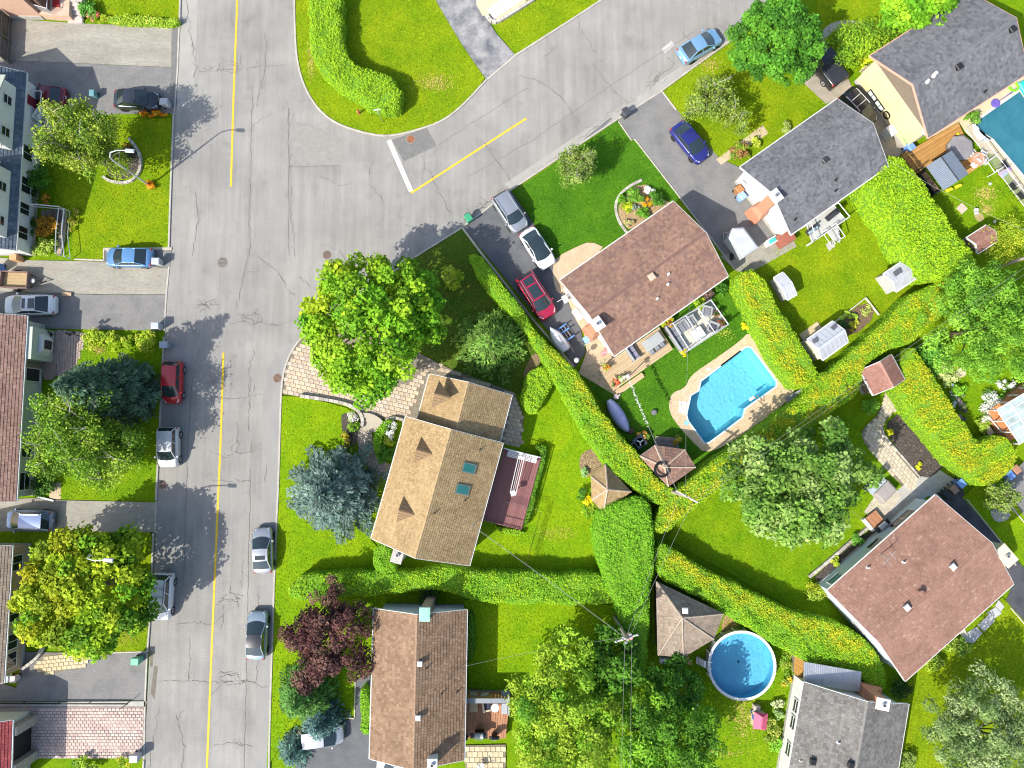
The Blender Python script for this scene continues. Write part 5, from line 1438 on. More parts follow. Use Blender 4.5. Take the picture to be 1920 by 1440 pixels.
hedge('tall broad green hedge mass where the garden boundaries meet', [(1112, 985), (1130, 950), (1165, 935), (1200, 930), (1225, 950), (1228, 1000), (1226, 1060), (1222, 1110), (1218, 1180), (1214, 1290), (1165, 1280), (1172, 1200), (1160, 1150), (1135, 1095), (1118, 1040)], 3.0, [(.105, .27, .012), (.14, .31, .014), (.085, .22, .01)], seed=17, n_top=190, rough=.1, r=.7)
hedge('curving hedge with a bright yellow crest above the hipped pool house', [(1228, 1022), (1250, 1020), (1310, 1060), (1385, 1098), (1440, 1122), (1500, 1152), (1560, 1160), (1610, 1185), (1650, 1230), (1667, 1280), (1655, 1302), (1632, 1292), (1600, 1262), (1500, 1238), (1440, 1198), (1360, 1152), (1290, 1108), (1232, 1085)], 2.2, LIME + GREEN, yw=1.0, yside=((1270, 1050), (1630, 1225), 1.1), seed=19, r=.5)
hedge('small oval clipped evergreen beside the tan house driveway', [(975, 752), (980, 715), (1000, 688), (1025, 680), (1040, 698), (1036, 725), (1010, 770), (990, 780)], 1.5, LIME, seed=21, r=.5)
hedge('rounded green bush standing between the tan house chimney and hedge', [(700, 1025), (725, 1018), (742, 1040), (745, 1065), (720, 1082), (698, 1070)], 2.2, GREEN, seed=22, r=.6, cat='bush', name='bush')
hedge('low hedge ring edging the oval white flower planter', [(697, 838), (703, 805), (722, 786), (740, 786), (722, 808), (714, 840), (718, 866), (708, 864)], .9, GREEN, seed=23, r=.3)
hedge('short row of low hedge along the purple deck railing', [(1000, 835), (1022, 835), (1028, 848), (1012, 905), (992, 985), (980, 988), (992, 940), (1008, 870), (1012, 850)], .7, [(.06, .15, .012), (.10, .21, .015)], seed=24, r=.25, rough=.12)
hedge('yellow green border plants at the foot of the purple deck', [(925, 985), (985, 995), (980, 1006), (935, 1000)], .6, LIME, seed=25, r=.2, cat='shrub', name='shrub')
hedge('lime ground cover strip at the top left lawn edge', [(200, 27), (290, 30), (336, 35), (336, 48), (280, 47), (198, 42)], .55, [(.28, .36, .03), (.20, .30, .02), (.34, .40, .05)], seed=26, r=.2, rough=.08, size=.16, cat='ground cover')
hedge('narrow green shrubs against the brown house left wall', [(672, 1295), (690, 1286), (697, 1330), (695, 1380), (678, 1384), (675, 1340)], 1.2, GREEN, seed=27, r=.4, rough=.12, cat='shrub', name='shrub')
hedge('low shrubs along the brown house right wall', [(878, 1150), (888, 1148), (890, 1230), (880, 1250), (875, 1200)], .9, [(.05, .12, .012), (.08, .17, .02)], seed=28, r=.3, rough=.12, cat='shrub', name='shrub')
# ---- big trees
MAPLE = [(.11, .26, .012), (.145, .30, .014), (.075, .20, .010), (.19, .33, .016)]
tree('maple_tree', 'huge bright green maple overhanging the paved corner driveway', 698, 612, 5.5, 5.7, 1.8, 10.0, MAPLE, nleaf=21000, n=150, rc=.95, seed=31, accent=(.40, .38, .015), acc=.2, accdir=(-.8, .45), irregular=.09, trunk_r=.3)
tree('maple_tree', 'yellowing maple with golden patches beside the tan brick house', 165, 1108, 4.2, 5.4, 1.2, 7.0, [(.17, .28, .012), (.10, .22, .012), (.24, .32, .015), (.065, .15, .010)], nleaf=21000, n=150, rc=.95, seed=32, irregular=.1, accent=(.38, .34, .010), acc=.34, accdir=(-.7, .2), trunk_r=.28)
tree('linden_tree', 'dense dark green round tree on the verge by the pale blue parked car', 1453, 84, 4.5, 3.75, 1.2, 8.0, [(.055, .17, .016), (.075, .205, .018), (.04, .125, .014)], nleaf=24000, n=190, rc=.62, size=.25, seed=33, irregular=.06, trunk_r=.22)
tree('ash_tree', 'broad mid green ash leaning over the lawn behind the long hedge', 1494, 905, 5.5, 5.8, 1.5, 9.0, [(.11, .205, .032), (.15, .25, .05), (.07, .15, .022), (.19, .275, .075)], nleaf=18000, n=130, rc=1.0, seed=34, irregular=.24, ry=4.7, rmin=.2, trunk_r=.26)
tree('ash_tree', 'tall feathery green tree at the right edge above the bird bath garden', 1855, 612, 5.0, 5.2, 1.2, 8.5, [(.115, .25, .022), (.16, .31, .03), (.075, .18, .018)], nleaf=22000, n=170, rc=.8, rmin=.2, seed=35, size=.26, trunk_r=.24, irregular=.14, A=.42)
tree('plum_tree', 'dark purple leaved plum tree between the hedge and the brown house', 617, 1190, 3.2, 3.25, .8, 5.6, [(.07, .03, .028), (.098, .043, .038), (.045, .022, .022), (.13, .068, .055)], nleaf=14000, n=110, rc=.72, size=.22, seed=36, rmin=.2, irregular=.26, ry=4.4, trunk_r=.18)
tree('walnut_tree', 'large sunlit green tree at the bottom edge left of the power lines', 1056, 1345, 4.5, 4.7, 1.0, 8.0, [(.115, .25, .016), (.155, .30, .02), (.07, .18, .014)], nleaf=22000, n=170, rc=.85, size=.28, rmin=.2, seed=37, irregular=.2, ry=5.6, A=.5, accent=(.30, .34, .03), acc=.3, trunk_r=.24)
tree('walnut_tree', 'green tree at the bottom edge right of the power lines', 1245, 1385, 4.2, 4.3, 1.2, 7.5, [(.095, .22, .016), (.13, .27, .018), (.06, .15, .014)], nleaf=19000, n=150, rc=.8, rmin=.2, size=.28, seed=38, irregular=.22, ry=4.4, A=.5, trunk_r=.2)
tree('apple_tree', 'small dark green tree below the hipped pool house', 1262, 1285, 2.5, 2.2, .6, 4.2, [(.045, .13, .014), (.065, .17, .016)], nleaf=5200, n=50, rc=.6, size=.24, seed=39, irregular=.2, trunk_r=.12)
tree('willow_tree', 'silvery green tree in the bottom right corner', 1832, 1368, 3.8, 4.8, 1.0, 7.0, [(.17, .235, .085), (.125, .19, .06), (.22, .28, .12), (.085, .14, .045)], nleaf=20000, n=170, rc=.75, rmin=.2, size=.27, seed=40, irregular=.22, ry=4.6, A=.38, low=-.1, trunk_r=.2)
tree('maple_tree', 'green tree crown hanging over the big charcoal roof edge', 1725, 18, 3.5, 3.1, 1.2, 6.0, MAPLE, nleaf=7000, n=60, rc=.8, seed=41, irregular=.2, ry=2.3, trunk_r=.16)
tree('chestnut_tree', 'dark shaded tree crown at the foot of the power pole', 1150, 1240, 3.4, 2.3, .8, 5.6, [(.045, .12, .012), (.065, .16, .014)], nleaf=6000, n=55, rc=.7, seed=42, irregular=.2, ry=2.6, trunk_r=.15)
BLUE = [(.042, .085, .072), (.075, .13, .11), (.022, .052, .045), (.10, .155, .13)]
conifer('spruce_tree', 'round blue spruce in front of the tan corner house', (600, 930), 7.2, 4.7, BLUE, seed=51, tiers=12, per=11, size=.36, tipc=(.15, .21, .18), dens=1.25, puff=.12, curve=.75, A=.42)
conifer('spruce_tree', 'tall leaning looking dark blue spruce beside the red hatchback', (104, 722), 10.5, 3.5, [(.03, .072, .042), (.05, .10, .058), (.018, .046, .03), (.072, .125, .07)], seed=52, tiers=17, per=11, size=.38, tipc=(.10, .155, .09), dens=1.2, puff=.12, curve=.8, A=.42)
conifer('fir_tree', 'star shaped light green fir beside the maple and the diagonal hedge', (918, 635), 6.0, 3.6, [(.07, .16, .022), (.10, .20, .03), (.05, .125, .02)], seed=53, tiers=11, per=8, size=.36, tipc=(.17, .26, .05), dens=1.0, curve=.85)
conifer('spruce_tree', 'green spruce at the lower street edge with a lighter blue neighbour', (548, 1330), 5.2, 2.7, [(.05, .13, .025), (.075, .175, .035), (.10, .21, .045)], seed=54, tiers=13, per=10, size=.34, dens=1.1, puff=.1)
conifer('spruce_tree', 'small blue spruce leaning over the silver car in the lower driveway', (590, 1372), 3.4, 2.0, [(.07, .14, .13), (.10, .18, .165), (.05, .10, .09)], seed=55, tiers=10, per=10, size=.3, dens=1.1, puff=.1)
conifer('spruce_tree', 'bluish spruce tip at the bottom street corner', (540, 1425), 2.6, 1.6, [(.07, .14, .12), (.10, .18, .15)], seed=56, tiers=8, per=9, size=.28, dens=1.0)
def birch(name, label, base, h, limbs, spread, pal, nleaf=9000, seed=1, size=.24, droop=1.2, cat='tree', crown_px=None, r=.11, tops=None, dens_in=.0, bare=0):
 """several pale stems with hanging sprays."""
 r_ = np.random.default_rng(seed)
 b = G(*base, 0)
 T = thing(name, label, cat, (b.x, b.y, 0))
 mb = MB(); L = Leaves(); pal = np.array(pal)
 tips = []
 for k, (tx, ty, tz) in enumerate(tops):
  e = G(tx, ty, tz) - Vector((b.x, b.y, 0))
  m1 = Vector((e.x * .25, e.y * .25, e.z * .45)) + Vector((rnd.gauss(0, .15), rnd.gauss(0, .15), 0))
  m2 = Vector((e.x * .62, e.y * .62, e.z * .82)) + Vector((rnd.gauss(0, .15), rnd.gauss(0, .15), 0))
  mb.tube([(0, 0, 0), m1, m2, e], [r, r * .7, r * .4, r * .14], 6)
  for _ in range(limbs):
   s = m1.lerp(m2, rnd.uniform(.2, 1)) if rnd.random() < .5 else m2.lerp(e, rnd.random())
   d = Vector((rnd.gauss(0, 1), rnd.gauss(0, 1), rnd.uniform(-.1, .5))); d.normalize()
   t = s + d * spread * rnd.uniform(.4, 1.0)
   q = s.lerp(t, .55) + Vector((0, 0, .18))
   mb.tube([s, q, t], [r * .22, r * .15, r * .06], 4)
   tips.append((s, q, t))
 if bare:
  for s, q, t in rnd.sample(tips, min(bare, len(tips))):
   for _ in range(4):
    d = Vector((rnd.gauss(0, .5), rnd.gauss(0, .5), rnd.uniform(.0, .6))); mb.tube([q, q.lerp(t, .5) + d * .4, t + d * .7], [r * .14, r * .08, .006], 3)
 per = max(10, nleaf // max(1, len(tips)))
 for s, q, t in tips:
  f = r_.random((per, 1)) ** .7
  base_ = np.array(q) * (1 - f) + np.array(t) * f
  hang = r_.random((per, 1)) ** 1.3 * droop
  off = r_.normal(size=(per, 3)) * np.array([.34, .34, .16]) * (spread / 1.6)
  P = base_ + off; P[:, 2:] -= hang
  P[:, 2] = np.maximum(P[:, 2], .15)
  c = pal[r_.integers(len(pal))] * r_.uniform(.8, 1.2)
  N = r_.normal(size=(per, 3)) * .6 + np.array([0, 0, .6])
  D = r_.normal(size=(per, 3)) * .5 + np.array([0, 0, -.8])
  L.add(P, N, size * r_.uniform(.6, 1.3, per), jit(c, per, .2), A=.55, D=D)
 L.build('crown', T)
 mb.build('trunk', BIRCH, T)
 return T
BP_ = [(.14, .22, .022), (.19, .27, .028), (.10, .17, .02), (.24, .30, .04)]
birch('birch_tree', 'airy many stemmed birch over the round flower bed beside the street lamp', (205, 312), 9, 11, 1.45, BP_, nleaf=21000, seed=61, tops=[(80, 268, 7.5), (95, 205, 8.0), (150, 235, 8.5), (130, 190, 7.0), (175, 205, 7.5), (85, 235, 7), (150, 300, 6), (200, 235, 6), (225, 285, 4.5), (115, 225, 8)], r=.12)
birch('birch_tree', 'wide sprawling birch covering the bungalow roof edge and lawn', (205, 830), 9, 12, 1.7, [(.12, .22, .02), (.16, .27, .022), (.09, .17, .018), (.20, .29, .03)], nleaf=34000, seed=62, tops=[(60, 790, 8), (90, 740, 8), (40, 830, 7.5), (120, 870, 8), (160, 800, 8.5), (75, 870, 7), (215, 860, 6), (235, 880, 5), (130, 760, 8.5), (180, 760, 7), (245, 835, 5), (110, 820, 9), (190, 900, 4)], r=.14, droop=1.0)
birch('weeping_birch', 'small weeping birch with grey twigs on the striped front lawn', (1078, 315), 4, 8, 1.05, [(.12, .19, .03), (.16, .23, .04), (.20, .26, .06)], nleaf=9500, seed=63, tops=[(1060, 285, 4), (1095, 290, 4.2), (1080, 320, 4.5), (1062, 335, 3.8), (1105, 325, 3.8), (1050, 305, 3.6)], r=.07, droop=1.5, bare=14, size=.2)
birch('weeping_birch', 'half bare weeping birch shading the dark blue car', (1335, 190), 4, 7, 1.15, [(.14, .21, .03), (.18, .24, .04)], nleaf=9500, seed=64, tops=[(1318, 165, 4.3), (1340, 160, 4.2), (1345, 190, 4.5), (1305, 195, 4), (1290, 215, 3.6), (1380, 205, 4), (1393, 232, 3.4), (1325, 210, 3.6)], r=.08, droop=1.5, bare=24, size=.21)
birch('honeysuckle_bush', 'small loose branching tree on the verge beside the lower right driveway', (1872, 945), 3, 7, 1.0, [(.15, .22, .04), (.20, .27, .05)], nleaf=4200, seed=65, tops=[(1858, 925, 2.6), (1890, 925, 2.8), (1875, 945, 3), (1900, 935, 2.4), (1880, 918, 2.5)], r=.06, droop=.8, bare=10, size=.2)
# ---- shrubs and flowers
def shrub(label, px, py, rx, h, pal, n=14, nleaf=700, seed=1, ry=None, size=.2, name='shrub', cat='shrub', rc=None, accent=None, acc=0, group=None, A=.6, z0=0.0, irregular=.15):
 c = G(px, py, z0 + h * .5)
 ry = ry or rx
 L, cl = clump_crown(c.x, c.y, z0 + .02, z0 + h, rx, ry, n, rc or max(.16, min(rx, ry) * .45), nleaf, size, pal, seed=seed, accent=accent, acc=acc, low=-.05, A=A, irregular=irregular, rmin=.2)
 o = L.build(name, None, org=(c.x, c.y, z0))
 return tag(o, label, cat, group)
DG = [(.04, .12, .012), (.06, .16, .016)]; YG = [(.26, .34, .02), (.20, .30, .02), (.33, .38, .04)]; ORG = [(.55, .20, .01), (.62, .28, .015), (.40, .14, .01)]; WHT = [(.68, .68, .64), (.6, .62, .56), (.72, .72, .72)]; YEL_ = [(.62, .50, .01), (.55, .46, .015)]; MIXD = [(.08, .16, .015), (.13, .22, .02)]
SH = [
 ('round yellow green bush alone on the shaded corner lawn', 848, 520, 1.0, 1.6, YG, 22, 1300),
 ('sprawling yellow green bush behind the black pickup', 1610, 82, 3.1, 2.6, [(.15, .27, .015), (.22, .34, .02), (.10, .20, .015)], 60, 7000, 2.0),
 ('bright golden bush spilling towards the cedar steps', 1632, 118, 1.0, 1.2, [(.40, .42, .02), (.32, .38, .02)], 16, 1200),
 ('round shrub with glossy dark leaves by the white house wall', 78, 335, 1.05, 1.6, DG, 20, 1400),
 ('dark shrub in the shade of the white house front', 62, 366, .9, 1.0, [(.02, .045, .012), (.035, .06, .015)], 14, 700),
 ('amber leaved shrub above the white stair railing', 88, 374, .5, .8, [(.30, .17, .02), (.22, .14, .02)], 10, 420),
 ('rust and orange shrub at the foot of the white stairs', 90, 425, .95, 1.3, [(.30, .15, .015), (.55, .26, .03), (.22, .12, .015)], 20, 1100),
 ('dark green shrub under the end window of the white house', 58, 428, .9, 1.0, [(.03, .09, .012), (.05, .12, .015)], 14, 800),
 ('lime shrub beside the stair foot of the white house', 88, 462, .8, .9, [(.20, .30, .03), (.28, .36, .06)], 14, 800),
 ('pale variegated shrub at the corner of the white house', 70, 470, .5, .7, [(.34, .38, .16), (.25, .3, .08)], 8, 420),
 ('low gold shrub on the kerb side of the white stairs', 140, 415, .45, .6, [(.28, .26, .04), (.2, .22, .03)], 8, 380, 1.2),
 ('marigold flower row beside the black parked car', 287, 214, 1.6, .5, ORG, 26, 1500, .32),
 ('orange flower ring round the foot of the upper street lamp', 283, 347, .55, .5, ORG, 12, 500),
 ('lime round shrub beside the black garden lamp', 178, 633, .85, 1.0, YG, 16, 1000),
 ('second lime round shrub from the black garden lamp', 214, 638, .75, .9, YG, 14, 850),
 ('smallest of the four lime round shrubs', 240, 642, .55, .8, YG, 10, 550),
 ('widest of the four lime round shrubs beside the grey kerb bin', 278, 640, 1.0, 1.0, YG, 18, 1150),
 ('deep green shrub at the end wall of the sage bungalow', 78, 915, .9, 1.1, [(.03, .08, .015), (.06, .14, .02)], 14, 800),
 ('white flower cushion inside the oval planter', 731, 806, .6, .8, WHT, 12, 900, .85),
 ('lime perennial in the middle of the oval planter', 729, 824, .5, .7, YG, 8, 420),
 ('dark leafy planting at the lower end of the oval planter', 722, 848, .85, .9, DG, 16, 900),
 ('pale lilac flower clump by the curved garden steps', 660, 783, .55, .6, [(.5, .46, .45), (.32, .38, .2), (.6, .56, .56)], 10, 520),
 ('green perennial clump beside the curved walk', 664, 800, .55, .7, [(.12, .24, .02), (.16, .28, .03)], 10, 520),
 ('orange and green border plants beside the blue spruce', 648, 828, .5, .6, [(.28, .24, .02), (.2, .22, .03)], 10, 500, 1.1),
 ('low green plants between the spruce and the curved walk', 655, 848, .55, .6, MIXD, 10, 520),
 ('rounded green shrub in the front bed nearest its tan edge', 1166, 373, .42, .6, [(.10, .24, .015)], 8, 380),
 ('lime perennial in the tan edged front bed', 1172, 388, .5, .55, [(.33, .40, .02), (.25, .33, .02)], 8, 420),
 ('big mid green shrub in the tan edged front bed', 1192, 370, .68, .9, [(.12, .26, .03), (.09, .2, .02)], 12, 720),
 ('white flower clump in the tan edged front bed', 1217, 358, .42, .6, WHT, 8, 420),
 ('orange lily clump in the tan edged front bed', 1212, 382, .5, .6, [(.60, .36, .01), (.55, .28, .01), (.3, .25, .02)], 10, 560, .7),
 ('dark round shrub beside the chestnut roof corner', 1233, 375, .75, 1.1, DG, 14, 850),
 ('grey leaved plant in the tan edged front bed', 1190, 388, .38, .5, [(.20, .26, .20)], 6, 300),
 ('green shrub tucked against the chestnut eave', 1206, 400, .55, .7, [(.09, .22, .02)], 9, 480),
 ('faded rose plant at the tip of the tan edged front bed', 1180, 418, .4, .5, [(.35, .28, .14), (.2, .24, .06)], 8, 330),
 ('mixed green and red planting before the dark grey house', 1388, 285, 1.0, .9, [(.12, .2, .02), (.22, .25, .03), (.25, .12, .05)], 18, 900, .7),
 ('lime clump by the pale front walk of the dark grey house', 1415, 268, .55, .6, [(.30, .36, .04)], 8, 400),
 ('grassy tuft beside the dark grey house front', 1470, 240, .5, .6, [(.26, .32, .08)], 8, 380),
 ('yellow flower pot plant at the end of the pool hedge', 1396, 612, .4, .6, YEL_, 8, 360),
 ('yellow potted flowers at the corner of the grey seating deck', 1281, 658, .42, .7, YEL_, 8, 360),
 ('orange and lime foliage under the chestnut eave', 1254, 604, .6, .9, [(.45, .22, .02), (.30, .34, .03), (.2, .1, .02)], 12, 620),
 ('lime shrub between the chestnut eave and the seating deck', 1309, 565, .6, .8, [(.26, .36, .02), (.18, .28, .02)], 10, 560),
 ('dark purple shrub at the chestnut house end', 1330, 553, .6, .9, [(.10, .07, .06), (.16, .10, .08)], 10, 560),
 ('dark green fern clump at the chestnut house corner', 1348, 538, .7, .9, DG, 10, 620),
 ('orange tipped grass plant beside the heat pump', 1206, 818, .55, .8, [(.40, .18, .04), (.15, .25, .03), (.5, .3, .08)], 10, 560),
 ('yellow brown plant on the corner of the cabana porch', 1270, 825, .4, .6, [(.35, .28, .03), (.15, .22, .03)], 8, 360),
 ('bright yellow flower clump at the gazebo corner', 1102, 941, .5, .7, YEL_, 9, 480),
 ('dark round bush beside the gazebo wall', 1092, 928, .5, .8, DG, 8, 420),
 ('loose green planting below the gazebo', 1108, 955, .7, .6, [(.12, .24, .015), (.2, .28, .02)], 12, 620),
 ('pale green weed on the brown mulch by the gazebo', 1096, 888, .5, .5, [(.22, .36, .12)], 6, 220),
 ('lush green planting at the terracotta shed door', 1632, 762, .9, .9, [(.10, .24, .02), (.14, .28, .03)], 14, 820),
 ('dark green conifer shrub behind the wide hedge', 1745, 665, 1.3, 2.0, [(.07, .20, .025), (.09, .24, .03)], 24, 1700, 1.5),
 ('cream variegated shrub beside the bird bath', 1769, 700, .85, 1.1, [(.40, .45, .18), (.32, .4, .13)], 16, 1000, 1.0),
 ('golden shrub above the bird bath', 1790, 688, .4, .7, [(.36, .38, .02)], 8, 340),
 ('fresh green clump along the bird bath path', 1795, 728, .65, .7, [(.14, .3, .02)], 10, 560),
 ('white and blue flower strip along the back of the wide hedge', 1786, 742, .35, .5, [(.55, .58, .62), (.1, .2, .05), (.3, .38, .6)], 10, 380, 1.0),
 ('lavender grey border plants at the small right garden', 1802, 765, .4, .5, [(.26, .22, .26), (.12, .14, .08)], 12, 480, 1.3),
 ('large mass of white daisies by the sunroom', 1855, 758, .95, .8, WHT + [(.1, .2, .05)], 26, 2000, 1.5),
 ('white flowers beneath the feathery tree', 1885, 722, .75, .6, WHT + [(.12, .22, .05)], 12, 620, .5),
 ('green shrub between the daisies and the sunroom', 1874, 742, .5, .8, [(.12, .28, .03)], 9, 480),
 ('leafy clump with yellow tips by the garden bench', 1842, 798, .7, .5, [(.2, .3, .03)], 10, 480),
 ('small yellow plant near the top of the dark mulch bed', 1668, 811, .32, .35, [(.45, .45, .02)], 6, 180),
 ('small yellow plant near the bottom of the dark mulch bed', 1722, 873, .32, .35, [(.45, .45, .02)], 6, 180),
 ('lime squash plant in the vegetable plot', 1590, 593, .7, .4, [(.26, .38, .04)], 8, 360, .45),
 ('yellow leaved plant in the vegetable plot', 1598, 612, .5, .35, [(.36, .36, .04)], 6, 240),
 ('pale seedlings at the far end of the vegetable plot', 1622, 580, .5, .25, [(.28, .32, .08)], 6, 160),
 ('dark leafy corner of the vegetable plot', 1580, 608, .5, .4, [(.04, .09, .02)], 7, 280),
 ('green ferns in the wall bed of the salmon roofed house', 1608, 1015, .6, .6, [(.10, .24, .03)], 10, 480, .5),
 ('lime plant in the wall bed of the salmon roofed house', 1567, 1053, .45, .5, [(.3, .38, .03)], 8, 340),
 ('gold and green shrub at the corner of the wall bed', 1528, 1105, .85, .8, [(.28, .32, .02), (.2, .28, .03)], 14, 820),
 ('flowering border along the white wall, upper part', 1478, 1250, .7, .6, [(.14, .26, .03), (.25, .32, .05)], 12, 620, 1.2),
 ('golden orange border clump by the honey deck', 1474, 1277, .45, .5, [(.4, .33, .03), (.2, .28, .04)], 8, 320),
 ('pale round clump in the border along the white wall', 1459, 1317, .5, .5, [(.34, .38, .2)], 8, 360),
 ('grey green clump below the pale round one', 1457, 1337, .55, .5, [(.2, .3, .1)], 8, 380),
 ('yellow flecked shrub in the border along the white wall', 1450, 1368, .75, .8, [(.28, .32, .06), (.16, .22, .03)], 12, 660, 1.0),
 ('bright green clump at the end of the white wall border', 1453, 1392, .65, .7, [(.16, .34, .03)], 10, 540),
 ('large hydrangea beside the bottom lawn of the ash grey house', 1700, 1425, .8, .8, [(.2, .28, .06)], 12, 560),
 ('dark shrub in the gap between the two lower right houses', 1690, 1290, 1.0, 1.2, [(.03, .07, .015), (.05, .1, .02)], 14, 800),
 ('lime shrub at the front corner of the salmon roof', 1745, 1238, .8, .8, [(.24, .33, .03), (.14, .22, .03)], 12, 620),
 ('low shadowed border below the salmon roof edge', 1790, 1210, 1.4, .8, [(.14, .24, .03), (.22, .3, .04)], 16, 820, .8),
 ('golden flowering cedar mass at the right edge', 1880, 455, 2.2, 2.8, [(.30, .36, .02), (.38, .40, .03), (.20, .28, .02)], 40, 4200, 1.9),
 ('shaggy golden cedar left of the leaning pole', 1785, 548, 1.5, 2.4, [(.24, .32, .02), (.32, .36, .03)], 24, 1900, 1.1),
 ('green bush at the top left porch steps', 166, 20, .8, .9, [(.09, .24, .03), (.12, .28, .05)], 14, 820),
 ('coral flower clump beside the top left steps', 178, 30, .7, .6, [(.55, .14, .10), (.5, .2, .14), (.15, .25, .04)], 14, 720, .5),
 ('yellow green plant next to the coral flowers', 192, 36, .45, .5, [(.3, .36, .03)], 8, 360),
 ('red potted geranium on the top left porch', 117, 12, .3, .4, [(.5, .05, .03), (.12, .25, .05)], 6, 240),
 ('leafy plants in the round bed under the airy birch', 236, 290, .8, .5, [(.08, .15, .03), (.22, .07, .03)], 12, 520),
 ('lime planting by the bottom pink driveway', 160, 1432, 1.2, .8, [(.22, .32, .03), (.14, .24, .03)], 16, 900, .6),
 ('lemon flower clump by the bottom pink driveway', 232, 1430, .7, .7, [(.42, .40, .03), (.25, .32, .03)], 10, 520, .5),
 ('round fir green bush by the cedar deck stairs', 1821, 222, .62, 1.1, [(.08, .19, .02), (.11, .24, .025)], 12, 720),
 ('box shrub at the corner of the tan wing', 800, 850, .4, .6, DG, 6, 260) ,
 ('dark bush beside the brown house chimney', 800, 1122, 1.0, .9, [(.03, .07, .015)], 10, 520),
 ('dark ivy patch at the left edge beyond the wooden fence', -8, 60, 1.0, 1.6, [(.04, .08, .01), (.25, .16, .02)], 12, 620),
]
for i, a in enumerate(SH):
 a = list(a) + [None]
 lab, px, py, rx, h, pal, n, nl = a[:8]; ry = a[8]
 isfl = any(w in lab for w in ('flower', 'marigold', 'daisies', 'lily', 'geranium'))
 shrub(lab, px, py, rx, h, pal, n, nl, seed=100 + i, ry=ry, size=.13 if isfl else .2, name='flower_clump' if isfl else 'shrub', cat='flowers' if isfl else 'shrub')
# ------------------------------------------------------------------ cars
def paint(name, c, metal=.25):
 return mat('paint_' + name, c, rough=.28, metal=metal, var=.02, fine=0, coat=.8, spec=.5)
HEADL = mat('headlight_lens', (.62, .66, .70), rough=.1, var=.1, spec=.8)
TAILL = mat('tail_lens', (.36, .012, .012), rough=.15, var=.1, spec=.8)
SHAPES = {
 'sedan': dict(st=[(-.5, .74, .60), (-.488, .84, .80), (-.44, .93, .93), (-.34, .985, .98), (-.15, 1, .97), (.1, 1, .95), (.24, .99, .93), (.34, .97, .86), (.43, .91, .76), (.482, .80, .66), (.5, .66, .54)], rb=-.385, rt=-.20, fb=.26, ft=.055),
 'hatch': dict(st=[(-.5, .78, .62), (-.49, .88, .90), (-.45, .95, 1.0), (-.3, .99, 1.02), (0, 1, 1.0), (.2, .99, .98), (.31, .97, .92), (.41, .91, .80), (.478, .80, .68), (.5, .66, .56)], rb=-.472, rt=-.375, fb=.30, ft=.09),
 'suv': dict(st=[(-.5, .80, .66), (-.49, .90, .95), (-.45, .96, 1.02), (-.3, 1, 1.04), (0, 1, 1.02), (.2, 1, 1.0), (.30, .985, .97), (.41, .94, .90), (.478, .85, .78), (.5, .72, .62)], rb=-.475, rt=-.395, fb=.28, ft=.10),
 'pickup': dict(st=[(-.5, .88, .70), (-.49, .96, 1.0), (-.45, .99, 1.04), (-.3, 1, 1.04), (0, 1, 1.03), (.2, 1, 1.02), (.30, .985, 1.0), (.41, .95, .93), (.478, .87, .80), (.5, .74, .64)], rb=-.11, rt=-.06, fb=.27, ft=.12),
}
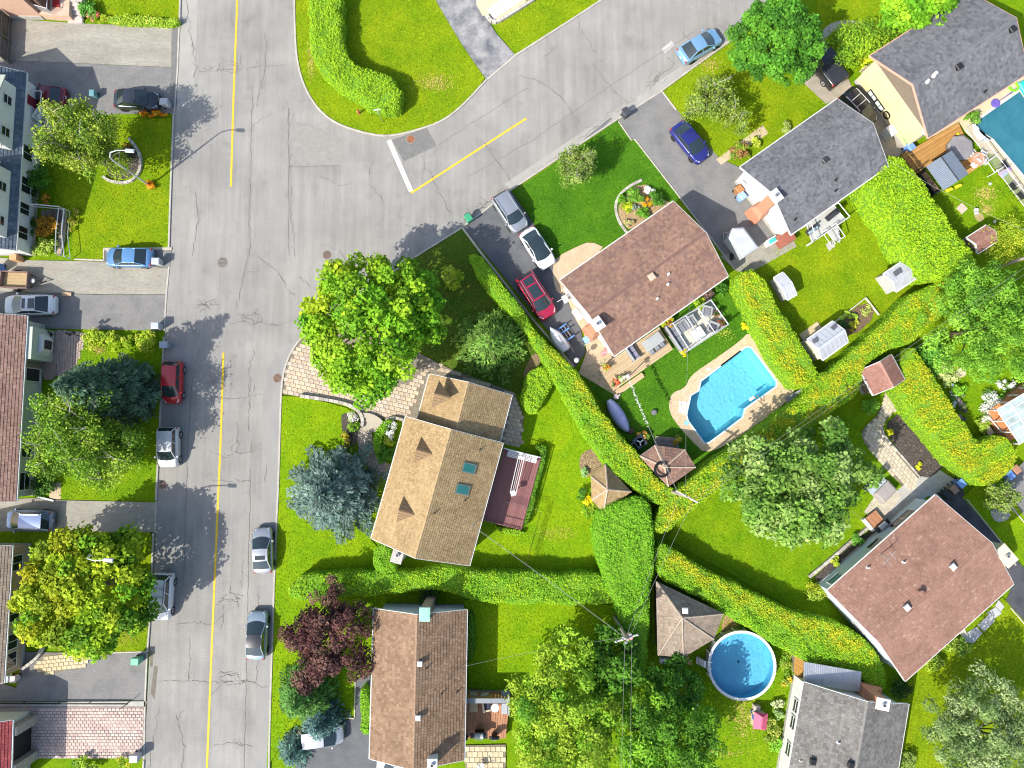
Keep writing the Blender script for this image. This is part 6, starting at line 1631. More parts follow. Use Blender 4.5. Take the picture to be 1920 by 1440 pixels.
def car(label, rear, front, W, H, shape, col_, pano=None, rails=None, cat='car', trimroof=None, bars=0, name='parked_car', ext=0):
 a, b = G(*rear, .5), G(*front, .5)
 d = b - a; L = d.length + ext
 c = (a + b) / 2
 T = thing(name, label, cat, (c.x, c.y, 0.012), math.atan2(d.y, d.x), 'cars and trucks parked along the streets and driveways')
 S = SHAPES[shape]; k = H / 1.47; st = S['st']
 xs = [s[0] * L for s in st]; hws = [s[1] * W / 2 for s in st]; zs = [s[2] * (k ** .85) for s in st]
 zt = lambda x: float(np.interp(x, xs, zs)); hw = lambda x: float(np.interp(x, xs, hws))
 rings = []
 for x, w, z in zip(xs, hws, zs):
  half = [(.80 * w, .20), (.97 * w, .30), (w, .50), (.995 * w, max(.52, z - .24)), (.96 * w, z - .10), (.88 * w, z - .02), (.55 * w, z + .025)]
  rings.append([(x, -y, q) for y, q in half] + [(x, 0, z + .04)] + [(x, y, q) for y, q in half[::-1]])
 body = MB().loft(rings).build('body', col_, T, smooth=True)
 def lid(x0, x1, nm, wf=.80):
  m = MB(); n = 5; r = []
  for i in range(n):
   x = x0 + (x1 - x0) * i / (n - 1); w = hw(x) * wf; z = zt(x)
   r.append([(x, -w, z + .004), (x, -.55 * w, z + .036), (x, 0, z + .052), (x, .55 * w, z + .036), (x, w, z + .004)])
  o = 0
  for ring in r: m.v.extend(ring)
  for i in range(n - 1):
   for j in range(4): m.f.append((i * 5 + j, (i + 1) * 5 + j, (i + 1) * 5 + j + 1, i * 5 + j + 1) if x1 < x0 else (i * 5 + j, i * 5 + j + 1, (i + 1) * 5 + j + 1, (i + 1) * 5 + j))
  return m.build(nm, col_, T, smooth=True)
 fb, ft, rt, rbx = S['fb'] * L, S['ft'] * L, S['rt'] * L, S['rb'] * L
 lid((S['fb'] + .02) * L, .465 * L, 'hood')
 if shape == 'sedan': lid((S['rb'] - .008) * L, -.478 * L, 'boot_lid', .76)
 zr = H; wb, wr = .86 * W / 2, .70 * W / 2
 def row(x, bulge, w, z, crown): return [(x + bulge * (1 - t * t), t * w, z + crown * (1 - t * t)) for t in (-1, -.5, 0, .5, 1)]
 def strip(r0, r1, nm, m):
  mb = MB(); mb.v = list(r0) + list(r1)
  mb.f = [(i, i + 1, 6 + i, 5 + i) for i in range(4)]
  return mb.build(nm, m, T, smooth=True)
 zf, zk = zt(fb) + .02, zt(rbx) + .02
 F0, F1 = row(fb, .09 * L * .6, wb, zf, .03), row(ft, .05, wr, zr - .05, .035)
 R0, R1 = row(rbx, -.05, wb * .97, zk, .03), row(rt, -.03, wr, zr - .05, .035)
 strip(F0, F1, 'windshield', CARGL); strip(R1, R0, 'rear_window', CARGL)
 for s in (0, 4):
  xm = (fb + rbx) / 2 * .4 + (ft + rt) / 2 * .6
  lo = lambda t: tuple(Vector(R0[s]).lerp(Vector(F0[s]), t) + Vector((0, 0, -.01))); hi = lambda t: tuple(Vector(R1[s]).lerp(Vector(F1[s]), t))
  MB().add([lo(0), lo(.52), hi(.5), hi(0)], [(0, 1, 2, 3)]).build('side_window', CARGL, T)
  MB().add([lo(.55), lo(1), hi(1), hi(.53)], [(0, 1, 2, 3)]).build('side_window', CARGL, T)
  pm = MB()
  pm.tube([F0[s], F1[s]], .045, 5).tube([R0[s], R1[s]], .055, 5).tube([lo(.535), hi(.515)], .04, 5)
  pm.tube([R1[s], F1[s]], .04, 5)
  pm.build('pillar', col_, T)
 m = MB(); rr = []
 for i in range(6):
  x0 = Vector(R1[2]).lerp(Vector(F1[2]), i / 5).x
  t5 = []
  for j, t in enumerate((-1, -.5, 0, .5, 1)):
   p = Vector(R1[j]).lerp(Vector(F1[j]), i / 5); t5.append((p.x, p.y * 1.03, p.z + .015 + .03 * math.sin(math.pi * i / 5)))
  rr.append(t5)
 m.v = [p for r in rr for p in r] ; m.f = [(i * 5 + j, i * 5 + j + 1, (i + 1) * 5 + j + 1, (i + 1) * 5 + j)[::-1] for i in range(5) for j in range(4)]
 roof = m.build('roof', trimroof or col_, T, smooth=True)
 if pano:
  for x0, x1 in pano:
   mm = MB(); xa, xb = rt + (ft - rt) * x0, rt + (ft - rt) * x1
   mm.box(((xa + xb) / 2, 0, H + .035), (xb - xa, wr * 1.35, .03), 0, ch=.008); mm.build('sunroof', CARGL, roof)
 if rails:
  rm = MB()
  for s in (-1, 1): rm.tube([(rt * .95, s * wr * .93, H + .0), (rt * .85, s * wr * .93, H + .06), (ft * .7, s * wr * .93, H + .06), (ft * .85, s * wr * .93, H + .0)], .025, 5)
  for q in range(bars):
   x = rt + (ft - rt) * (.35 + .38 * q); rm.tube([(x, -wr * .93, H + .08), (x, wr * .93, H + .08)], .025, 5)
  rm.build('roof_rail', rails, T)
 for x in (-.30 * L, .305 * L):
  for s in (1, -1):
   y = s * (W / 2 - .10); r = .33 * (1.12 if shape in ('suv', 'pickup') else 1)
   w = MB().lathe((x, y, r), [(r * .6, -.11), (r * .95, -.11), (r, -.07), (r, .07), (r * .95, .11), (r * .6, .11)], 18, 'y').build('wheel', RUBBER, T)
   MB().lathe((x, y + s * .085, r), [(r * .62, -.02), (r * .64, .02), (r * .5, .035), (r * .2, .02), (.02, .03)][:: (1 if s > 0 else 1)], 14, 'y').build('rim', SILVER, w)
 for s in (1, -1):
  x = .452 * L; w = hw(x)
  MB().loft([[(x - .22, s * w * .93, zt(x - .22) - .05), (x + .1, s * w * .62, zt(x) - .14), (x + .14, s * w * .64, zt(x) - .02), (x - .18, s * w * 1.0, zt(x - .18) - .10)], [(x - .22, s * w * .90, zt(x - .22) + .002), (x + .08, s * w * .58, zt(x + .08) - .0), (x + .09, s * w * .62, zt(x) - .0), (x - .18, s * w * .97, zt(x - .18) - .03)]]).build('headlight', HEADL, T)
  x = -.47 * L; w = hw(x)
  MB().box((x + .02, s * w * .83, zt(x) - .08), (.18, w * .34, .16), 0, ch=.03).build('taillight', TAILL, T)
  mm = MB(); xm = fb - .25 * (fb - ft); mm.box((xm, s * (W / 2 + .06), zf + .05), (.16, .20, .12), 0, ch=.03); mm.build('mirror', col_, T)
 for e, nm in ((-1, 'rear_plate'),):
  MB().box((-.5 * L - .005, 0, .62 * k), (.02, .32, .14)).build(nm, WHITE, T)
 MB().box((.495 * L, 0, .50 * k), (.05, W * .52, .16), 0, ch=.01).build('grille', BLACK, T)
 if shape == 'pickup':
  x0, x1 = -.485 * L, -.135 * L
  MB().box(((x0 + x1) / 2, 0, zt(-.3 * L) + .05), (x1 - x0, W * .84, .06), 0, ch=.02).build('bed_cover', mat('bed_vinyl', (.025, .028, .036), rough=.6, var=.15), T)
 return T
P = {k: paint(k, c, m) for k, c, m in (
 ('charcoal', (.035, .042, .055), .4), ('sky_blue', (.12, .27, .50), .4), ('white', (.68, .69, .70), 0), ('steel_navy', (.20, .26, .42), .5), ('red', (.42, .012, .022), .2), ('pearl', (.54, .55, .56), .1),
 ('silver', (.40, .42, .45), .6), ('ice_blue', (.30, .37, .43), .5), ('cherry', (.40, .015, .055), .3), ('pale_blue', (.22, .42, .62), .4), ('indigo', (.03, .035, .22), .4), ('black', (.012, .014, .02), .2), ('maroon', (.16, .008, .022), .3), ('grey', (.40, .42, .45), .5))}
car('black sedan by the marigold row with its nose to the street', (216, 187), (299, 190), 1.85, 1.45, 'sedan', P['charcoal'])
car('light blue sedan parked on the short pad beside the left lawn', (288, 484), (201, 483), 1.85, 1.46, 'sedan', P['sky_blue'])
car('white sedan with two dark roof panes deep in the left driveway', (107, 572), (10, 573), 1.9, 1.46, 'sedan', P['white'], pano=[(.72, .95), (.02, .5)])
car('blue grey wagon with red tail lamps and chrome roof rails', (101, 976), (14, 974), 1.85, 1.55, 'hatch', P['steel_navy'], rails=SILVER)
car('small red hatchback at the kerb under the dark spruce', (327, 678), (324, 757), 1.8, 1.55, 'hatch', P['red'])
car('small boxy white car at the left kerb below the red one', (319, 801), (318, 876), 1.85, 1.65, 'suv', P['pearl'])
car('white crossover half covered by the yellowing maple', (309, 1074), (302, 1161), 1.9, 1.72, 'suv', P['white'], rails=BLACK, bars=2)
car('silver sedan at the right kerb beside the blue spruce lawn', (495, 1074), (493, 989), 1.85, 1.47, 'sedan', P['silver'], pano=[(.1, .45)])
car('grey blue sedan at the right kerb beside the plum tree', (481, 1236), (485, 1145), 1.85, 1.46, 'sedan', P['ice_blue'], trimroof=P['black'])
car('silver minivan nearest the street in the dark narrow driveway', (935, 366), (978, 432), 1.9, 1.72, 'suv', P['silver'], rails=SILVER)
car('white coupe with a black glass roof behind the minivan', (986, 432), (1030, 500), 1.85, 1.42, 'sedan', P['white'], trimroof=CARGL)
car('cherry red crossover with long black sunroof next to the chestnut house', (981, 517), (1030, 595), 1.95, 1.75, 'suv', P['cherry'], pano=[(.05, .35), (.42, .95)], rails=SILVER)
car('pale blue sedan parked alone on the slanted street', (1275, 109), (1347, 66), 1.85, 1.45, 'sedan', P['pale_blue'])
car('indigo blue sedan in the wide grey driveway', (1266, 235), (1320, 301), 1.85, 1.46, 'sedan', P['indigo'])
car('black pickup truck with a covered bed under the dense round tree', (1572, 160), (1512, 82), 2.0, 1.9, 'pickup', P['black'], cat='pickup truck')
car('black crossover with two white roof bars beside the cream gable wall', (1578, 178), (1632, 236), 1.9, 1.7, 'suv', P['black'], rails=WHITE, bars=2)
car('silver hatchback half hidden by the small blue spruce', (562, 1384), (645, 1374), 1.8, 1.5, 'hatch', P['grey'])
car('silver sedan with only its side showing past the brown roof at the bottom edge', (785, 1446), (705, 1440), 1.85, 1.45, 'sedan', P['grey'])
car('dark maroon car in the house shadow behind the airy birch', (125, 184), (58, 180), 1.85, 1.45, 'sedan', P['maroon'])
# ------------------------------------------------------------------ trailers and boats
ut = thing('utility_trailer', 'rusty open utility trailer with a plank floor and black drawbar', 'trailer', tuple(G(39, 528)), math.radians(-2))
TR = mat('rusty_steel', (.20, .12, .10), c2=(.28, .19, .16), rough=.8, scale=4); FL = mat('trailer_floor', (.42, .31, .17), c2=(.34, .25, .14), rough=.9, scale=3)
for k in range(5): MB().box((0, -.56 + .28 * k, .55), (2.35, .27, .04)).build('plank', FL, ut)
for s in (1, -1): MB().box((0, s * .73, .75), (2.45, .05, .5)).build('side_board', TR, ut)
for s in (1, -1): MB().box((s * 1.22, 0, .75), (.05, 1.5, .5)).build('end_board', TR, ut)
MB().tube([(1.2, .6, .45), (2.5, 0, .42), (1.2, -.6, .45)], .05, 5).box((2.55, 0, .45), (.25, .1, .1)).tube([(2.1, 0, .1), (2.1, 0, .8)], .03, 5).build('drawbar', BLACK, ut)
for s in (1, -1): MB().lathe((-.1, s * .9, .28), [(.15, -.08), (.28, -.08), (.28, .08), (.15, .08)], 14, 'y').build('wheel', RUBBER, ut)
MB().lathe((1.5, -.0, .62), [(.2, -.05), (.22, 0), (.1, .06)], 12).build('spare_wheel', WHITE, ut)
et = thing('box_trailer', 'enclosed white trailer with pointed nose parked beside the dark grey house', 'trailer', tuple(G(1397, 455)))
TW = mat('trailer_white', (.47, .49, .52), c2=(.40, .42, .45), rough=.5, scale=1.5, fine=.05)
poly = [G(x, y, 2.0) for x, y in ((1374, 427), (1395, 426), (1423, 463), (1394, 483), (1366, 446))]
o0 = G(1397, 455); loc_ = [(p.x - o0.x, p.y - o0.y) for p in poly]
MB().prism(loc_, .5, 1.93).build('body', TW, et);
mb = MB(); ins = inset(loc_, .18); mb.loft([[(x, y, 1.94) for x, y in (loc_ if area2(loc_) > 0 else loc_[::-1])], [(x, y, 2.08) for x, y in ins]]); mb.build('roof', TW, et)
n0 = Vector(((loc_[0][0] + loc_[4][0]) / 2, (loc_[0][1] + loc_[4][1]) / 2, .5))
h_ = G(1357, 437, .5) - o0
MB().tube([(loc_[0][0], loc_[0][1], .55), h_, (loc_[4][0], loc_[4][1], .55)], .045, 5).tube([h_ + Vector((0, 0, -.4)), h_ + Vector((0, 0, .3))], .04, 6).build('drawbar', SILVER, et)
wx = G(1372, 481, .35) - o0; MB().lathe((wx.x, wx.y, .33), [(.15, -.1), (.33, -.1), (.33, .1), (.15, .1)], 16, 'x').build('wheel', RUBBER, et)
def hull(T, L, W, H, m, z0=.35, nose=.5, name='hull'):
 rings = []
 for i in range(12):
  t = i / 11; x = -L / 2 + L * t
  w = W / 2 * (math.sin(math.pi * min(1, .5 * t / nose + .0 if t < nose else 1)) if False else (1 - max(0, (t - nose) / (1 - nose)) ** 2.2) * (1 - max(0, (.18 - t) / .18) ** 2 * .3)) + .02
  rings.append([(x, -w, z0 + H * .62), (x, -w * .7, z0 + .05 + .2 * max(0, t - .6)), (x, 0, z0 + .2 * max(0, t - .6)), (x, w * .7, z0 + .05 + .2 * max(0, t - .6)), (x, w, z0 + H * .62), (x, w * .75, z0 + H * .9), (x, 0, z0 + H), (x, -w * .75, z0 + H * .9)])
 return MB().loft(rings).build(name, m, T, smooth=True)
a, b = G(1143, 752, .8), G(1176, 806, .8); d_ = b - a
bt = thing('covered_boat', 'long boat under a lavender cover lying beside the diagonal hedge', 'boat', ((a + b).x / 2, (a + b).y / 2, .03), math.atan2(d_.y, d_.x))
rings = []
for i in range(15):
 t = i / 14; x = -1.65 + 3.3 * t; w = .60 * (math.sin(math.pi * (t * .92 + .05)) ** .6) + .02
 rings.append([(x, -w, .62), (x, -w * .7, .3), (x, 0, .2), (x, w * .7, .3), (x, w, .62), (x, w * .55, .88), (x, 0, 1.0), (x, -w * .55, .88)])
COV = mat('lavender_cover', (.36, .37, .60), c2=(.44, .45, .68), rough=.6, scale=1.5, bump=.4, bscale=5)
MB().loft(rings).build('cover', COV, bt, smooth=True)
st_ = MB()
for x in (-.9, .9):
 st_.box((x, 0, .1), (.12, 1.3, .2)); st_.tube([(x, .62, .25), (x, .72, .6)], .03, 5).tube([(x, -.62, .25), (x, -.72, .6)], .03, 5)
st_.build('cradle', WOODG, bt)
for i, (px, py, lab) in enumerate(((1155, 744, 'pale bundle of pool gear by the bow of the covered boat'), (1181, 808, 'dark floral bundle at the stern of the covered boat'))):
 cc = G(px, py); o = MB().lathe((0, 0, 0), [(.15, 0), (.3, .1), (.26, .35), (.1, .45)], 9).box((.1, .05, .5), (.5, .12, .06), .5).build('gear_bundle', mat('faded_bundle' if i == 0 else 'dark_bundle', (.5, .42, .42) if i == 0 else (.12, .06, .07), var=.4, scale=8), org=tuple(cc)); tag(o, lab, 'bundle'); o.data.transform(Matrix.Translation(cc))
a, b = G(1060, 655, .7), G(1033, 617, .7); d_ = b - a
jt = thing('water_scooter', 'white water scooter on a small trailer with blue bunk rails', 'jet ski', ((a + b).x / 2, (a + b).y / 2, .04), math.atan2(d_.y, d_.x))
hull(jt, 2.6, 1.05, .75, mat('scooter_white', (.60, .62, .64), rough=.25, var=.05, coat=.5), nose=.45)
MB().box((-.2, 0, 1.05), (.9, .36, .22), 0, ch=.06).build('seat', mat('scooter_cover', (.48, .50, .52), var=.1), jt)
BR = mat('blue_bunk', (.12, .26, .62), rough=.6, var=.12)
for dx in (.75, .28, -.55):
 MB().tube([(dx, -.5, .55), (dx, -1.45, .60)], .07, 6).build('bunk_rail', BR, jt)
fr = MB()
for y in (-.55, -.85, -1.15): fr.tube([(.8, y, .45), (-.65, y, .45)], .035, 5)
fr.tube([(-.3, -.7, .45), (-1.8, -.5, .5)], .035, 5); fr.build('trailer_frame', GREYM, jt)
for dx in (.75, -.45): MB().lathe((dx, -1.0, .25), [(.12, -.07), (.25, -.07), (.25, .07), (.12, .07)], 12, 'y').build('wheel', RUBBER, jt)
# ------------------------------------------------------------------ bins
def bin_(label, px, py, c, rz=0.0, lid=None, s=1.0, cat='wheelie bin'):
 loc = G(px, py, .5 * s)
 T = thing('wheelie_bin', label, cat, (loc.x, loc.y, .01), rz, 'wheeled bins by the kerbs and house walls')
 m = mat('bin_%02d%02d%02d' % tuple(int(x * 99) for x in c), c, rough=.5, var=.1, spec=.4)
 w, d, h = .29 * s, .34 * s, 1.0 * s
 MB().loft([[(-w * .8, -d * .75, .05), (w * .8, -d * .75, .05), (w * .8, d * .75, .05), (-w * .8, d * .75, .05)], [(-w, -d, h), (w, -d, h), (w, d, h), (-w, d, h)]]).box((0, 0, h), (2.12 * w, 2.12 * d, .05)).build('body', m, T)
 lm = mat('bin_%02d%02d%02d' % tuple(int(x * 99) for x in lid), lid, rough=.5, var=.1) if lid else m
 MB().loft([[(-w * 1.08, -d * 1.08, h + .026), (w * 1.08, -d * 1.08, h + .026), (w * 1.08, d * 1.15, h + .026), (-w * 1.08, d * 1.15, h + .026)], [(-w * .9, -d * .9, h + .09), (w * .9, -d * .9, h + .09), (w * .9, d, h + .07), (-w * .9, d, h + .07)]]).build('lid', lm, T)
 MB().tube([(-w * .8, d * 1.25, h - .05), (w * .8, d * 1.25, h - .05)], .025, 6).tube([(-w * .8, d, h - .05), (-w * .8, d * 1.25, h - .05)], .02, 5).tube([(w * .8, d, h - .05), (w * .8, d * 1.25, h - .05)], .02, 5).build('handle', BLACK, T)
 for sx in (-1, 1): MB().lathe((sx * w * .8, d * .8, .12), [(.05, -.03), (.12, -.03), (.12, .03), (.05, .03)], 10, 'x').build('wheel', RUBBER, T)
 return T
GRN, DGY, LGY, BLU, BRN, BLK_ = (.05, .30, .15), (.05, .055, .065), (.40, .42, .44), (.16, .30, .68), (.36, .16, .06), (.02, .022, .028)
bin_('green wheelie bin at the mouth of the dark narrow driveway', 879, 411, GRN, .6)
bin_('charcoal bin lying open at the corner of the wide grey driveway', 1173, 214, DGY, .6)
bin_('grey bin between the black sedan and the street', 312, 195, LGY, 1.57)
bin_('grey bin at the nose of the light blue sedan', 297, 492, LGY, 1.57)
bin_('pale grey bin at the kerb end of the white car driveway', 296, 612, LGY, 1.57)
bin_('blue grey bin at the kerb just above the red hatchback', 312, 648, (.26, .30, .36), 1.57)
bin_('green bin on the apron under the yellowing maple', 259, 1237, (.10, .36, .24), 1.57)
bin_('grey bin at the street end of the pink paved driveway', 257, 1418, LGY, 1.57)
bin_('brown bin against the white end wall of the dark grey house', 1449, 357, BRN, .65) if False else bin_('brown bin against the white end wall of the dark grey house', 1384, 358, BRN, .65)
bin_('blue bin against the white end wall of the dark grey house', 1389, 370, (.26, .42, .78), .65)
bin_('brown bin at the foot of the cream stucco wall', 1690, 254, BRN, .6)
bin_('green bin between a brown and a blue one at the cream wall', 1697, 266, (.06, .36, .07), .6)
bin_('blue bin nearest the honey deck at the cream wall', 1703, 278, BLU, .6)
bin_('blue bin with open lid behind the salmon roofed house', 1797, 906, BLU, .7)
bin_('brown bin between the blue and black ones behind the salmon roofed house', 1783, 917, (.26, .17, .12), .7)
bin_('black bin nearest the salmon roof corner', 1771, 927, BLK_, .7)
bin_('blue bin at the foot of the rounded hedge bulb', 1888, 890, BLU, .7)
bin_('brown bin at the foot of the rounded hedge bulb', 1899, 880, (.36, .18, .11), .7)
bin_('pale blue box bin under the taupe eave', 17, 1271, (.45, .58, .66), 0, s=.8)
bin_('pinkish white box bin under the taupe eave', 30, 1271, (.62, .52, .48), 0, s=.8)
bin_('white bin with red lid on the pink paved driveway', 63, 1418, (.6, .6, .62), 0, lid=(.5, .03, .04), s=.75)
bin_('teal bin in the shade by the airy birch', 177, 178, (.14, .30, .32), 0, s=.8)
bin_('royal blue bin at the left frame edge in the tan driveway', -2, 502, (.10, .24, .62), 0, s=1.1)
# ------------------------------------------------------------------ street furniture, poles and wires
ALU = mat('brushed_aluminium', (.55, .57, .60), rough=.4, metal=.5, var=.08)
def street_lamp(label, base, arm, head):
 b = G(*base); T = thing('street_lamp', label, 'street lamp', tuple(b), 0, 'street lamps along the wide street')
 top = Vector((0, 0, 6.2)); pts = [Vector((0, 0, 0)), top] + [G(*p) - b for p in arm]
 MB().tube(pts[:2], [.10, .07], 10).build('pole', ALU, T)
 MB().lathe((0, 0, 0), [(.2, 0), (.2, .06), (.13, .1), (.13, .45), (.1, .5)], 10).build('base_plate', ALU, T)
 MB().tube([Vector(p) for p in [pts[1]] + [Vector(q) for q in pts[2:]]], [.07, .06, .055, .05, .045][:len(pts) - 1], 8).build('arm', ALU, T)
 h = G(*head) - b; dr = (h - pts[-1]); dr.z = 0; a = math.atan2(dr.y, dr.x)
 MB().box((h.x, h.y, h.z), (.75, .32, .13), a, ch=.05).build('lamp_head', ALU, T)
 MB().box((h.x + .05 * math.cos(a), h.y + .05 * math.sin(a), h.z - .09), (.42, .24, .06), a).build('lens', mat('lamp_lens', (.5, .5, .46), rough=.2, var=.05), T)
street_lamp('tall curved arm street lamp rising from the orange flower ring', (282, 349), [(206, 295, 6.8), (207, 286, 7.3), (218, 282, 7.5), (236, 282, 7.5)], (243, 282.5, 7.5))
street_lamp('curved arm street lamp standing inside the yellowing maple', (250, 1020), [(168, 1040, 7.2), (164, 1047, 7.7), (176, 1051, 7.9), (196, 1050, 7.9)], (203, 1050.5, 7.9))
sg = thing('street_sign', 'slim street name post with a narrow white blade by the rounded hedge', 'sign', tuple(G(717, 229)))
MB().tube([(0, 0, 0), (0, 0, 2.6)], .035, 7).build('post', SILVER, sg)
MB().box((0, 0, 2.55), (.62, .03, .18), .12).build('blade', mat('sign_white', (.62, .68, .62), var=.05), sg); MB().box((0, 0, 2.3), (.03, .5, .16), .12).build('blade', mat('sign_white', (.62, .68, .62)), sg)
fh = thing('fire_hydrant', 'small red topped hydrant at the foot of the rounded hedge', 'hydrant', tuple(G(674, 213)))
MB().lathe((0, 0, 0), [(.14, 0), (.14, .06), (.1, .08), (.1, .5), (.12, .52), (.12, .56), (.08, .66), (.03, .7)], 10).build('body', mat('hydrant_red', (.42, .08, .05), rough=.5, var=.15), fh)
MB().tube([(-.17, 0, .42), (.17, 0, .42)], .05, 8).build('outlet', mat('hydrant_cream', (.6, .52, .4), var=.1), fh)
gl = thing('garden_lamp', 'black twin headed garden lamp post beside the lime round shrubs', 'lamp', tuple(G(159, 632)))
MB().lathe((0, 0, 0), [(.16, 0), (.16, .05), (.06, .1), (.04, .3), (.035, 2.0), (.05, 2.05)], 9).tube([(-.3, 0, 2.0), (0, 0, 2.1), (.3, .1, 2.0)], .025, 5).build('post', BLACK, gl)
for dx, dy in ((-.3, 0), (.3, .1), (0, -.1)): MB().lathe((dx, dy, 2.02 + (.15 if dx == 0 else 0)), [(.06, 0), (.13, .03), (.11, .26), (.15, .28), (.02, .4)], 8).build('lantern', BLACK, gl)
for px, py, r, m, lab in ((770, 261, .36, mat('rust_iron', (.34, .12, .055), var=.25, scale=8), 'rust red manhole cover in the dark road patch'), (417, 492, .44, mat('grey_iron', (.20, .19, .18), var=.2, scale=8), 'grey round manhole cover in the junction'), (613, 478, .36, mat('brown_iron', (.17, .12, .10), var=.25, scale=8), 'brown manhole cover near the maple crown'), (520, 709, .36, mat('drain_iron', (.19, .12, .085), var=.25, scale=8), 'brown drain grate at the corner kerb'), (305, 909, .34, mat('brown_iron', (.17, .12, .10)), 'dark drain grate at the left kerb below the boxy white car')):
 c = G(px, py); T = thing('manhole_cover', lab, 'manhole cover', (c.x, c.y, 0))
 MB().lathe((0, 0, 0), [(r + .09, 0), (r + .08, .014), (r + .01, .018), (r + .0, .006)], 24).build('ring', mat('iron_ring', (.24, .21, .18), var=.2, scale=6), T)
 MB().lathe((0, 0, .002), [(r, 0), (r, .02), (r * .3, .022)], 24).build('lid', m, T)
 rb = MB()
 for k in range(-3, 4):
  w = math.sqrt(max(0, r * r - (k * r / 3.6) ** 2)); rb.box((0, k * r / 3.6, .028), (1.8 * w, r * .1, .014))
 rb.build('rib', mat('iron_ridge', (.10, .075, .06), var=.2, scale=6), T)
WIRE = mat('wire', (.30, .30, .30), rough=.5, var=.05)
def pole(label, base, h, cross=None, can=False):
 b = G(*base); T = thing('power_pole', label, 'utility pole', tuple(b), 0, 'wooden utility poles')
 MB().tube([(0, 0, 0), (0, 0, h)], [.16, .11], 10).build('post', mat('pole_wood', (.30, .25, .20), c2=(.40, .34, .28), rough=.9, scale=3, stretch=(1, 1, .2)), T)
 if cross is not None:
  MB().box((0, 0, h - .5), (2.0, .12, .12), cross).build('crossarm', mat('grey_timber', (.45, .43, .40), var=.15), T)
  for t in (-.9, -.35, .35, .9): MB().lathe((t * math.cos(cross), t * math.sin(cross), h - .44), [(.05, 0), (.06, .08), (.03, .16)], 8).build('insulator', WHITE, T)
 if can:
  MB().lathe((.32, .05, h - 1.3), [(.05, 0), (.22, .02), (.22, .75), (.2, .8), (.05, .84)], 14).build('transformer', mat('transformer_pink', (.55, .27, .24), rough=.5, var=.1), T)
  for dx, dy in ((-.3, .1), (-.1, -.3), (.25, .35)): MB().box((dx, dy, h - .35), (.22, .12, .3), dx).build('cutout', SILVER, T)
 return Vector((b.x, b.y, h))
t1 = pole('leaning wooden power pole with transformer in the hedge corner', (1152, 1156), 7.3, .3, True)
t2 = pole('wooden pole with crossarm in the yellow green hedge behind the cabana', (1250, 918), 8.0, -.5)
t3 = pole('pale slanting utility pole among the golden cedars at the right edge', (1868, 502), 9.0, .5)
def wire(label, a, b, sag=.5, r=.008, pts=None, obj='power_line', m=None):
 n = 18; P = [Vector(a).lerp(Vector(b), i / n) - Vector((0, 0, sag * 4 * (i / n) * (1 - i / n))) for i in range(n + 1)]
 o = MB().tube(P, r, 4).build(obj, m or WIRE, org=tuple(Vector(a).lerp(Vector(b), .5))); tag(o, label, 'cable', 'overhead cables'); return o
off = lambda v, x, y, z=0: v + Vector((x, y, z))
wire('upper cable from the transformer pole to the crossarm pole', off(t1, -.15, .1), off(t2, -.5, .3, -.4), .3)
wire('lower cable from the transformer pole to the crossarm pole', off(t1, .2, 0, -.3), off(t2, .5, -.3, -.4), .4)
wire('cable running down the frame from the transformer pole, left of the pair', off(t1, -.2, 0), G(1164, 1520, 7.3), .2)
wire('cable running down the frame from the transformer pole, right of the pair', off(t1, .35, 0), G(1182, 1520, 7.3), .2)
wire('thin service cable to the mast on the tan roof, upper of two', off(t1, -.1, 0, -.8), G(886, 985, 5.6), .3)
wire('thin service cable to the mast on the tan roof, lower of two', off(t1, -.1, -.1, -1.1), G(889, 989, 5.2), .4)
wire('service cable to the mast on the brown roof', off(t1, -.1, -.2, -1.4), G(868, 1250, 4.2), .5)
wire('long cable over the diagonal hedge to the slanting pole, upper of two', off(t2, .5, -.2, -.4), off(t3, -.3, .2, -.5), .5)
wire('long cable over the diagonal hedge to the slanting pole, lower of two', off(t2, .8, -.4, -.45), off(t3, .1, -.2, -.9), .7)
wire('cable from the crossarm pole to the chestnut roof mast', off(t2, 0, 0, -.9), G(1293, 562, 5.4), .4)
wire('cable from the salmon roof into the ash tree', G(1632, 985, 3.4), G(1530, 905, 6.0), .2)
wire('cable from the golden cedars over the hedge to the dark grey house', off(t3, 0, 0, -1.2), G(1660, 296, 3.4), .7)
cl = thing('clothesline', 'clothesline with many white pegs strung from the tan deck to the pole', 'clothesline', tuple(G(1177, 708, 0)))
a = G(1177, 705, 3.2); b_ = Vector((t2.x, t2.y, 4.6)); q0 = Vector(cl.location)
MB().tube([(0, 0, 0), (a.x - q0.x, a.y - q0.y, 3.3)], .05, 7).box((a.x - q0.x, a.y - q0.y, 3.2), (.3, .25, .3), .5, ch=.05).build('post', WHITE, cl)
lm = MB(); lp = [a.lerp(b_, i / 20) - q0 - Vector((0, 0, 1.2 * (i / 20) * (1 - i / 20))) for i in range(21)]; lm.tube(lp, .006, 4).tube([p - Vector((0, 0, .22)) for p in lp], .006, 4); lm.build('line', GREYM, cl)
pm = MB()
for k in range(46):
 t = (k / 46 + .018 * math.sin(k * 1.7)) * 8.6; i = int(t); p = lp[i].lerp(lp[i + 1], t - i)
 pm.box((p.x + rnd.gauss(0, .05), p.y + rnd.gauss(0, .05), p.z - .12 - rnd.random() * .1), (.035, .16 * rnd.random() + .06, .2), rnd.random() * 3)
kind(pm.build('pegs', WHITE, cl))
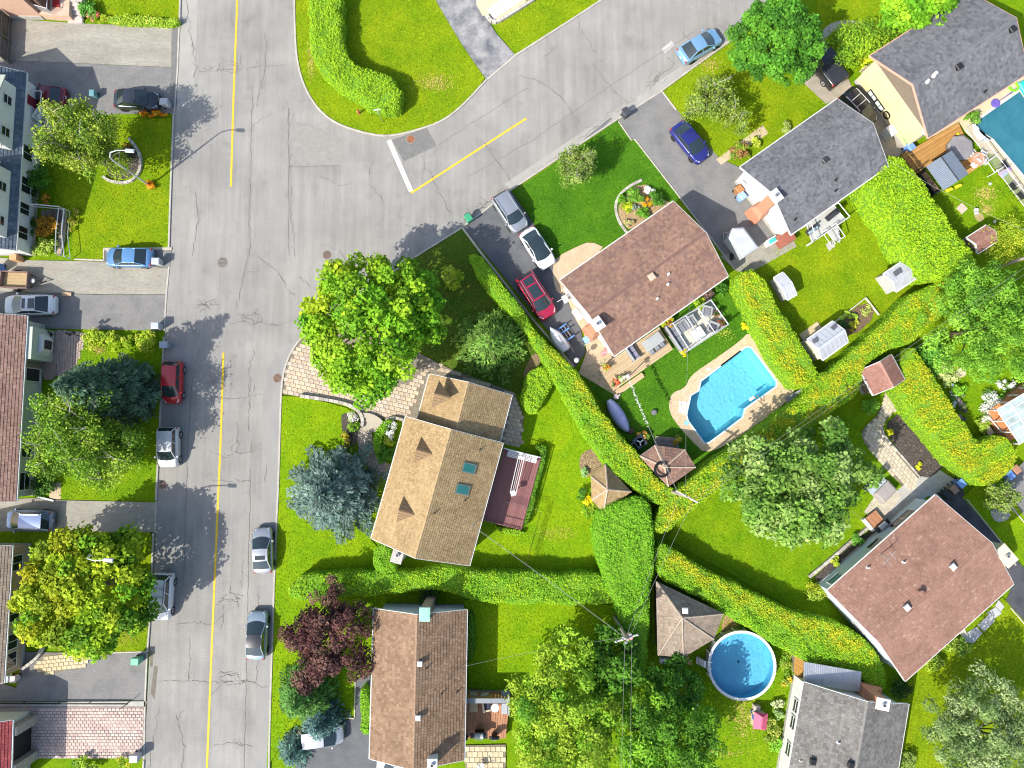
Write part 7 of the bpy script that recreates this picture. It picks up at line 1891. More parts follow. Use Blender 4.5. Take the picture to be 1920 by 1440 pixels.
# ------------------------------------------------------------------ pools
def water_mat(name, tint, bscale=3.0, strength=.11):
 m = bpy.data.materials.new(name); m.use_nodes = True
 nt = m.node_tree; N = nt.nodes; L = nt.links
 N.remove(N['Principled BSDF'])
 tr = N.new('ShaderNodeBsdfTransparent'); tr.inputs[0].default_value = (*tint, 1)
 gl = N.new('ShaderNodeBsdfGlossy'); gl.inputs['Roughness'].default_value = .03
 fr = N.new('ShaderNodeFresnel'); fr.inputs[0].default_value = 1.33
 mx = N.new('ShaderNodeMixShader')
 tc = N.new('ShaderNodeTexCoord'); ns = N.new('ShaderNodeTexNoise'); ns.inputs['Scale'].default_value = bscale; ns.inputs['Detail'].default_value = 3
 bp = N.new('ShaderNodeBump'); bp.inputs['Strength'].default_value = strength; bp.inputs['Distance'].default_value = .1
 L.new(tc.outputs['Object'], ns.inputs['Vector']); L.new(ns.outputs[0], bp.inputs['Height'])
 L.new(bp.outputs[0], gl.inputs['Normal']); L.new(bp.outputs[0], fr.inputs['Normal'])
 L.new(fr.outputs[0], mx.inputs[0]); L.new(tr.outputs[0], mx.inputs[1]); L.new(gl.outputs[0], mx.inputs[2])
 L.new(mx.outputs[0], N['Material Output'].inputs[0])
 return m
WATER = water_mat('pool_water', (.78, .95, .98))
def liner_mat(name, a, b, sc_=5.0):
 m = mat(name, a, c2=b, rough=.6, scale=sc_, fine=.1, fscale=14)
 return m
PI_ = G2(POOL_IN, 0)
pav = mat('pool_paving', (.47, .35, .21), c2=(.55, .44, .30), rough=.9, scale=2.5, fine=.14, fscale=9, bump=.35, bscale=14)
struct('pool_paving', MB().sheet(G2(POOL_OUT, .06), .06, holes=[PI_]), pav)
c0 = np.mean(PI_, 0)
sp = thing('swimming_pool', 'bright blue sunken pool with slanted corners and tan paving around', 'swimming pool', (c0[0], c0[1], 0))
inn = inset(PI_, .02)
mb = MB(); mb.loft([[(x, y, -1.45) for x, y in inset(PI_, .25)][::1], [(x, y, -.9) for x, y in inset(PI_, .05)], [(x, y, .07) for x, y in inn]], cap0=False, cap1=False)
mb.sheet(inset(PI_, .25), -1.45)
mb.build('liner', liner_mat('blue_liner', (.22, .62, .76), (.27, .68, .80), 5.0), sp, world=True)  # vinyl mottle that also stands in for caustic light, put into the colour
cpm = MB(); ring = inset(PI_, -.06); cpm.sweep(ring + ring[:2], .16, .0, .085); cpm.build('coping', mat('pale_coping', (.50, .58, .60), var=.08), sp, world=True)
MB().sheet(inset(PI_, .015), -.10).build('water', WATER, sp, world=True)
for k in range(4):
 a = [(1274.5 + k * 4.6, 752 + k * .3), (1278 + k * 4.6, 752.3 + k * .3), (1275.6 + k * 4.5, 774 + k * 1.4), (1272.2 + k * 4.5, 773 + k * 1.4)]
 MB().prism(G2(a, .1), .0, .12 - .015 * k).build('step', WHITE, sp, world=True)
ld = MB()
for dx in (0, 10):
 pts = [G(1412 + dx * .55, 744 + dx * .1 - dx * .45, -.4), G(1414 + dx * .55, 745 + dx * .1 - dx * .45, .55), G(1421 + dx * .55, 751 + dx * .1 - dx * .45, .7), G(1427 + dx * .55, 756 - dx * .35, .06)]
 ld.tube(pts, .03, 6)
ld.build('handrail', mat('bronze_rail', (.36, .22, .15), rough=.3, metal=.5, var=.1), sp, world=True)
MB().box(tuple(G(1410, 747, .0)), (.6, .25, .05), .6).build('ladder_tread', WHITE, sp, world=True)
o = MB().lathe(tuple(G(1287, 793, .065)), [(.22, 0), (.22, .03), (.15, .035), (.15, .02)], 16).build('pool_skimmer', mat('skimmer_blue', (.25, .50, .62), var=.1), org=tuple(G(1287, 793, .06))); tag(o, 'small round blue skimmer lid on the tan pool paving', 'skimmer lid')
o = MB().box(tuple(G(1329, 692, .08)), (.35, .3, .05), .5, ch=.01).build('skimmer_box', WHITE, org=tuple(G(1329, 692, .06))); tag(o, 'small white skimmer box on the upper pool paving', 'skimmer lid')
PI2 = G2(POOL2_IN, 0); c0 = np.mean(PI2, 0)
lp_ = thing('lap_pool', 'long pool under a teal cover with white curved steps at the right edge', 'swimming pool', (c0[0], c0[1], 0))
MB().sheet(PI2, -.015).build('cover', mat('teal_cover', (.022, .125, .175), c2=(.04, .175, .23), rough=.45, scale=.5, fine=.06, fscale=3), lp_, world=True)
cm = MB(); r_ = inset(PI2, -.10); cm.sweep(r_ + r_[:2], .26, .0, .10); cm.build('coping', mat('cream_coping', (.62, .57, .48), var=.06), lp_, world=True)
SW = chaikin([(1831, 228), (1823, 232), (1824, 250), (1834, 264), (1850, 268), (1861, 262), (1847, 253), (1836, 243)], 1)
MB().prism(G2(SW, .06), -.05, .10).build('step', WHITE, lp_, world=True)
MB().prism(G2([(1833, 236), (1829, 238), (1831, 251), (1840, 260), (1850, 262), (1844, 255), (1836, 247)], .06), .1, .125).build('step', mat('aqua_step', (.55, .72, .76), var=.05), lp_, world=True)
ac = G(1391.5, 1248, 1.25); RR = 2.86
ag = thing('round_pool', 'round above-ground pool with white rim and bright blue water', 'swimming pool', (ac.x, ac.y, 0))
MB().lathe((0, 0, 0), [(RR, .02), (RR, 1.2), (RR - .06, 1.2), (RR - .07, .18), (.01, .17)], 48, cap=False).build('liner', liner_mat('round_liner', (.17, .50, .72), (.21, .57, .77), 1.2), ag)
MB().lathe((0, 0, 0), [(RR + .03, .0), (RR + .03, 1.2)], 48, cap=False).build('wall', mat('corrugated_grey', (.36, .38, .40), rough=.5, metal=.3, var=.1), ag)
for k in range(18):
 a = 2 * math.pi * k / 18; MB().box(((RR + .09) * math.cos(a), (RR + .09) * math.sin(a), .62), (.10, .16, 1.24), a).build('upright', mat('upright_white', (.66, .67, .68), var=.05), ag)
rm = MB(); rings = []
for k in range(49):
 a = 2 * math.pi * k / 48; rings.append([((RR + d) * math.cos(a), (RR + d) * math.sin(a), z) for d, z in ((-.09, 1.2), (.14, 1.2), (.14, 1.26), (-.09, 1.26))])
rm.loft(rings, False, False).build('rim', WHITE, ag)
MB().sheet([((RR - .06) * math.cos(2 * math.pi * k / 48), (RR - .06) * math.sin(2 * math.pi * k / 48)) for k in range(48)], 1.02).build('water', WATER, ag)
lw = MB(); a = math.radians(178)
for s in (-.28, .28):
 q = lambda r, z: ((RR + r) * math.cos(a) - s * math.sin(a), (RR + r) * math.sin(a) + s * math.cos(a), z)
 lw.tube([q(.8, 0), q(.25, 1.55), q(-.15, 1.55), q(-.35, .4)], .04, 6)
for k in range(4):
 r0, z0 = .8 - .13 * k, .25 + .33 * k
 lw.box(((RR + r0) * math.cos(a), (RR + r0) * math.sin(a), z0), (.2, .56, .05), a)
lw.build('ladder', WHITE, ag)
o = MB().lathe((0, 0, 0), [(.05, 0), (.09, .02), (.09, .06), (.02, .09)], 10).build('drain', BLACK, ag); o.location = (0, .0, .18)
# ------------------------------------------------------------------ decks and outdoor furniture
RBD = [mat('plum_board_a', (.235, .095, .095), c2=(.20, .08, .08), rough=.6, scale=3), mat('plum_board_b', (.265, .115, .11), c2=(.23, .095, .09), rough=.6, scale=3)]
D1 = deck(None, 'deck', [(945, 840), (1013, 857), (977, 990), (906, 973)], .75, 22, RBD, label='plum red boarded deck along the rear of the tan house', cat='deck')
def rail(pts, z0, h, m, parent, step=.14, pk=.022, name='railing', top=.05, world=True):
 """posts, rails and countless thin balusters of one railing."""
 mb = MB(); pk_ = MB()
 for a, b in zip(pts[:-1], pts[1:]):
  a, b = Vector(a), Vector(b)
  ln = (Vector((b.x, b.y)) - Vector((a.x, a.y))).length
  mb.tube([(a.x, a.y, a.z), (a.x, a.y, a.z + h)], .05, 4).tube([(b.x, b.y, b.z), (b.x, b.y, b.z + h)], .05, 4)
  mb.tube([(a.x, a.y, a.z + h), (b.x, b.y, b.z + h)], top, 4).tube([(a.x, a.y, a.z + .1), (b.x, b.y, b.z + .1)], top * .7, 4)
  n = max(2, int(ln / step))
  for k in range(1, n):
   p = a.lerp(b, k / n); pk_.tube([(p.x, p.y, p.z + .1), (p.x, p.y, p.z + h)], pk, 4, cap=False)
 o = mb.build(name, m, parent, world=world)
 kind(pk_.build('baluster', m, o))
 return o
Z = lambda p, z: G(p[0], p[1], z)
PUR = mat('plum_trim', (.20, .09, .10), rough=.6, var=.1)
rail([Z((945, 840), .75), Z((1013, 857), .75)], .75, .9, WHITE, D1)
rail([Z((1013, 857), .75), Z((977, 990), .75), Z((906, 973), .75)], .75, .9, PUR, D1)
bn = thing('slatted_bench', 'white slatted bench at the upper end of the plum red deck', 'bench', tuple(G(979, 856, .76)), -.24)
for k in range(5): MB().box((0, -.24 + k * .12, .45), (2.7, .09, .035)).build('slat', WHITE, bn)
for s in (-1.2, 0, 1.2): MB().box((s, 0, .22), (.08, .5, .44)).build('leg', WHITE, bn)
aw = thing('clothes_airer', 'long white ladder shaped airer standing on the plum red deck', 'airer', tuple(G(967, 890, .76)))
fm = MB(); e0, e1 = G(978, 856, 2.3), G(962, 925, 1.9); q0 = Vector(aw.location)
u_ = (e1 - e0).normalized(); s_ = Vector((-u_.y, u_.x, 0)).normalized() * .26
for sg_ in (1, -1): fm.tube([e0 + s_ * sg_, e1 + s_ * sg_], .035, 5)
fm.tube([e0 + s_ * .3, e1 + s_ * .3], .02, 4).tube([e0 - s_ * .3, e1 - s_ * .3], .02, 4)
for t in (0, .95, 1): p = e0.lerp(e1, t); fm.tube([p + s_, p - s_], .035, 5)
fm.build('frame', WHITE, aw, world=True)
MB().tube([G(978, 856, .76), e0], .05, 6).tube([(e1.x, e1.y, .76), tuple(e1)], .05, 6).build('post', WHITE, aw, world=True)
MB().box(tuple(e1), (.45, .45, .12), .3).build('end_plate', WHITE, aw, world=True)
TB = [mat('tan_board_a', (.50, .37, .21), c2=(.45, .32, .18), rough=.8, scale=2), mat('tan_board_b', (.55, .42, .26), c2=(.49, .37, .22), rough=.8, scale=2), mat('tan_board_c', (.46, .33, .19), rough=.8, var=.1)]
D2 = deck(None, 'deck', [(1122, 691), (1150, 733), (1262, 655), (1236, 613)], .5, 15, TB, label='tan boarded deck at the foot of the chestnut house', cat='deck')
for t in range(3):
 c = G(1186 - t * 11, 700 + t * 5, 0)
p0 = G(1150, 730, 0); sl = thing('deck_step', 'tan board step along the low edge of the chestnut house deck', 'steps', tuple(G(1185, 712)))
for k in range(2):
 MB().prism(G2([(1152 + k * 2, 734 + k * 3), (1202 + k * 2, 699 + k * 3), (1206 + k * 2, 704 + k * 3), (1156 + k * 2, 739 + k * 3)], 0), .0, .32 - .15 * k).build('step', TB[k], sl, world=True)
def planter(label, px, py, z, pal, s=.3, m=None, h=.4):
 c = G(px, py, z + .2); T = thing('flower_pot', label, 'flower pot', (c.x, c.y, z))
 MB().lathe((0, 0, 0), [(s * .65, 0), (s, h), (s * .85, h), (s * .8, h - .06), (.01, h - .06)], 12).build('pot', m or mat('clay_pot', (.36, .17, .09), var=.15), T)
 L, _ = clump_crown(0, 0, h - .05, h + .45, s * 1.3, s * 1.3, 7, s * .6, 240, .13, pal, seed=int(px), low=-.1, rmin=.2)
 L.build('flowers', T)
for a in (('pot of red and green flowers on the tan deck, nearest the house path', 1135, 688, .5, [(.2, .3, .03), (.5, .25, .03)]), ('pot of red geraniums at the tip of the tan deck', 1154, 719, .5, [(.5, .09, .04), (.55, .2, .12), (.15, .2, .05)]),
          ('small white flower pot by the clothesline post', 1164, 712, .5, [(.55, .55, .4), (.2, .3, .06)]), ('dark leafed pot on the grey seating deck, upper right', 1343, 590, .2, [(.04, .08, .02), (.1, .06, .04)]), ('dark leafed pot on the grey seating deck, far corner', 1353, 606, .2, [(.05, .1, .02), (.25, .08, .05)])):
 planter(*a)
GW = mat('grey_board', (.33, .35, .35), c2=(.39, .41, .41), rough=.8, scale=3, stretch=(4, 1, 1))
def rect_frame(p):   # picture quad -> centre, length vector angle
 Q = [G(*q) for q in p]; return sum(Q, Vector()) / 4, math.atan2((Q[1] - Q[0]).y, (Q[1] - Q[0]).x), (Q[1] - Q[0]).length, (Q[2] - Q[1]).length
c, an, Lx, Wx = rect_frame([(1205, 648, 1.2), (1237, 625, 1.2), (1242, 634, 1.2), (1212, 657, 1.2)])
dt = thing('dining_table', 'grey plank dining table with bench on the tan deck', 'table', (c.x, c.y, .5), an)
for k in range(5): MB().box((0, -.4 + k * .2, .74), (1.9, .185, .045)).build('plank', GW, dt)
for sx in (-.8, .8):
 for sy in (-.38, .38): MB().box((sx, sy, .36), (.08, .08, .72)).build('leg', GW, dt)
for i, dx in enumerate((-.55, .05, .6)):
 ch = thing('dining_chair', 'grey dining chair on the open side of the plank table, ' + ('nearest the sofa', 'middle one', 'nearest the seating platform')[i], 'chair', (c.x + dx * math.cos(an) + .72 * math.sin(an), c.y + dx * math.sin(an) - .72 * math.cos(an), .5), an, 'chairs at the plank table')
 MB().box((0, 0, .44), (.42, .42, .05), 0, ch=.01).build('seat', GREYM, ch); MB().box((0, -.2, .7), (.42, .05, .5), 0, ch=.01).build('backrest', GREYM, ch)
 for sx in (-.18, .18):
  for sy in (-.18, .18): MB().tube([(sx, sy, 0), (sx, sy, .44)], .018, 5).build('leg', DARKM, ch)
SOFA = mat('grey_cushion', (.17, .18, .20), c2=(.20, .21, .235), rough=.9, scale=3); SOFB = mat('grey_wicker', (.30, .31, .32), rough=.8, var=.12, scale=8); SLATE = mat('slate_cushion', (.07, .075, .10), rough=.9, var=.1)
def sofa(label, px, py, z, rz, w, d=.8, m=SOFA, fm=SOFB, cat='sofa', name='sofa', n=None, back=True, arms=True):
 c = G(px, py, z + .4); T = thing(name, label, cat, (c.x, c.y, z), rz)
 MB().box((0, 0, .2), (w, d, .3), 0, ch=.02).build('frame', fm, T)
 if back: MB().box((0, -d / 2 + .09, .5), (w, .18, .5), 0, ch=.04).build('backrest', fm, T)
 if arms:
  for s in (1, -1): MB().box((s * (w / 2 - .08), 0, .4), (.16, d, .4), 0, ch=.03).build('armrest', fm, T)
 n = n or max(1, round((w - .3) / .65)); cw = (w - (.34 if arms else .04)) / n
 for k in range(n): MB().box((-(w - (.34 if arms else .04)) / 2 + cw * (k + .5), .08, .42), (cw - .03, d - .24, .14), 0, ch=.04).build('cushion', m, T)
 return T
SLAB = mat('pale_tile', (.48, .47, .40), c2=(.54, .53, .46), rough=.8, scale=1.5, fine=.06)
q4 = [(1244, 617), (1278, 665), (1366, 608), (1331, 561)]
sdk = thing('seating_deck', 'pale tiled seating platform under a thin grey frame beside the chestnut house', 'platform', tuple(G(1305, 613)))
Q = [G(x, y, .2) for x, y in q4]
MB().prism([(p.x, p.y) for p in Q], 0, .15).build('base', GREYM, sdk, world=True)
for i in range(6):
 for j in range(4):
  f = lambda a, b: Q[0].lerp(Q[3], a).lerp(Q[1].lerp(Q[2], a), b)
  e = .008; P_ = [f((i + e) / 6, (j + e) / 4), f((i + 1 - e) / 6, (j + e) / 4), f((i + 1 - e) / 6, (j + 1 - e) / 4), f((i + e) / 6, (j + 1 - e) / 4)]
  MB().prism([(p.x, p.y) for p in P_], .15, .2).build('tile', SLAB, sdk, world=True)
DU = math.atan2((Q[3] - Q[0]).y, (Q[3] - Q[0]).x)
pf = thing('pergola', 'thin grey metal pergola frame over the tiled seating platform', 'pergola', tuple(G(1315, 612)))
T4 = [G(x, y, 2.5) for x, y in ((1262, 606), (1293, 656), (1366, 608), (1333, 562))]
PGM = mat('frame_grey', (.47, .49, .51), rough=.45, metal=.2, var=.05)
for i in range(4):
 a, b = T4[i], T4[(i + 1) % 4]; MB().tube([a, b], .055, 4).build('beam', PGM, pf, world=True); MB().tube([(a.x, a.y, .2), (a.x, a.y, 2.5)], .06, 6).build('post', PGM, pf, world=True)
for t in (.33, .66):
 MB().tube([T4[0].lerp(T4[3], t), T4[1].lerp(T4[2], t)], .05, 4).build('beam', PGM, pf, world=True)
sofa('long grey sofa along the left side of the seating platform', 1268, 632, .2, DU + math.pi / 2 * -1, 2.7, .85)
sofa('wide grey day bed in the upper left of the seating platform', 1282, 610, .2, DU + math.pi, 1.5, 1.1)
sofa('grey armchair in the middle of the seating platform', 1295, 601, .2, DU + math.pi, .95, .9, cat='armchair', name='armchair')
sofa('square grey armchair at the top of the seating platform', 1326, 583, .2, DU + math.pi * .75, .95, .9, cat='armchair', name='armchair')
sofa('dark cushioned armchair on the right of the seating platform', 1337, 613, .2, DU + 2.2, .95, .9, m=SLATE, cat='armchair', name='armchair')
ft = thing('fire_table', 'square grey fire table with pale middle on the seating platform', 'table', tuple(G(1308, 627, .4)[:2]) + (.2,), DU)
MB().box((0, 0, .22), (1.05, 1.05, .44), 0, ch=.03).build('base', SOFB, ft); MB().box((0, 0, .47), (1.15, 1.15, .06), 0, ch=.02).build('table_top', mat('pale_stone_top', (.50, .50, .50), var=.08), ft); MB().box((0, 0, .51), (.55, .55, .04), 0, ch=.01).build('burner_lid', WHITE, ft)
sofa('lilac grey garden sofa on the tan deck below the gutter', 1186, 661, .5, DU - math.pi / 2, 1.5, .8, m=mat('lilac_cushion', (.24, .23, .30), var=.1))
D3 = deck(None, 'porch', [(1229, 817), (1226, 837), (1273, 841), (1274, 821)], .25, 7, [WOODG, mat('weathered_wood_b', (.25, .215, .17), rough=.9, var=.2)], label='small weathered plank porch in front of the cabana', cat='porch')
hp = thing('heat_pump', 'dark square pool heat pump with a white fan beside the cabana', 'heat pump', tuple(G(1200, 829, .9)[:2]) + (.02,), .6)
MB().box((0, 0, .5), (1.0, 1.0, .95), 0, ch=.06).build('case', mat('pump_grey', (.10, .13, .16), rough=.5, var=.1), hp)
MB().lathe((0, 0, .98), [(.40, 0), (.40, .03), (.36, .03), (.36, 0)], 20).build('fan_ring', BLACK, hp)
MB().lathe((0, 0, .975), [(.36, 0), (.01, .003)], 20).build('fan_well', BLACK, hp)
for k in range(3): MB().box((.17 * math.cos(k * 2.1), .17 * math.sin(k * 2.1), .995), (.30, .13, .015), k * 2.1).build('blade', WHITE, hp)
pu = MB().tube([G(1186, 836, .2), G(1184, 833, .5), G(1190, 829, .6)], .05, 7).build('pool_pipe', WHITE, org=tuple(G(1187, 832))); tag(pu, 'bent white pipe beside the pool heat pump', 'pipe')
def lounger(label, px, py, z, rz, m=SLATE, fm=GREYM):
 c = G(px, py, z + .3); T = thing('sun_lounger', label, 'lounger', (c.x, c.y, z), rz)
 MB().box((.2, 0, .3), (1.2, .6, .06), 0, ch=.02).build('seat', m, T)
 MB().hexa([(-.4, -.3, .28), (-.4, .3, .28), (-.85, .3, .75), (-.85, -.3, .75), (-.4, -.3, .34), (-.4, .3, .34), (-.85, .3, .81), (-.85, -.3, .81)]).build('backrest', m, T)
 for sx in (-.3, .7):
  for sy in (-.27, .27): MB().tube([(sx, sy, 0), (sx, sy, .3)], .02, 5).build('leg', fm, T)
lounger('grey folding lounger at the far corner of the pool paving', 1489, 743, .06, math.pi + .5, SOFA)
def chair(label, px, py, z, rz, m, name='garden_chair', s=1.0, group=None):
 c = G(px, py, z + .4); T = thing(name, label, 'chair', (c.x, c.y, z), rz, group)
 MB().box((0, 0, .42 * s), (.52 * s, .52 * s, .05), 0, ch=.015).build('seat', m, T)
 MB().hexa([(-.26 * s, -.26 * s, .42 * s), (.26 * s, -.26 * s, .42 * s), (.26 * s, -.21 * s, .42 * s), (-.26 * s, -.21 * s, .42 * s), (-.26 * s, -.44 * s, .95 * s), (.26 * s, -.44 * s, .95 * s), (.26 * s, -.39 * s, .95 * s), (-.26 * s, -.39 * s, .95 * s)]).build('backrest', m, T)
 for sx in (-1, 1):
  MB().box((sx * .28 * s, 0, .62 * s), (.05, .5 * s, .04)).build('armrest', m, T)
  for sy in (-1, 1): MB().tube([(sx * .25 * s, sy * .24 * s, 0), (sx * .25 * s, sy * .24 * s, .6 * s)], .02, 5).build('leg', m, T)
 return T
BK = mat('black_sling', (.03, .032, .04), rough=.7, var=.2)
for px, py, rz, lab in ((1881, 311, -1.0, 'black chair by the lap pool nearest the honey deck'), (1899, 349, -.9, 'middle black chair beside the lap pool fence'), (1914, 366, -.9, 'black chair at the right edge beside the lap pool fence')):
 chair(lab, px, py, .07, rz, BK, s=1.25)
chair('white slatted garden chair beside the apple tree in the round pool yard', 1301, 1306, .05, 2.4, WHITE, s=1.15); chair('second white garden chair half under the apple tree', 1299, 1325, .05, 2.8, WHITE, s=1.0)
BD = [mat('rust_board_a', (.40, .19, .105), c2=(.35, .16, .085), rough=.65, scale=2), mat('rust_board_b', (.44, .22, .125), c2=(.39, .185, .10), rough=.65, scale=2)]
D4 = deck(None, 'deck', [(873, 1296), (958, 1297), (948, 1385), (872, 1385)], .6, 17, BD, label='rust red boarded deck beside the brown house', cat='deck')
sc_ = thing('privacy_screen', 'grey capped wooden privacy screen along the top of the rust red deck', 'screen', tuple(G(915, 1297)))
a, b = G(873, 1297), G(952, 1297)
for k in range(14):
 p = a.lerp(b, (k + .5) / 14); MB().box((p.x, p.y + .02, 1.1), ((b - a).length / 14 - .02, .04, 2.1)).build('board', DECKW, sc_, world=True)
MB().box(((a + b).x / 2, a.y + .02, 2.2), ((b - a).length + .2, .4, .08)).build('cap', mat('slate_cap', (.23, .25, .28), var=.1), sc_, world=True)
pt = thing('picnic_table', 'weathered narrow picnic table on the rust red deck', 'table', tuple(G(888, 1316, 1.3)[:2]) + (.6,), math.pi / 2)
for k in range(4): MB().box((0, -.26 + k * .175, .72), (1.7, .165, .04)).build('plank', mat('pale_weathered', (.42, .35, .22), var=.2, scale=3), pt)
for s in (-.6, .6): MB().box((s, 0, .35), (.08, .6, .7)).build('leg', WOODG, pt)
for px, py, lab in ((879, 1318, 'round brown stool left of the picnic table'), (897, 1307, 'round brown stool right of the picnic table')):
 s_ = thing('stool', lab, 'stool', tuple(G(px, py, 1.0)[:2]) + (.6,)); MB().lathe((0, 0, .42), [(.2, 0), (.22, .04), (.02, .06)], 12).build('seat', mat('stool_brown', (.28, .16, .12), var=.2), s_); MB().lathe((0, 0, 0), [(.16, 0), (.05, .05), (.05, .42)], 8).build('stem', DARKM, s_)
sofa('navy cushioned deck sofa with a white arm', 911, 1317, .6, -math.pi / 2 + .15, 1.5, .7, m=mat('navy_cushion', (.035, .05, .09), rough=.9, var=.15), fm=mat('cream_frame', (.5, .45, .35), var=.1))
sofa('long grey cushioned seat in the corner of the rust red deck', 948, 1318, .6, math.pi / 2, 1.9, .75, m=mat('cool_grey_cushion', (.34, .37, .39), rough=.9, var=.06), arms=False)
rt = thing('round_table', 'white round table with a glossy top on the rust red deck', 'table', tuple(G(928, 1328, 1.3)[:2]) + (.6,)); MB().lathe((0, 0, .0), [(.3, 0), (.3, .04), (.06, .08), (.06, .6), (.36, .62), (.36, .68), (.02, .69)], 20).build('table_top', WHITE, rt)
def grill(label, px, py, z, rz, m=BLACK, lidm=None, s=1.0):
 c = G(px, py, z + .9); T = thing('barbecue', label, 'barbecue', (c.x, c.y, z), rz)
 MB().box((0, 0, .45), (.8 * s, .5 * s, .7)).build('cabinet', m, T)
 MB().box((0, 0, .84), (1.5 * s, .5 * s, .05), 0, ch=.01).build('side_shelf', m, T)
 rings = []
 for i in range(7):
  a = math.pi * i / 6; rings.append([(-.38 * s, -.25 * s * math.cos(a), .87 + .26 * math.sin(a)), (.38 * s, -.25 * s * math.cos(a), .87 + .26 * math.sin(a))])
 mb = MB()
 for r in rings: mb.v.extend(r)
 mb.f = [(2 * i, 2 * i + 1, 2 * i + 3, 2 * i + 2) for i in range(6)] + [tuple(2 * i for i in range(7))[::-1], tuple(2 * i + 1 for i in range(7))]
 mb.build('hood', lidm or m, T, smooth=False)
 MB().tube([(-.3 * s, -.3 * s, .98), (.3 * s, -.3 * s, .98)], .02, 6).build('handle', SILVER, T)
 return T
grill('black barbecue with a grey lid at the low edge of the rust red deck', 898, 1380, .6, 0, BLACK, mat('lid_grey', (.36, .38, .39), rough=.4, var=.08))
grill('small black barbecue at the corner of the rust red deck', 927, 1384, .6, 0, BLACK, s=.6);
o = thing('gas_bottle', 'dark gas bottle by the brown house wall on the rust red deck', 'gas bottle', tuple(G(874, 1384, .8)[:2]) + (.6,)); MB().lathe((0, 0, 0), [(.15, 0), (.16, .05), (.16, .4), (.08, .5), (.08, .58)], 12).build('bottle', DARKM, o)
chair('white folding chair on the slab patio at the bottom edge', 902, 1437, .1, .3, mat('white_sling', (.6, .58, .56), var=.1))
bl = thing('balcony', 'raised grey balcony with white railings behind the dark grey house', 'balcony', tuple(G(1545, 420)))
Bq = [(1512, 421), (1563, 386), (1584, 412), (1523, 454)]; zq = 1.3
MB().prism(G2(Bq, zq), zq - .15, zq).build('floor', mat('balcony_floor', (.46, .46, .43), c2=(.40, .41, .39), rough=.8, scale=2), bl, world=True)
rail([Z(Bq[0], zq), Z(Bq[3], zq), Z(Bq[2], zq), Z(Bq[1], zq)], zq, .95, WHITE, bl, step=.13)
for k in range(6):
 f = lambda px, py: Z((px, py), 0)
 t = k / 6; c = Vector(G(1553, 430)).lerp(G(1568, 452), t)
 MB().box((c.x, c.y, (zq - .2 * (k + 1)) / 2), (1.0, .3, zq - .2 * (k + 1) + .04), -.55).build('step', mat('grey_tread', (.40, .40, .40), var=.1), bl, world=True) if zq - .2 * (k + 1) > .05 else None
rail([Z((1541, 436), zq), Z((1558, 461), .15)], 0, .9, WHITE, bl, step=.13, name='stair_railing'); rail([Z((1559, 424), zq), Z((1576, 448), .15)], 0, .9, WHITE, bl, step=.13, name='stair_railing')
for p in Bq: q = Z(p, zq); MB().box((q.x, q.y, .58), (.12, .12, 1.15)).build('post', WHITE, bl, world=True)
MB().prism(G2([(1548, 458), (1560, 450), (1566, 462), (1554, 471)], .05), 0, .08).build('pad', CONC, bl, world=True)
grill('dark covered barbecue on the balcony of the dark grey house', 1562, 402, 1.3, .7, mat('grill_cover', (.035, .037, .043), rough=.7, var=.15), s=.95)
sofa('blue grey bench seat at the end of the balcony', 1524, 430, 1.3, -2.5, 1.1, .5, m=mat('blue_grey_cushion', (.26, .36, .40), var=.1), fm=DARKM, arms=False)
D5 = deck(None, 'deck', [(1690, 291), (1717, 326), (1812, 262), (1797, 229)], .45, 15, HW, label='honey coloured deck between the charcoal roof and the grey pergola', cat='deck')
D6 = deck(None, 'deck', [(1784, 283), (1815, 327), (1842, 309), (1812, 266)], .3, 12, HW, label='lower honey deck strip between the pergola and the pool fence', cat='deck')
rail([Z((1690, 291), .45), Z((1717, 326), .45)], 0, .9, mat('honey_rail', (.42, .22, .06), var=.1), D5, step=.14)
spa = thing('hot_tub', 'hot tub under a grey cover on the lower honey deck', 'hot tub', tuple(G(1801, 277, .9)[:2]) + (.02,), .5)
MB().lathe((0, 0, 0), [(1.15, 0), (1.2, .8), (1.1, .82)], 8).build('shell', mat('spa_shell', (.16, .15, .15), var=.15), spa); MB().lathe((0, 0, .82), [(1.24, 0), (1.24, .08), (1.1, .14), (.02, .17)], 8).build('cover', mat('spa_cover', (.20, .19, .20), c2=(.26, .25, .26), rough=.8, scale=1.5, bump=.4, bscale=4), spa)
sofa('black framed garden sofa with a tan cushion under the pergola edge', 1741, 342, .05, -.95, 2.4, .9, m=mat('tan_cushion', (.30, .19, .10), var=.15), fm=BLACK, n=3)
st5 = thing('deck_stairs', 'slatted cedar steps beside the gold bush at the charcoal roofed house', 'steps', tuple(G(1626, 136)))
for k in range(7):
 a, b = G(1612 + k * 3.6, 134 - k * -2.6, .9), G(1626 + k * 3.0, 123 + k * 2.2, .9)
 m = (a + b) / 2; MB().box((m.x, m.y, .85), ((b - a).length, .10, .05), math.atan2(b.y - a.y, b.x - a.x)).build('slat', mat('pale_slat', (.52, .44, .32), var=.12), st5, world=True)
fq = [G(1613, 133, 0), G(1627, 122, 0), G(1648, 138, 0), G(1634, 150, 0)]; MB().prism(inset([(p.x, p.y) for p in fq], .1), 0, .8).build('frame', WOODG, st5, world=True)
tb = thing('patio_table', 'round terracotta patio table on the lower honey deck', 'table', tuple(G(1833, 298, .9)[:2]) + (.3,)); MB().lathe((0, 0, 0), [(.3, 0), (.05, .06), (.05, .68), (.6, .7), (.6, .74), (.02, .75)], 18).build('table_top', mat('terracotta_top', (.46, .26, .17), var=.12), tb)
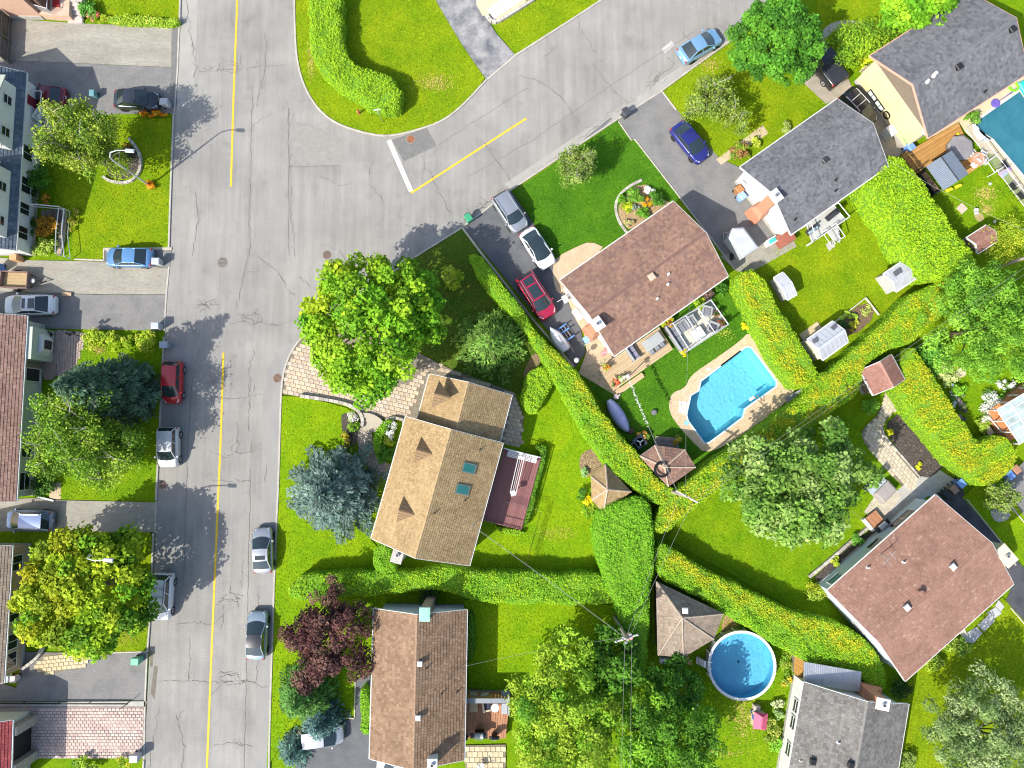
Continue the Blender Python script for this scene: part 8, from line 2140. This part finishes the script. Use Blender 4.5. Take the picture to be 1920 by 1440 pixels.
for i, (px, py, rz) in enumerate(((1822, 288, .6), (1843, 287, -.6), (1826, 309, 2.4), (1846, 303, -1.6))):
 chair(('white chair at the terracotta table nearest the hot tub', 'white chair at the terracotta table nearest the fence gate', 'white chair at the terracotta table nearest the pergola', 'white chair at the terracotta table nearest the lap pool')[i], px, py, .3, rz, WHITE, s=.95)
fn = thing('pool_fence', 'white framed mesh pool fence between the lawn and the lap pool', 'fence', tuple(G(1862, 312)))
MESH = bpy.data.materials.new('fence_mesh'); MESH.use_nodes = True
_n = MESH.node_tree.nodes; _l = MESH.node_tree.links; _t = _n.new('ShaderNodeBsdfTransparent'); _m = _n.new('ShaderNodeMixShader'); _m.inputs[0].default_value = .30
_n['Principled BSDF'].inputs['Base Color'].default_value = (.5, .5, .46, 1); _l.new(_t.outputs[0], _m.inputs[1]); _l.new(_n['Principled BSDF'].outputs[0], _m.inputs[2]); _l.new(_m.outputs[0], _n['Material Output'].inputs[0])
FP = [(1809, 244), (1832, 272), (1853, 300), (1868, 320), (1894, 355), (1922, 392)]
for i in range(len(FP)):
 p = G(*FP[i]); MB().box((p.x, p.y, .62), (.07, .07, 1.24)).build('post', WHITE, fn, world=True)
 if i:
  o_ = G(*FP[i - 1]);
  MB().tube([(o_.x, o_.y, 1.2), (p.x, p.y, 1.2)], .045, 4).tube([(o_.x, o_.y, .12), (p.x, p.y, .12)], .03, 4).build('rail', WHITE, fn, world=True)
  MB().add([(o_.x, o_.y, .12), (p.x, p.y, .12), (p.x, p.y, 1.2), (o_.x, o_.y, 1.2)], [(0, 1, 2, 3)]).build('panel', MESH, fn, world=True)
for a_, b_ in (((1836, 312), (1853, 300)), ((1836, 312), (1850, 332)), ((1850, 332), (1868, 320))):
 a, b = G(*a_), G(*b_); MB().tube([(a.x, a.y, 1.15), (b.x, b.y, 1.15)], .045, 4).tube([(a.x, a.y, 0), (a.x, a.y, 1.2)], .04, 4).build('gate_rail', WHITE, fn, world=True)
wf = thing('wooden_fence', 'dark weathered board fence at the top left driveway', 'fence', tuple(G(20, 78)))
a, b = G(22, 38), G(18, 120); n = 16
for k in range(n):
 p = a.lerp(b, (k + .5) / n); MB().box((p.x, p.y, .85), (.05, (b - a).length / n - .02, 1.7 + rnd.gauss(0, .03))).build('board', mat('dark_board', (.10, .085, .075), c2=(.16, .14, .125), rough=.9, scale=2), wf, world=True)
for t in (0, .5, 1): p = a.lerp(b, t); MB().box((p.x + .08, p.y, .85), (.11, .11, 1.75)).build('post', WOODG, wf, world=True)
for z in (.4, 1.4): m = (a + b) / 2; MB().box((m.x + .06, m.y, z), (.05, (b - a).length, .1)).build('rail', WOODG, wf, world=True)
ws = thing('entry_stairs', 'brown entry steps with white picket railing before the white house', 'steps', tuple(G(110, 410)))
for k in range(6):
 c = G(82 + k * 6.5, 404, 1.0 - .17 * k); MB().box((c.x, c.y, (1.1 - .17 * k) / 2), (.36, 1.0, 1.1 - .17 * k)).build('step', mat('dark_tread', (.13, .10, .085), var=.2), ws, world=True)
MB().prism(G2([(112, 396), (126, 397), (122, 452), (112, 480), (106, 478), (110, 440)], .06), 0, .1).build('landing', mat('tan_brick_walk', (.34, .28, .20), var=.15, scale=5), ws, world=True)
rail([Z((66, 388), 1.1), Z((122, 393), .15)], 0, .9, WHITE, ws, step=.15); rail([Z((132, 397), .1), Z((128, 440), .1), Z((133, 486), .1)], 0, 1.0, WHITE, ws, step=.13); rail([Z((122, 396), .1), Z((117, 440), .1), Z((116, 480), .1)], 0, .95, WHITE, ws, step=.16)
po = thing('front_porch', 'raised white trimmed porch of the white house under the birch', 'porch', tuple(G(78, 215)))
MB().prism(G2([(58, 176), (90, 178), (86, 262), (54, 262)], .9), 0, .9).build('floor', mat('porch_boards', (.30, .22, .15), c2=(.36, .29, .22), rough=.8, scale=3), po, world=True)
rail([Z((60, 178), .9), Z((90, 180), .9), Z((87, 232), .9)], 0, .95, WHITE, po, step=.10, pk=.03); rail([Z((85, 262), .9), Z((56, 262), .9)], 0, .95, WHITE, po, step=.12)
for k in range(4): c = G(92 + k * 6, 245, .8 - .2 * k); MB().box((c.x, c.y, (.8 - .2 * k) / 2), (.34, 1.4, .8 - .2 * k)).build('step', mat('pale_grey_step', (.46, .46, .47), var=.1), po, world=True)
bench = sofa('white bench on the porch of the white house', 73, 213, .9, -math.pi / 2 - .6, 1.3, .5, m=WHITE, fm=WHITE, cat='bench', name='porch_bench')
chair('white wicker chair on the porch of the white house', 72, 236, .9, 2.4, WHITE, s=1.1)
for px, py, rz, lab in ((92, 628, 2.6, 'black iron chair on the brick terrace nearest the driveway'), (90, 655, .4, 'black iron chair on the brick terrace beside the round step')):
 chair(lab, px, py, .08, rz, mat('black_iron', (.02, .02, .022), rough=.6, var=.2))
rt = thing('iron_table', 'small round glass topped iron table on the brick terrace', 'table', tuple(G(91, 643, .5)[:2]) + (.08,)); MB().lathe((0, 0, 0), [(.28, 0), (.03, .05), (.03, .66), (.42, .68), (.42, .7), (.02, .705)], 18).build('table_top', mat('smoky_glass', (.18, .14, .12), rough=.15, var=.15), rt)
sp_ = thing('round_step', 'half round brick doorstep before the sage bungalow', 'step', tuple(G(88, 690)))
MB().prism(G2(chaikin([(80, 671), (92, 671), (104, 682), (106, 700), (98, 712), (78, 712)], 1), .18), 0, .18).build('step', mat('brick_step', (.26, .19, .165), c2=(.31, .235, .205), rough=.9, scale=6), sp_, world=True)
def block_wall(label, pts, w, h, pal, name='stone_wall', step=.42, cat='wall'):
 P = G2(chaikin(pts, 2, False), h); acc = [0]
 for i in range(1, len(P)): acc.append(acc[-1] + math.dist(P[i], P[i - 1]))
 T = thing(name, label, cat, (P[len(P) // 2][0], P[len(P) // 2][1], 0))
 n = max(2, int(acc[-1] / step))
 at = lambda s: (float(np.interp(s, acc, [p[0] for p in P])), float(np.interp(s, acc, [p[1] for p in P])))
 ms = [mat('wall_block_%s_%d' % (name, i), c, rough=.9, var=.15, scale=5) for i, c in enumerate(pal)]
 for k in range(n):
  a, b = at(acc[-1] * k / n), at(acc[-1] * (k + 1) / n)
  MB().box(((a[0] + b[0]) / 2, (a[1] + b[1]) / 2, h / 2), (math.dist(a, b) - .015, w * rnd.uniform(.9, 1.05), h + rnd.gauss(0, .012)), math.atan2(b[1] - a[1], b[0] - a[0]), ch=.02).build('block', rnd.choice(ms), T, world=True)
 return T
GRB_ = [(.40, .37, .32), (.46, .43, .37), (.34, .31, .27)]
block_wall('curved grey stone wall along the low side of the corner driveway', [(562, 742), (610, 749), (650, 757), (672, 769), (681, 786), (678, 800)], .32, .45, GRB_)
block_wall('short curved stone wall round the upper end of the oval planter', [(722, 788), (738, 782), (760, 788), (757, 796)], .26, .4, GRB_)
block_wall('pale stone ring round the flower bed under the airy birch', [(192, 330), (205, 340), (240, 343), (260, 325), (264, 302), (258, 280), (240, 258)], .26, .3, [(.46, .45, .43), (.38, .37, .36), (.52, .51, .48)])
block_wall('tan stone edging round the front bed of the chestnut house', [(1204, 337), (1180, 348), (1158, 368), (1153, 392), (1162, 418), (1176, 436)], .26, .14, [(.50, .38, .22), (.54, .43, .27), (.46, .34, .2)])
block_wall('low tan stone wall along the bed beside the salmon roofed house', [(1518, 1082), (1560, 1048), (1600, 1012), (1636, 984)], .28, .35, [(.46, .40, .31), (.52, .46, .36), (.40, .35, .28)])
block_wall('beige stone wall below the yellow house window row at the left', [(40, 1255), (56, 1244), (70, 1232), (77, 1215)], .28, .4, [(.42, .36, .28), (.48, .42, .33)])
block_wall('grey stone edge round the mulch bed beside the cream walk', [(1652, 800), (1662, 822), (1690, 853), (1727, 896)], .16, .14, GRB_)
block_wall('low stone wall of the white pebble bed at the top edge', [(912, 26), (925, 44), (955, 26), (1002, -4)], .28, .4, [(.50, .40, .28), (.44, .35, .25)])
struct('pebble_bed', MB().prism(G2([(915, 18), (926, 36), (985, -4), (960, -20)], .15), 0, .15), mat('white_pebbles', (.72, .72, .73), rough=.9, var=.06, scale=6, bump=.5, bscale=20))
gs = thing('curved_steps', 'four curved stone steps descending from the corner driveway to the garden walk', 'steps', tuple(G(699, 787)))
for k in range(4):
 pts = chaikin([(681.5, 774 + k * 8), (697, 775 + k * 8), (712, 783 + k * 7), (718 - k * 4, 789 + k * 5)], 2, False); low_ = [(x, y + 9) for x, y in pts[::-1]]
 MB().prism(G2(pts + low_, .1), .0, .36 - .09 * k).build('step', mat('step_stone', (.44, .39, .31), c2=(.38, .34, .27), rough=.9, scale=4), gs, world=True)
vf = thing('plot_frame', 'pale timber frame round the vegetable plot', 'frame', tuple(G(1605, 598)))
for a_, b_ in (((1564, 604), (1621, 559)), ((1621, 559), (1646, 591))):
 a, b = G(*a_), G(*b_); m = (a + b) / 2; MB().box((m.x, m.y, .15), ((b - a).length, .07, .3), math.atan2(b.y - a.y, b.x - a.x)).build('plank', mat('pale_timber', (.55, .52, .46), var=.1), vf, world=True)
ph = thing('playhouse', 'small toy playhouse with a pink roof in the round pool yard', 'playhouse', tuple(G(1424, 1350, .8)[:2]) + (.04,), -.12)
PK_ = mat('pink_plastic', (.62, .10, .19), rough=.4, var=.08); CP_ = mat('cream_toy', (.55, .48, .36), rough=.5, var=.06)
MB().box((0, 0, .5), (1.0, 1.2, 1.0)).build('wall', CP_, ph); MB().loft([[(-.6, -.72, 1.0), (.6, -.72, 1.0), (.6, .72, 1.0), (-.6, .72, 1.0)], [(-.05, -.5, 1.4), (.05, -.5, 1.4), (.05, .5, 1.4), (-.05, .5, 1.4)]]).build('roof', PK_, ph)
MB().box((-.51, .1, .55), (.04, .35, .4)).build('window', mat('toy_blue', (.06, .15, .4), rough=.5, var=.05), ph); MB().box((-.2, .85, .3), (.55, .5, .6), 0, ch=.05).build('slide_block', mat('toy_taupe', (.45, .38, .33), var=.1), ph)
def small(label, name, cat, px, py, z, mb, m):
 c = G(px, py, z); o = mb.build(name, m); o.location = (c.x, c.y, z); return tag(o, label, cat)
small('blue toy block left of the pink playhouse', 'toy_bucket', 'toy', 1410, 1333, .05, MB().lathe((0, 0, 0), [(.15, 0), (.22, .35), (.18, .35), (.14, .05)], 10), mat('toy_navy', (.10, .19, .33), var=.1))
bb = thing('bird_bath', 'stone bird bath at the edge of the small right garden', 'bird bath', tuple(G(1801, 698, .7)[:2]) + (.03,)); MB().lathe((0, 0, 0), [(.26, 0), (.12, .08), (.1, .6), (.42, .72), (.45, .80), (.38, .80), (.25, .72), (.01, .70)], 18).build('bowl', mat('bath_stone', (.55, .44, .32), var=.15, scale=5), bb)
gb = thing('garden_bench', 'pale timber garden bench and trellis below the white daisies', 'bench', tuple(G(1849, 802, .4)[:2]) + (.03,), -.9)
for k in range(4): MB().box((0, -.2 + k * .14, .42), (1.5, .12, .04)).build('slat', mat('pale_slat', (.52, .44, .32)), gb)
for s in (-.65, .65): MB().box((s, 0, .2), (.08, .5, .4)).build('leg', WOODG, gb)
MB().tube([(-.9, .5, 1.0), (.9, .5, 1.0)], .05, 5).tube([(-.9, .5, 0), (-.9, .5, 1.0)], .04, 5).tube([(.9, .5, 0), (.9, .5, 1.0)], .04, 5).build('backrest', mat('pale_timber', (.55, .52, .46)), gb)
grill('grey barbecue by the pale blue wall of the salmon roofed house', 1656, 986, .06, .7, DARKM, mat('lid_grey', (.36, .38, .39)))
cvp = thing('covered_table', 'patio table under a grey brown cover on the sandy slab', 'table', tuple(G(1661, 922, .7)[:2]) + (.06,), .75)
MB().loft([[(-.95, -.7, .05), (.95, -.7, .05), (.95, .7, .05), (-.95, .7, .05)], [(-.85, -.6, .7), (.85, -.6, .7), (.85, .6, .7), (-.85, .6, .7)], [(-.7, -.45, .78), (.7, -.45, .78), (.7, .45, .78), (-.7, .45, .78)]]).build('cover', mat('taupe_cover', (.28, .25, .24), c2=(.34, .31, .30), rough=.85, scale=2, bump=.4, bscale=5), cvp)
gsf = thing('swing_seat', 'grey roofed garden swing seat by the ash tree', 'swing seat', tuple(G(1641, 909, 1.5)[:2]) + (.05,), .75)
MB().hexa([(-.9, -.35, 1.6), (.9, -.35, 1.6), (.9, .35, 1.75), (-.9, .35, 1.75), (-.9, -.35, 1.66), (.9, -.35, 1.66), (.9, .35, 1.81), (-.9, .35, 1.81)]).build('canopy', mat('swing_canopy', (.36, .40, .44), var=.08), gsf)
for s in (-.85, .85): MB().tube([(s, -.4, 0), (s, 0, 1.65), (s, .4, 0)], .035, 5).build('leg', DARKM, gsf)
MB().box((0, 0, .5), (1.4, .5, .08)).build('seat', DARKM, gsf)
wd = thing('side_steps', 'brown boarded landing with a white side panel at the salmon roofed house', 'landing', tuple(G(1630, 976)))
for k in range(6):
 MB().prism(G2([(1622 + k * 3.4, 970 - k * 2.6 + 2), (1625 + k * 3.4, 967.6 - k * 2.6 + 2), (1641 + k * 3.4, 989 - k * 2.6), (1638 + k * 3.4, 991.4 - k * 2.6)], .5), .42, .5).build('board', BD[k % 2], wd, world=True)
MB().prism(G2([(1618, 975), (1623, 971), (1641, 994), (1636, 997)], .5), 0, .5).build('side_panel', WHITE, wd, world=True)
wk = thing('slab_walk', 'row of grey concrete slabs leading to the salmon roofed house', 'path', tuple(G(1845, 1165)))
SLB = mat('grey_slab', (.40, .40, .39), c2=(.46, .46, .44), rough=.9, scale=2)
for q in ([(1872, 1125), (1883, 1137), (1876, 1147), (1866, 1136)], [(1866, 1138), (1878, 1150), (1862, 1161), (1850, 1149)], [(1854, 1152), (1865, 1164), (1845, 1184), (1833, 1172)], [(1831, 1175), (1842, 1187), (1825, 1206), (1806, 1203), (1804, 1192)]):
 MB().prism(G2(q, .08), 0, .1 + rnd.random() * .02).build('slab', SLB, wk, world=True)
MB().prism(G2([(1797, 1182), (1808, 1178), (1812, 1190), (1802, 1193)], .1), 0, .2).build('slab', mat('cream_slab', (.52, .49, .36), var=.1), wk, world=True)
small('single square stone slab on the small lawn behind the cedars', 'stepping_stone', 'slab', 1803, 391, .03, MB().box((0, 0, .03), (.78, .78, .08), .75, ch=.01), mat('pink_slab', (.50, .41, .33), var=.08))
small('white and black toy pushcart on the worn sand circle', 'toy_cart', 'toy', 1828, 397, .05, MB().box((0, .1, .2), (.3, .3, .3), 0, ch=.04).box((0, -.2, .2), (.28, .22, .28), 0, ch=.04).box((0, -.05, .12), (.2, .5, .1)), mat('toy_white', (.55, .55, .58), var=.2, scale=8))
for px, py, lab in ((1854.5, 345.5, 'white ball on the lawn near the pool fence'), (1863, 416.5, 'white ball in the hedge shade of the small lawn')):
 small(lab, 'ball', 'ball', px, py, .05, MB().lathe((0, 0, .14), [(.01, -.14), (.1, -.1), (.14, 0), (.1, .1), (.01, .14)], 12), WHITE)
def vase(px, py, lab):
 small(lab, 'yellow_toy', 'toy', px, py, .05, MB().box((0, 0, .15), (.4, .3, .3), .5, ch=.06).box((.1, 0, .4), (.15, .25, .25), .5, ch=.04), mat('toy_yellow', (.65, .52, .02), var=.08))
vase(1777, 357, 'yellow toy vehicle at the lower pergola corner'); vase(1794, 350, 'second yellow toy vehicle further along the pergola edge'); vase(1789, 255, 'yellow ride-on toy on the honey deck')
small('lime green swim ring on the cream pool terrace', 'swim_ring', 'swim ring', 1899.5, 163, .08, MB().loft([[((.42 + .12 * math.cos(b)) * math.cos(a), (.42 + .12 * math.cos(b)) * math.sin(a), .1 + .1 * math.sin(b)) for b in np.linspace(0, 2 * math.pi, 8, endpoint=False)] for a in np.linspace(0, 2 * math.pi, 21)], False, False), mat('lime_vinyl', (.20, .62, .03), rough=.3, var=.05))
small('purple swim disc with a net pole on the cream pool terrace', 'swim_disc', 'toy', 1866, 194, .08, MB().lathe((0, 0, 0), [(.42, 0), (.44, .08), (.3, .12), (.02, .1)], 18).tube([(.3, .2, .1), (1.7, 1.1, .12)], .035, 5).tube([(.9, .6, .1), (2.1, 1.5, .12)], .03, 5), mat('purple_vinyl', (.14, .10, .40), rough=.4, var=.1))
small('turquoise inflatable at the right edge of the lap pool terrace', 'inflatable', 'toy', 1921, 164, .1, MB().box((0, 0, .15), (1.0, 1.3, .3), .5, ch=.1), mat('turquoise_vinyl', (.03, .5, .42), rough=.35, var=.08))
small('pink and blue towel spread beside the lap pool chairs', 'towel', 'towel', 1884, 322, .1, MB().box((0, 0, .05), (1.3, .6, .05), .75, ch=.01), mat('pink_blue_towel', (.60, .22, .45), c2=(.16, .50, .70), scale=1.2, rough=.9))
small('grey bucket shaped stone on the pool lawn', 'garden_stone', 'stone', 1226, 773, .05, MB().lathe((0, 0, 0), [(.26, 0), (.28, .12), (.2, .3), (.03, .34)], 10), mat('dark_stone', (.16, .16, .17), var=.2))
sc2 = thing('scooter', 'blue and white folding chair frame at the chestnut house side door', 'chair', tuple(G(1101, 636, .4)[:2]) + (.06,), .5)
MB().box((0, 0, .42), (.75, .6, .06), 0, ch=.02).build('seat', mat('sky_sling', (.26, .44, .70), var=.08), sc2)
MB().tube([(-.5, -.35, .0), (-.5, -.35, .5), (.3, -.42, .5), (.5, -.2, .5), (.5, .3, .5)], .025, 6).build('frame', WHITE, sc2)
dg = thing('storage_box', 'cream storage box against the white end wall of the chestnut house', 'box', tuple(G(1083, 590, .5)[:2]) + (.06,), math.radians(-52)); MB().box((0, 0, .35), (1.1, .5, .65), 0, ch=.02).build('body', mat('cream_box', (.62, .60, .48), var=.06), dg); MB().box((0, 0, .71), (1.16, .56, .07), 0, ch=.02).build('lid', mat('cream_box', (.62, .60, .48)), dg)
small('white mailbox post by the chestnut roof corner', 'mail_post', 'mailbox', 1058, 566, .05, MB().box((0, 0, .7), (.12, .12, 1.4)).box((0, 0, 1.4), (.5, .7, .12), .5, ch=.03).tube([(-.3, 0, 1.35), (-.75, -.25, 1.3)], .03, 5), WHITE)
small('grey mailbox and red toy by the white end wall of the chestnut house', 'toy_wagon', 'toy', 1133, 662, .06, MB().box((0, 0, .25), (.7, .4, .3), .6, ch=.05).box((.1, .35, .35), (.4, .3, .5), .6, ch=.05), mat('wagon_red', (.48, .07, .05), c2=(.5, .5, .52), scale=2.5, rough=.5))
ml = thing('garden_light', 'round globe garden light on a thin pole by the water scooter', 'lamp', tuple(G(1077, 680)))
MB().tube([(0, 0, 0), (0, 0, 2.0)], .03, 6).build('post', SILVER, ml); MB().lathe((0, 0, 2.0), [(.03, 0), (.2, .1), (.24, .25), (.18, .42), (.03, .48)], 14).build('globe', mat('grey_globe', (.5, .5, .52), rough=.2, var=.05), ml)
gbx = thing('garden_box', 'white table with a teal tray beside the box trailer', 'table', tuple(G(1447, 452, .6)[:2]) + (.05,), .55); MB().box((0, 0, .7), (1.1, .6, .06)).build('table_top', WHITE, gbx); MB().box((0, 0, .76), (.7, .35, .06), 0, ch=.01).build('tray', mat('teal_tray', (.05, .42, .38), var=.1), gbx)
for sx in (-.5, .5): MB().box((sx, 0, .34), (.06, .5, .68)).build('leg', WHITE, gbx)
small('brown timber box at the lower corner of the dark grey house', 'wood_store', 'box', 1467, 450, .05, MB().box((0, 0, .5), (1.5, 1.2, 1.0), .55, ch=.03), mat('red_timber', (.30, .105, .07), var=.12))
mw = thing('black_handrail', 'black iron handrail beside the pink paved driveway', 'railing', tuple(G(120, 1316)))
hm_ = MB(); p0, p1 = G(-30, 1316), G(243, 1317)
hm_.tube([(p0.x, p0.y, .35), (p1.x, p1.y, .35)], .07, 6)
for t in (.28, .52, .73, .99): p = p0.lerp(p1, t); hm_.tube([(p.x, p.y, 0), (p.x, p.y, .35)], .04, 5)
hm_.build('rail', BLACK, mw, world=True)
MB().tube([(p1.x - .9, p1.y - .6, .02), (p1.x, p1.y, .35), (p1.x + .1, p1.y + .1, 1.1)], .03, 5).build('rail', BLACK, mw, world=True)
small('orange brick pillar stump at the corner of the white house driveway', 'brick_pier', 'pier', 38, 487, .05, MB().box((0, 0, .5), (.65, .5, 1.0), 0, ch=.02), mat('pier_brick', (.50, .28, .14), var=.15, scale=6))
small('short timber board lying at the edge of the left tan driveway', 'timber_board', 'board', 127, 552, .05, MB().box((0, 0, .1), (.85, .3, .2), -.05), mat('warm_timber', (.45, .32, .2), var=.15))
small('white plank lying beside the corner of the sage bungalow', 'plank', 'plank', 87, 935, .05, MB().box((0, 0, .08), (1.5, .14, .1), -.25), WHITE)
jn = thing('tool_pile', 'pale blue crate and pale planks beside the hipped pool house', 'crate', tuple(G(1246, 1236, .2)[:2]) + (.04,)); MB().box((0, 0, .35), (.9, .45, .7), 0, ch=.02).build('crate', mat('crate_blue', (.40, .46, .55), var=.1), jn)
for k in range(3): MB().box((1.95 + k * .14, -.05, .12), (.10, .95, .06), .5).build('plank', mat('fresh_timber', (.55, .33, .15), var=.1), jn)
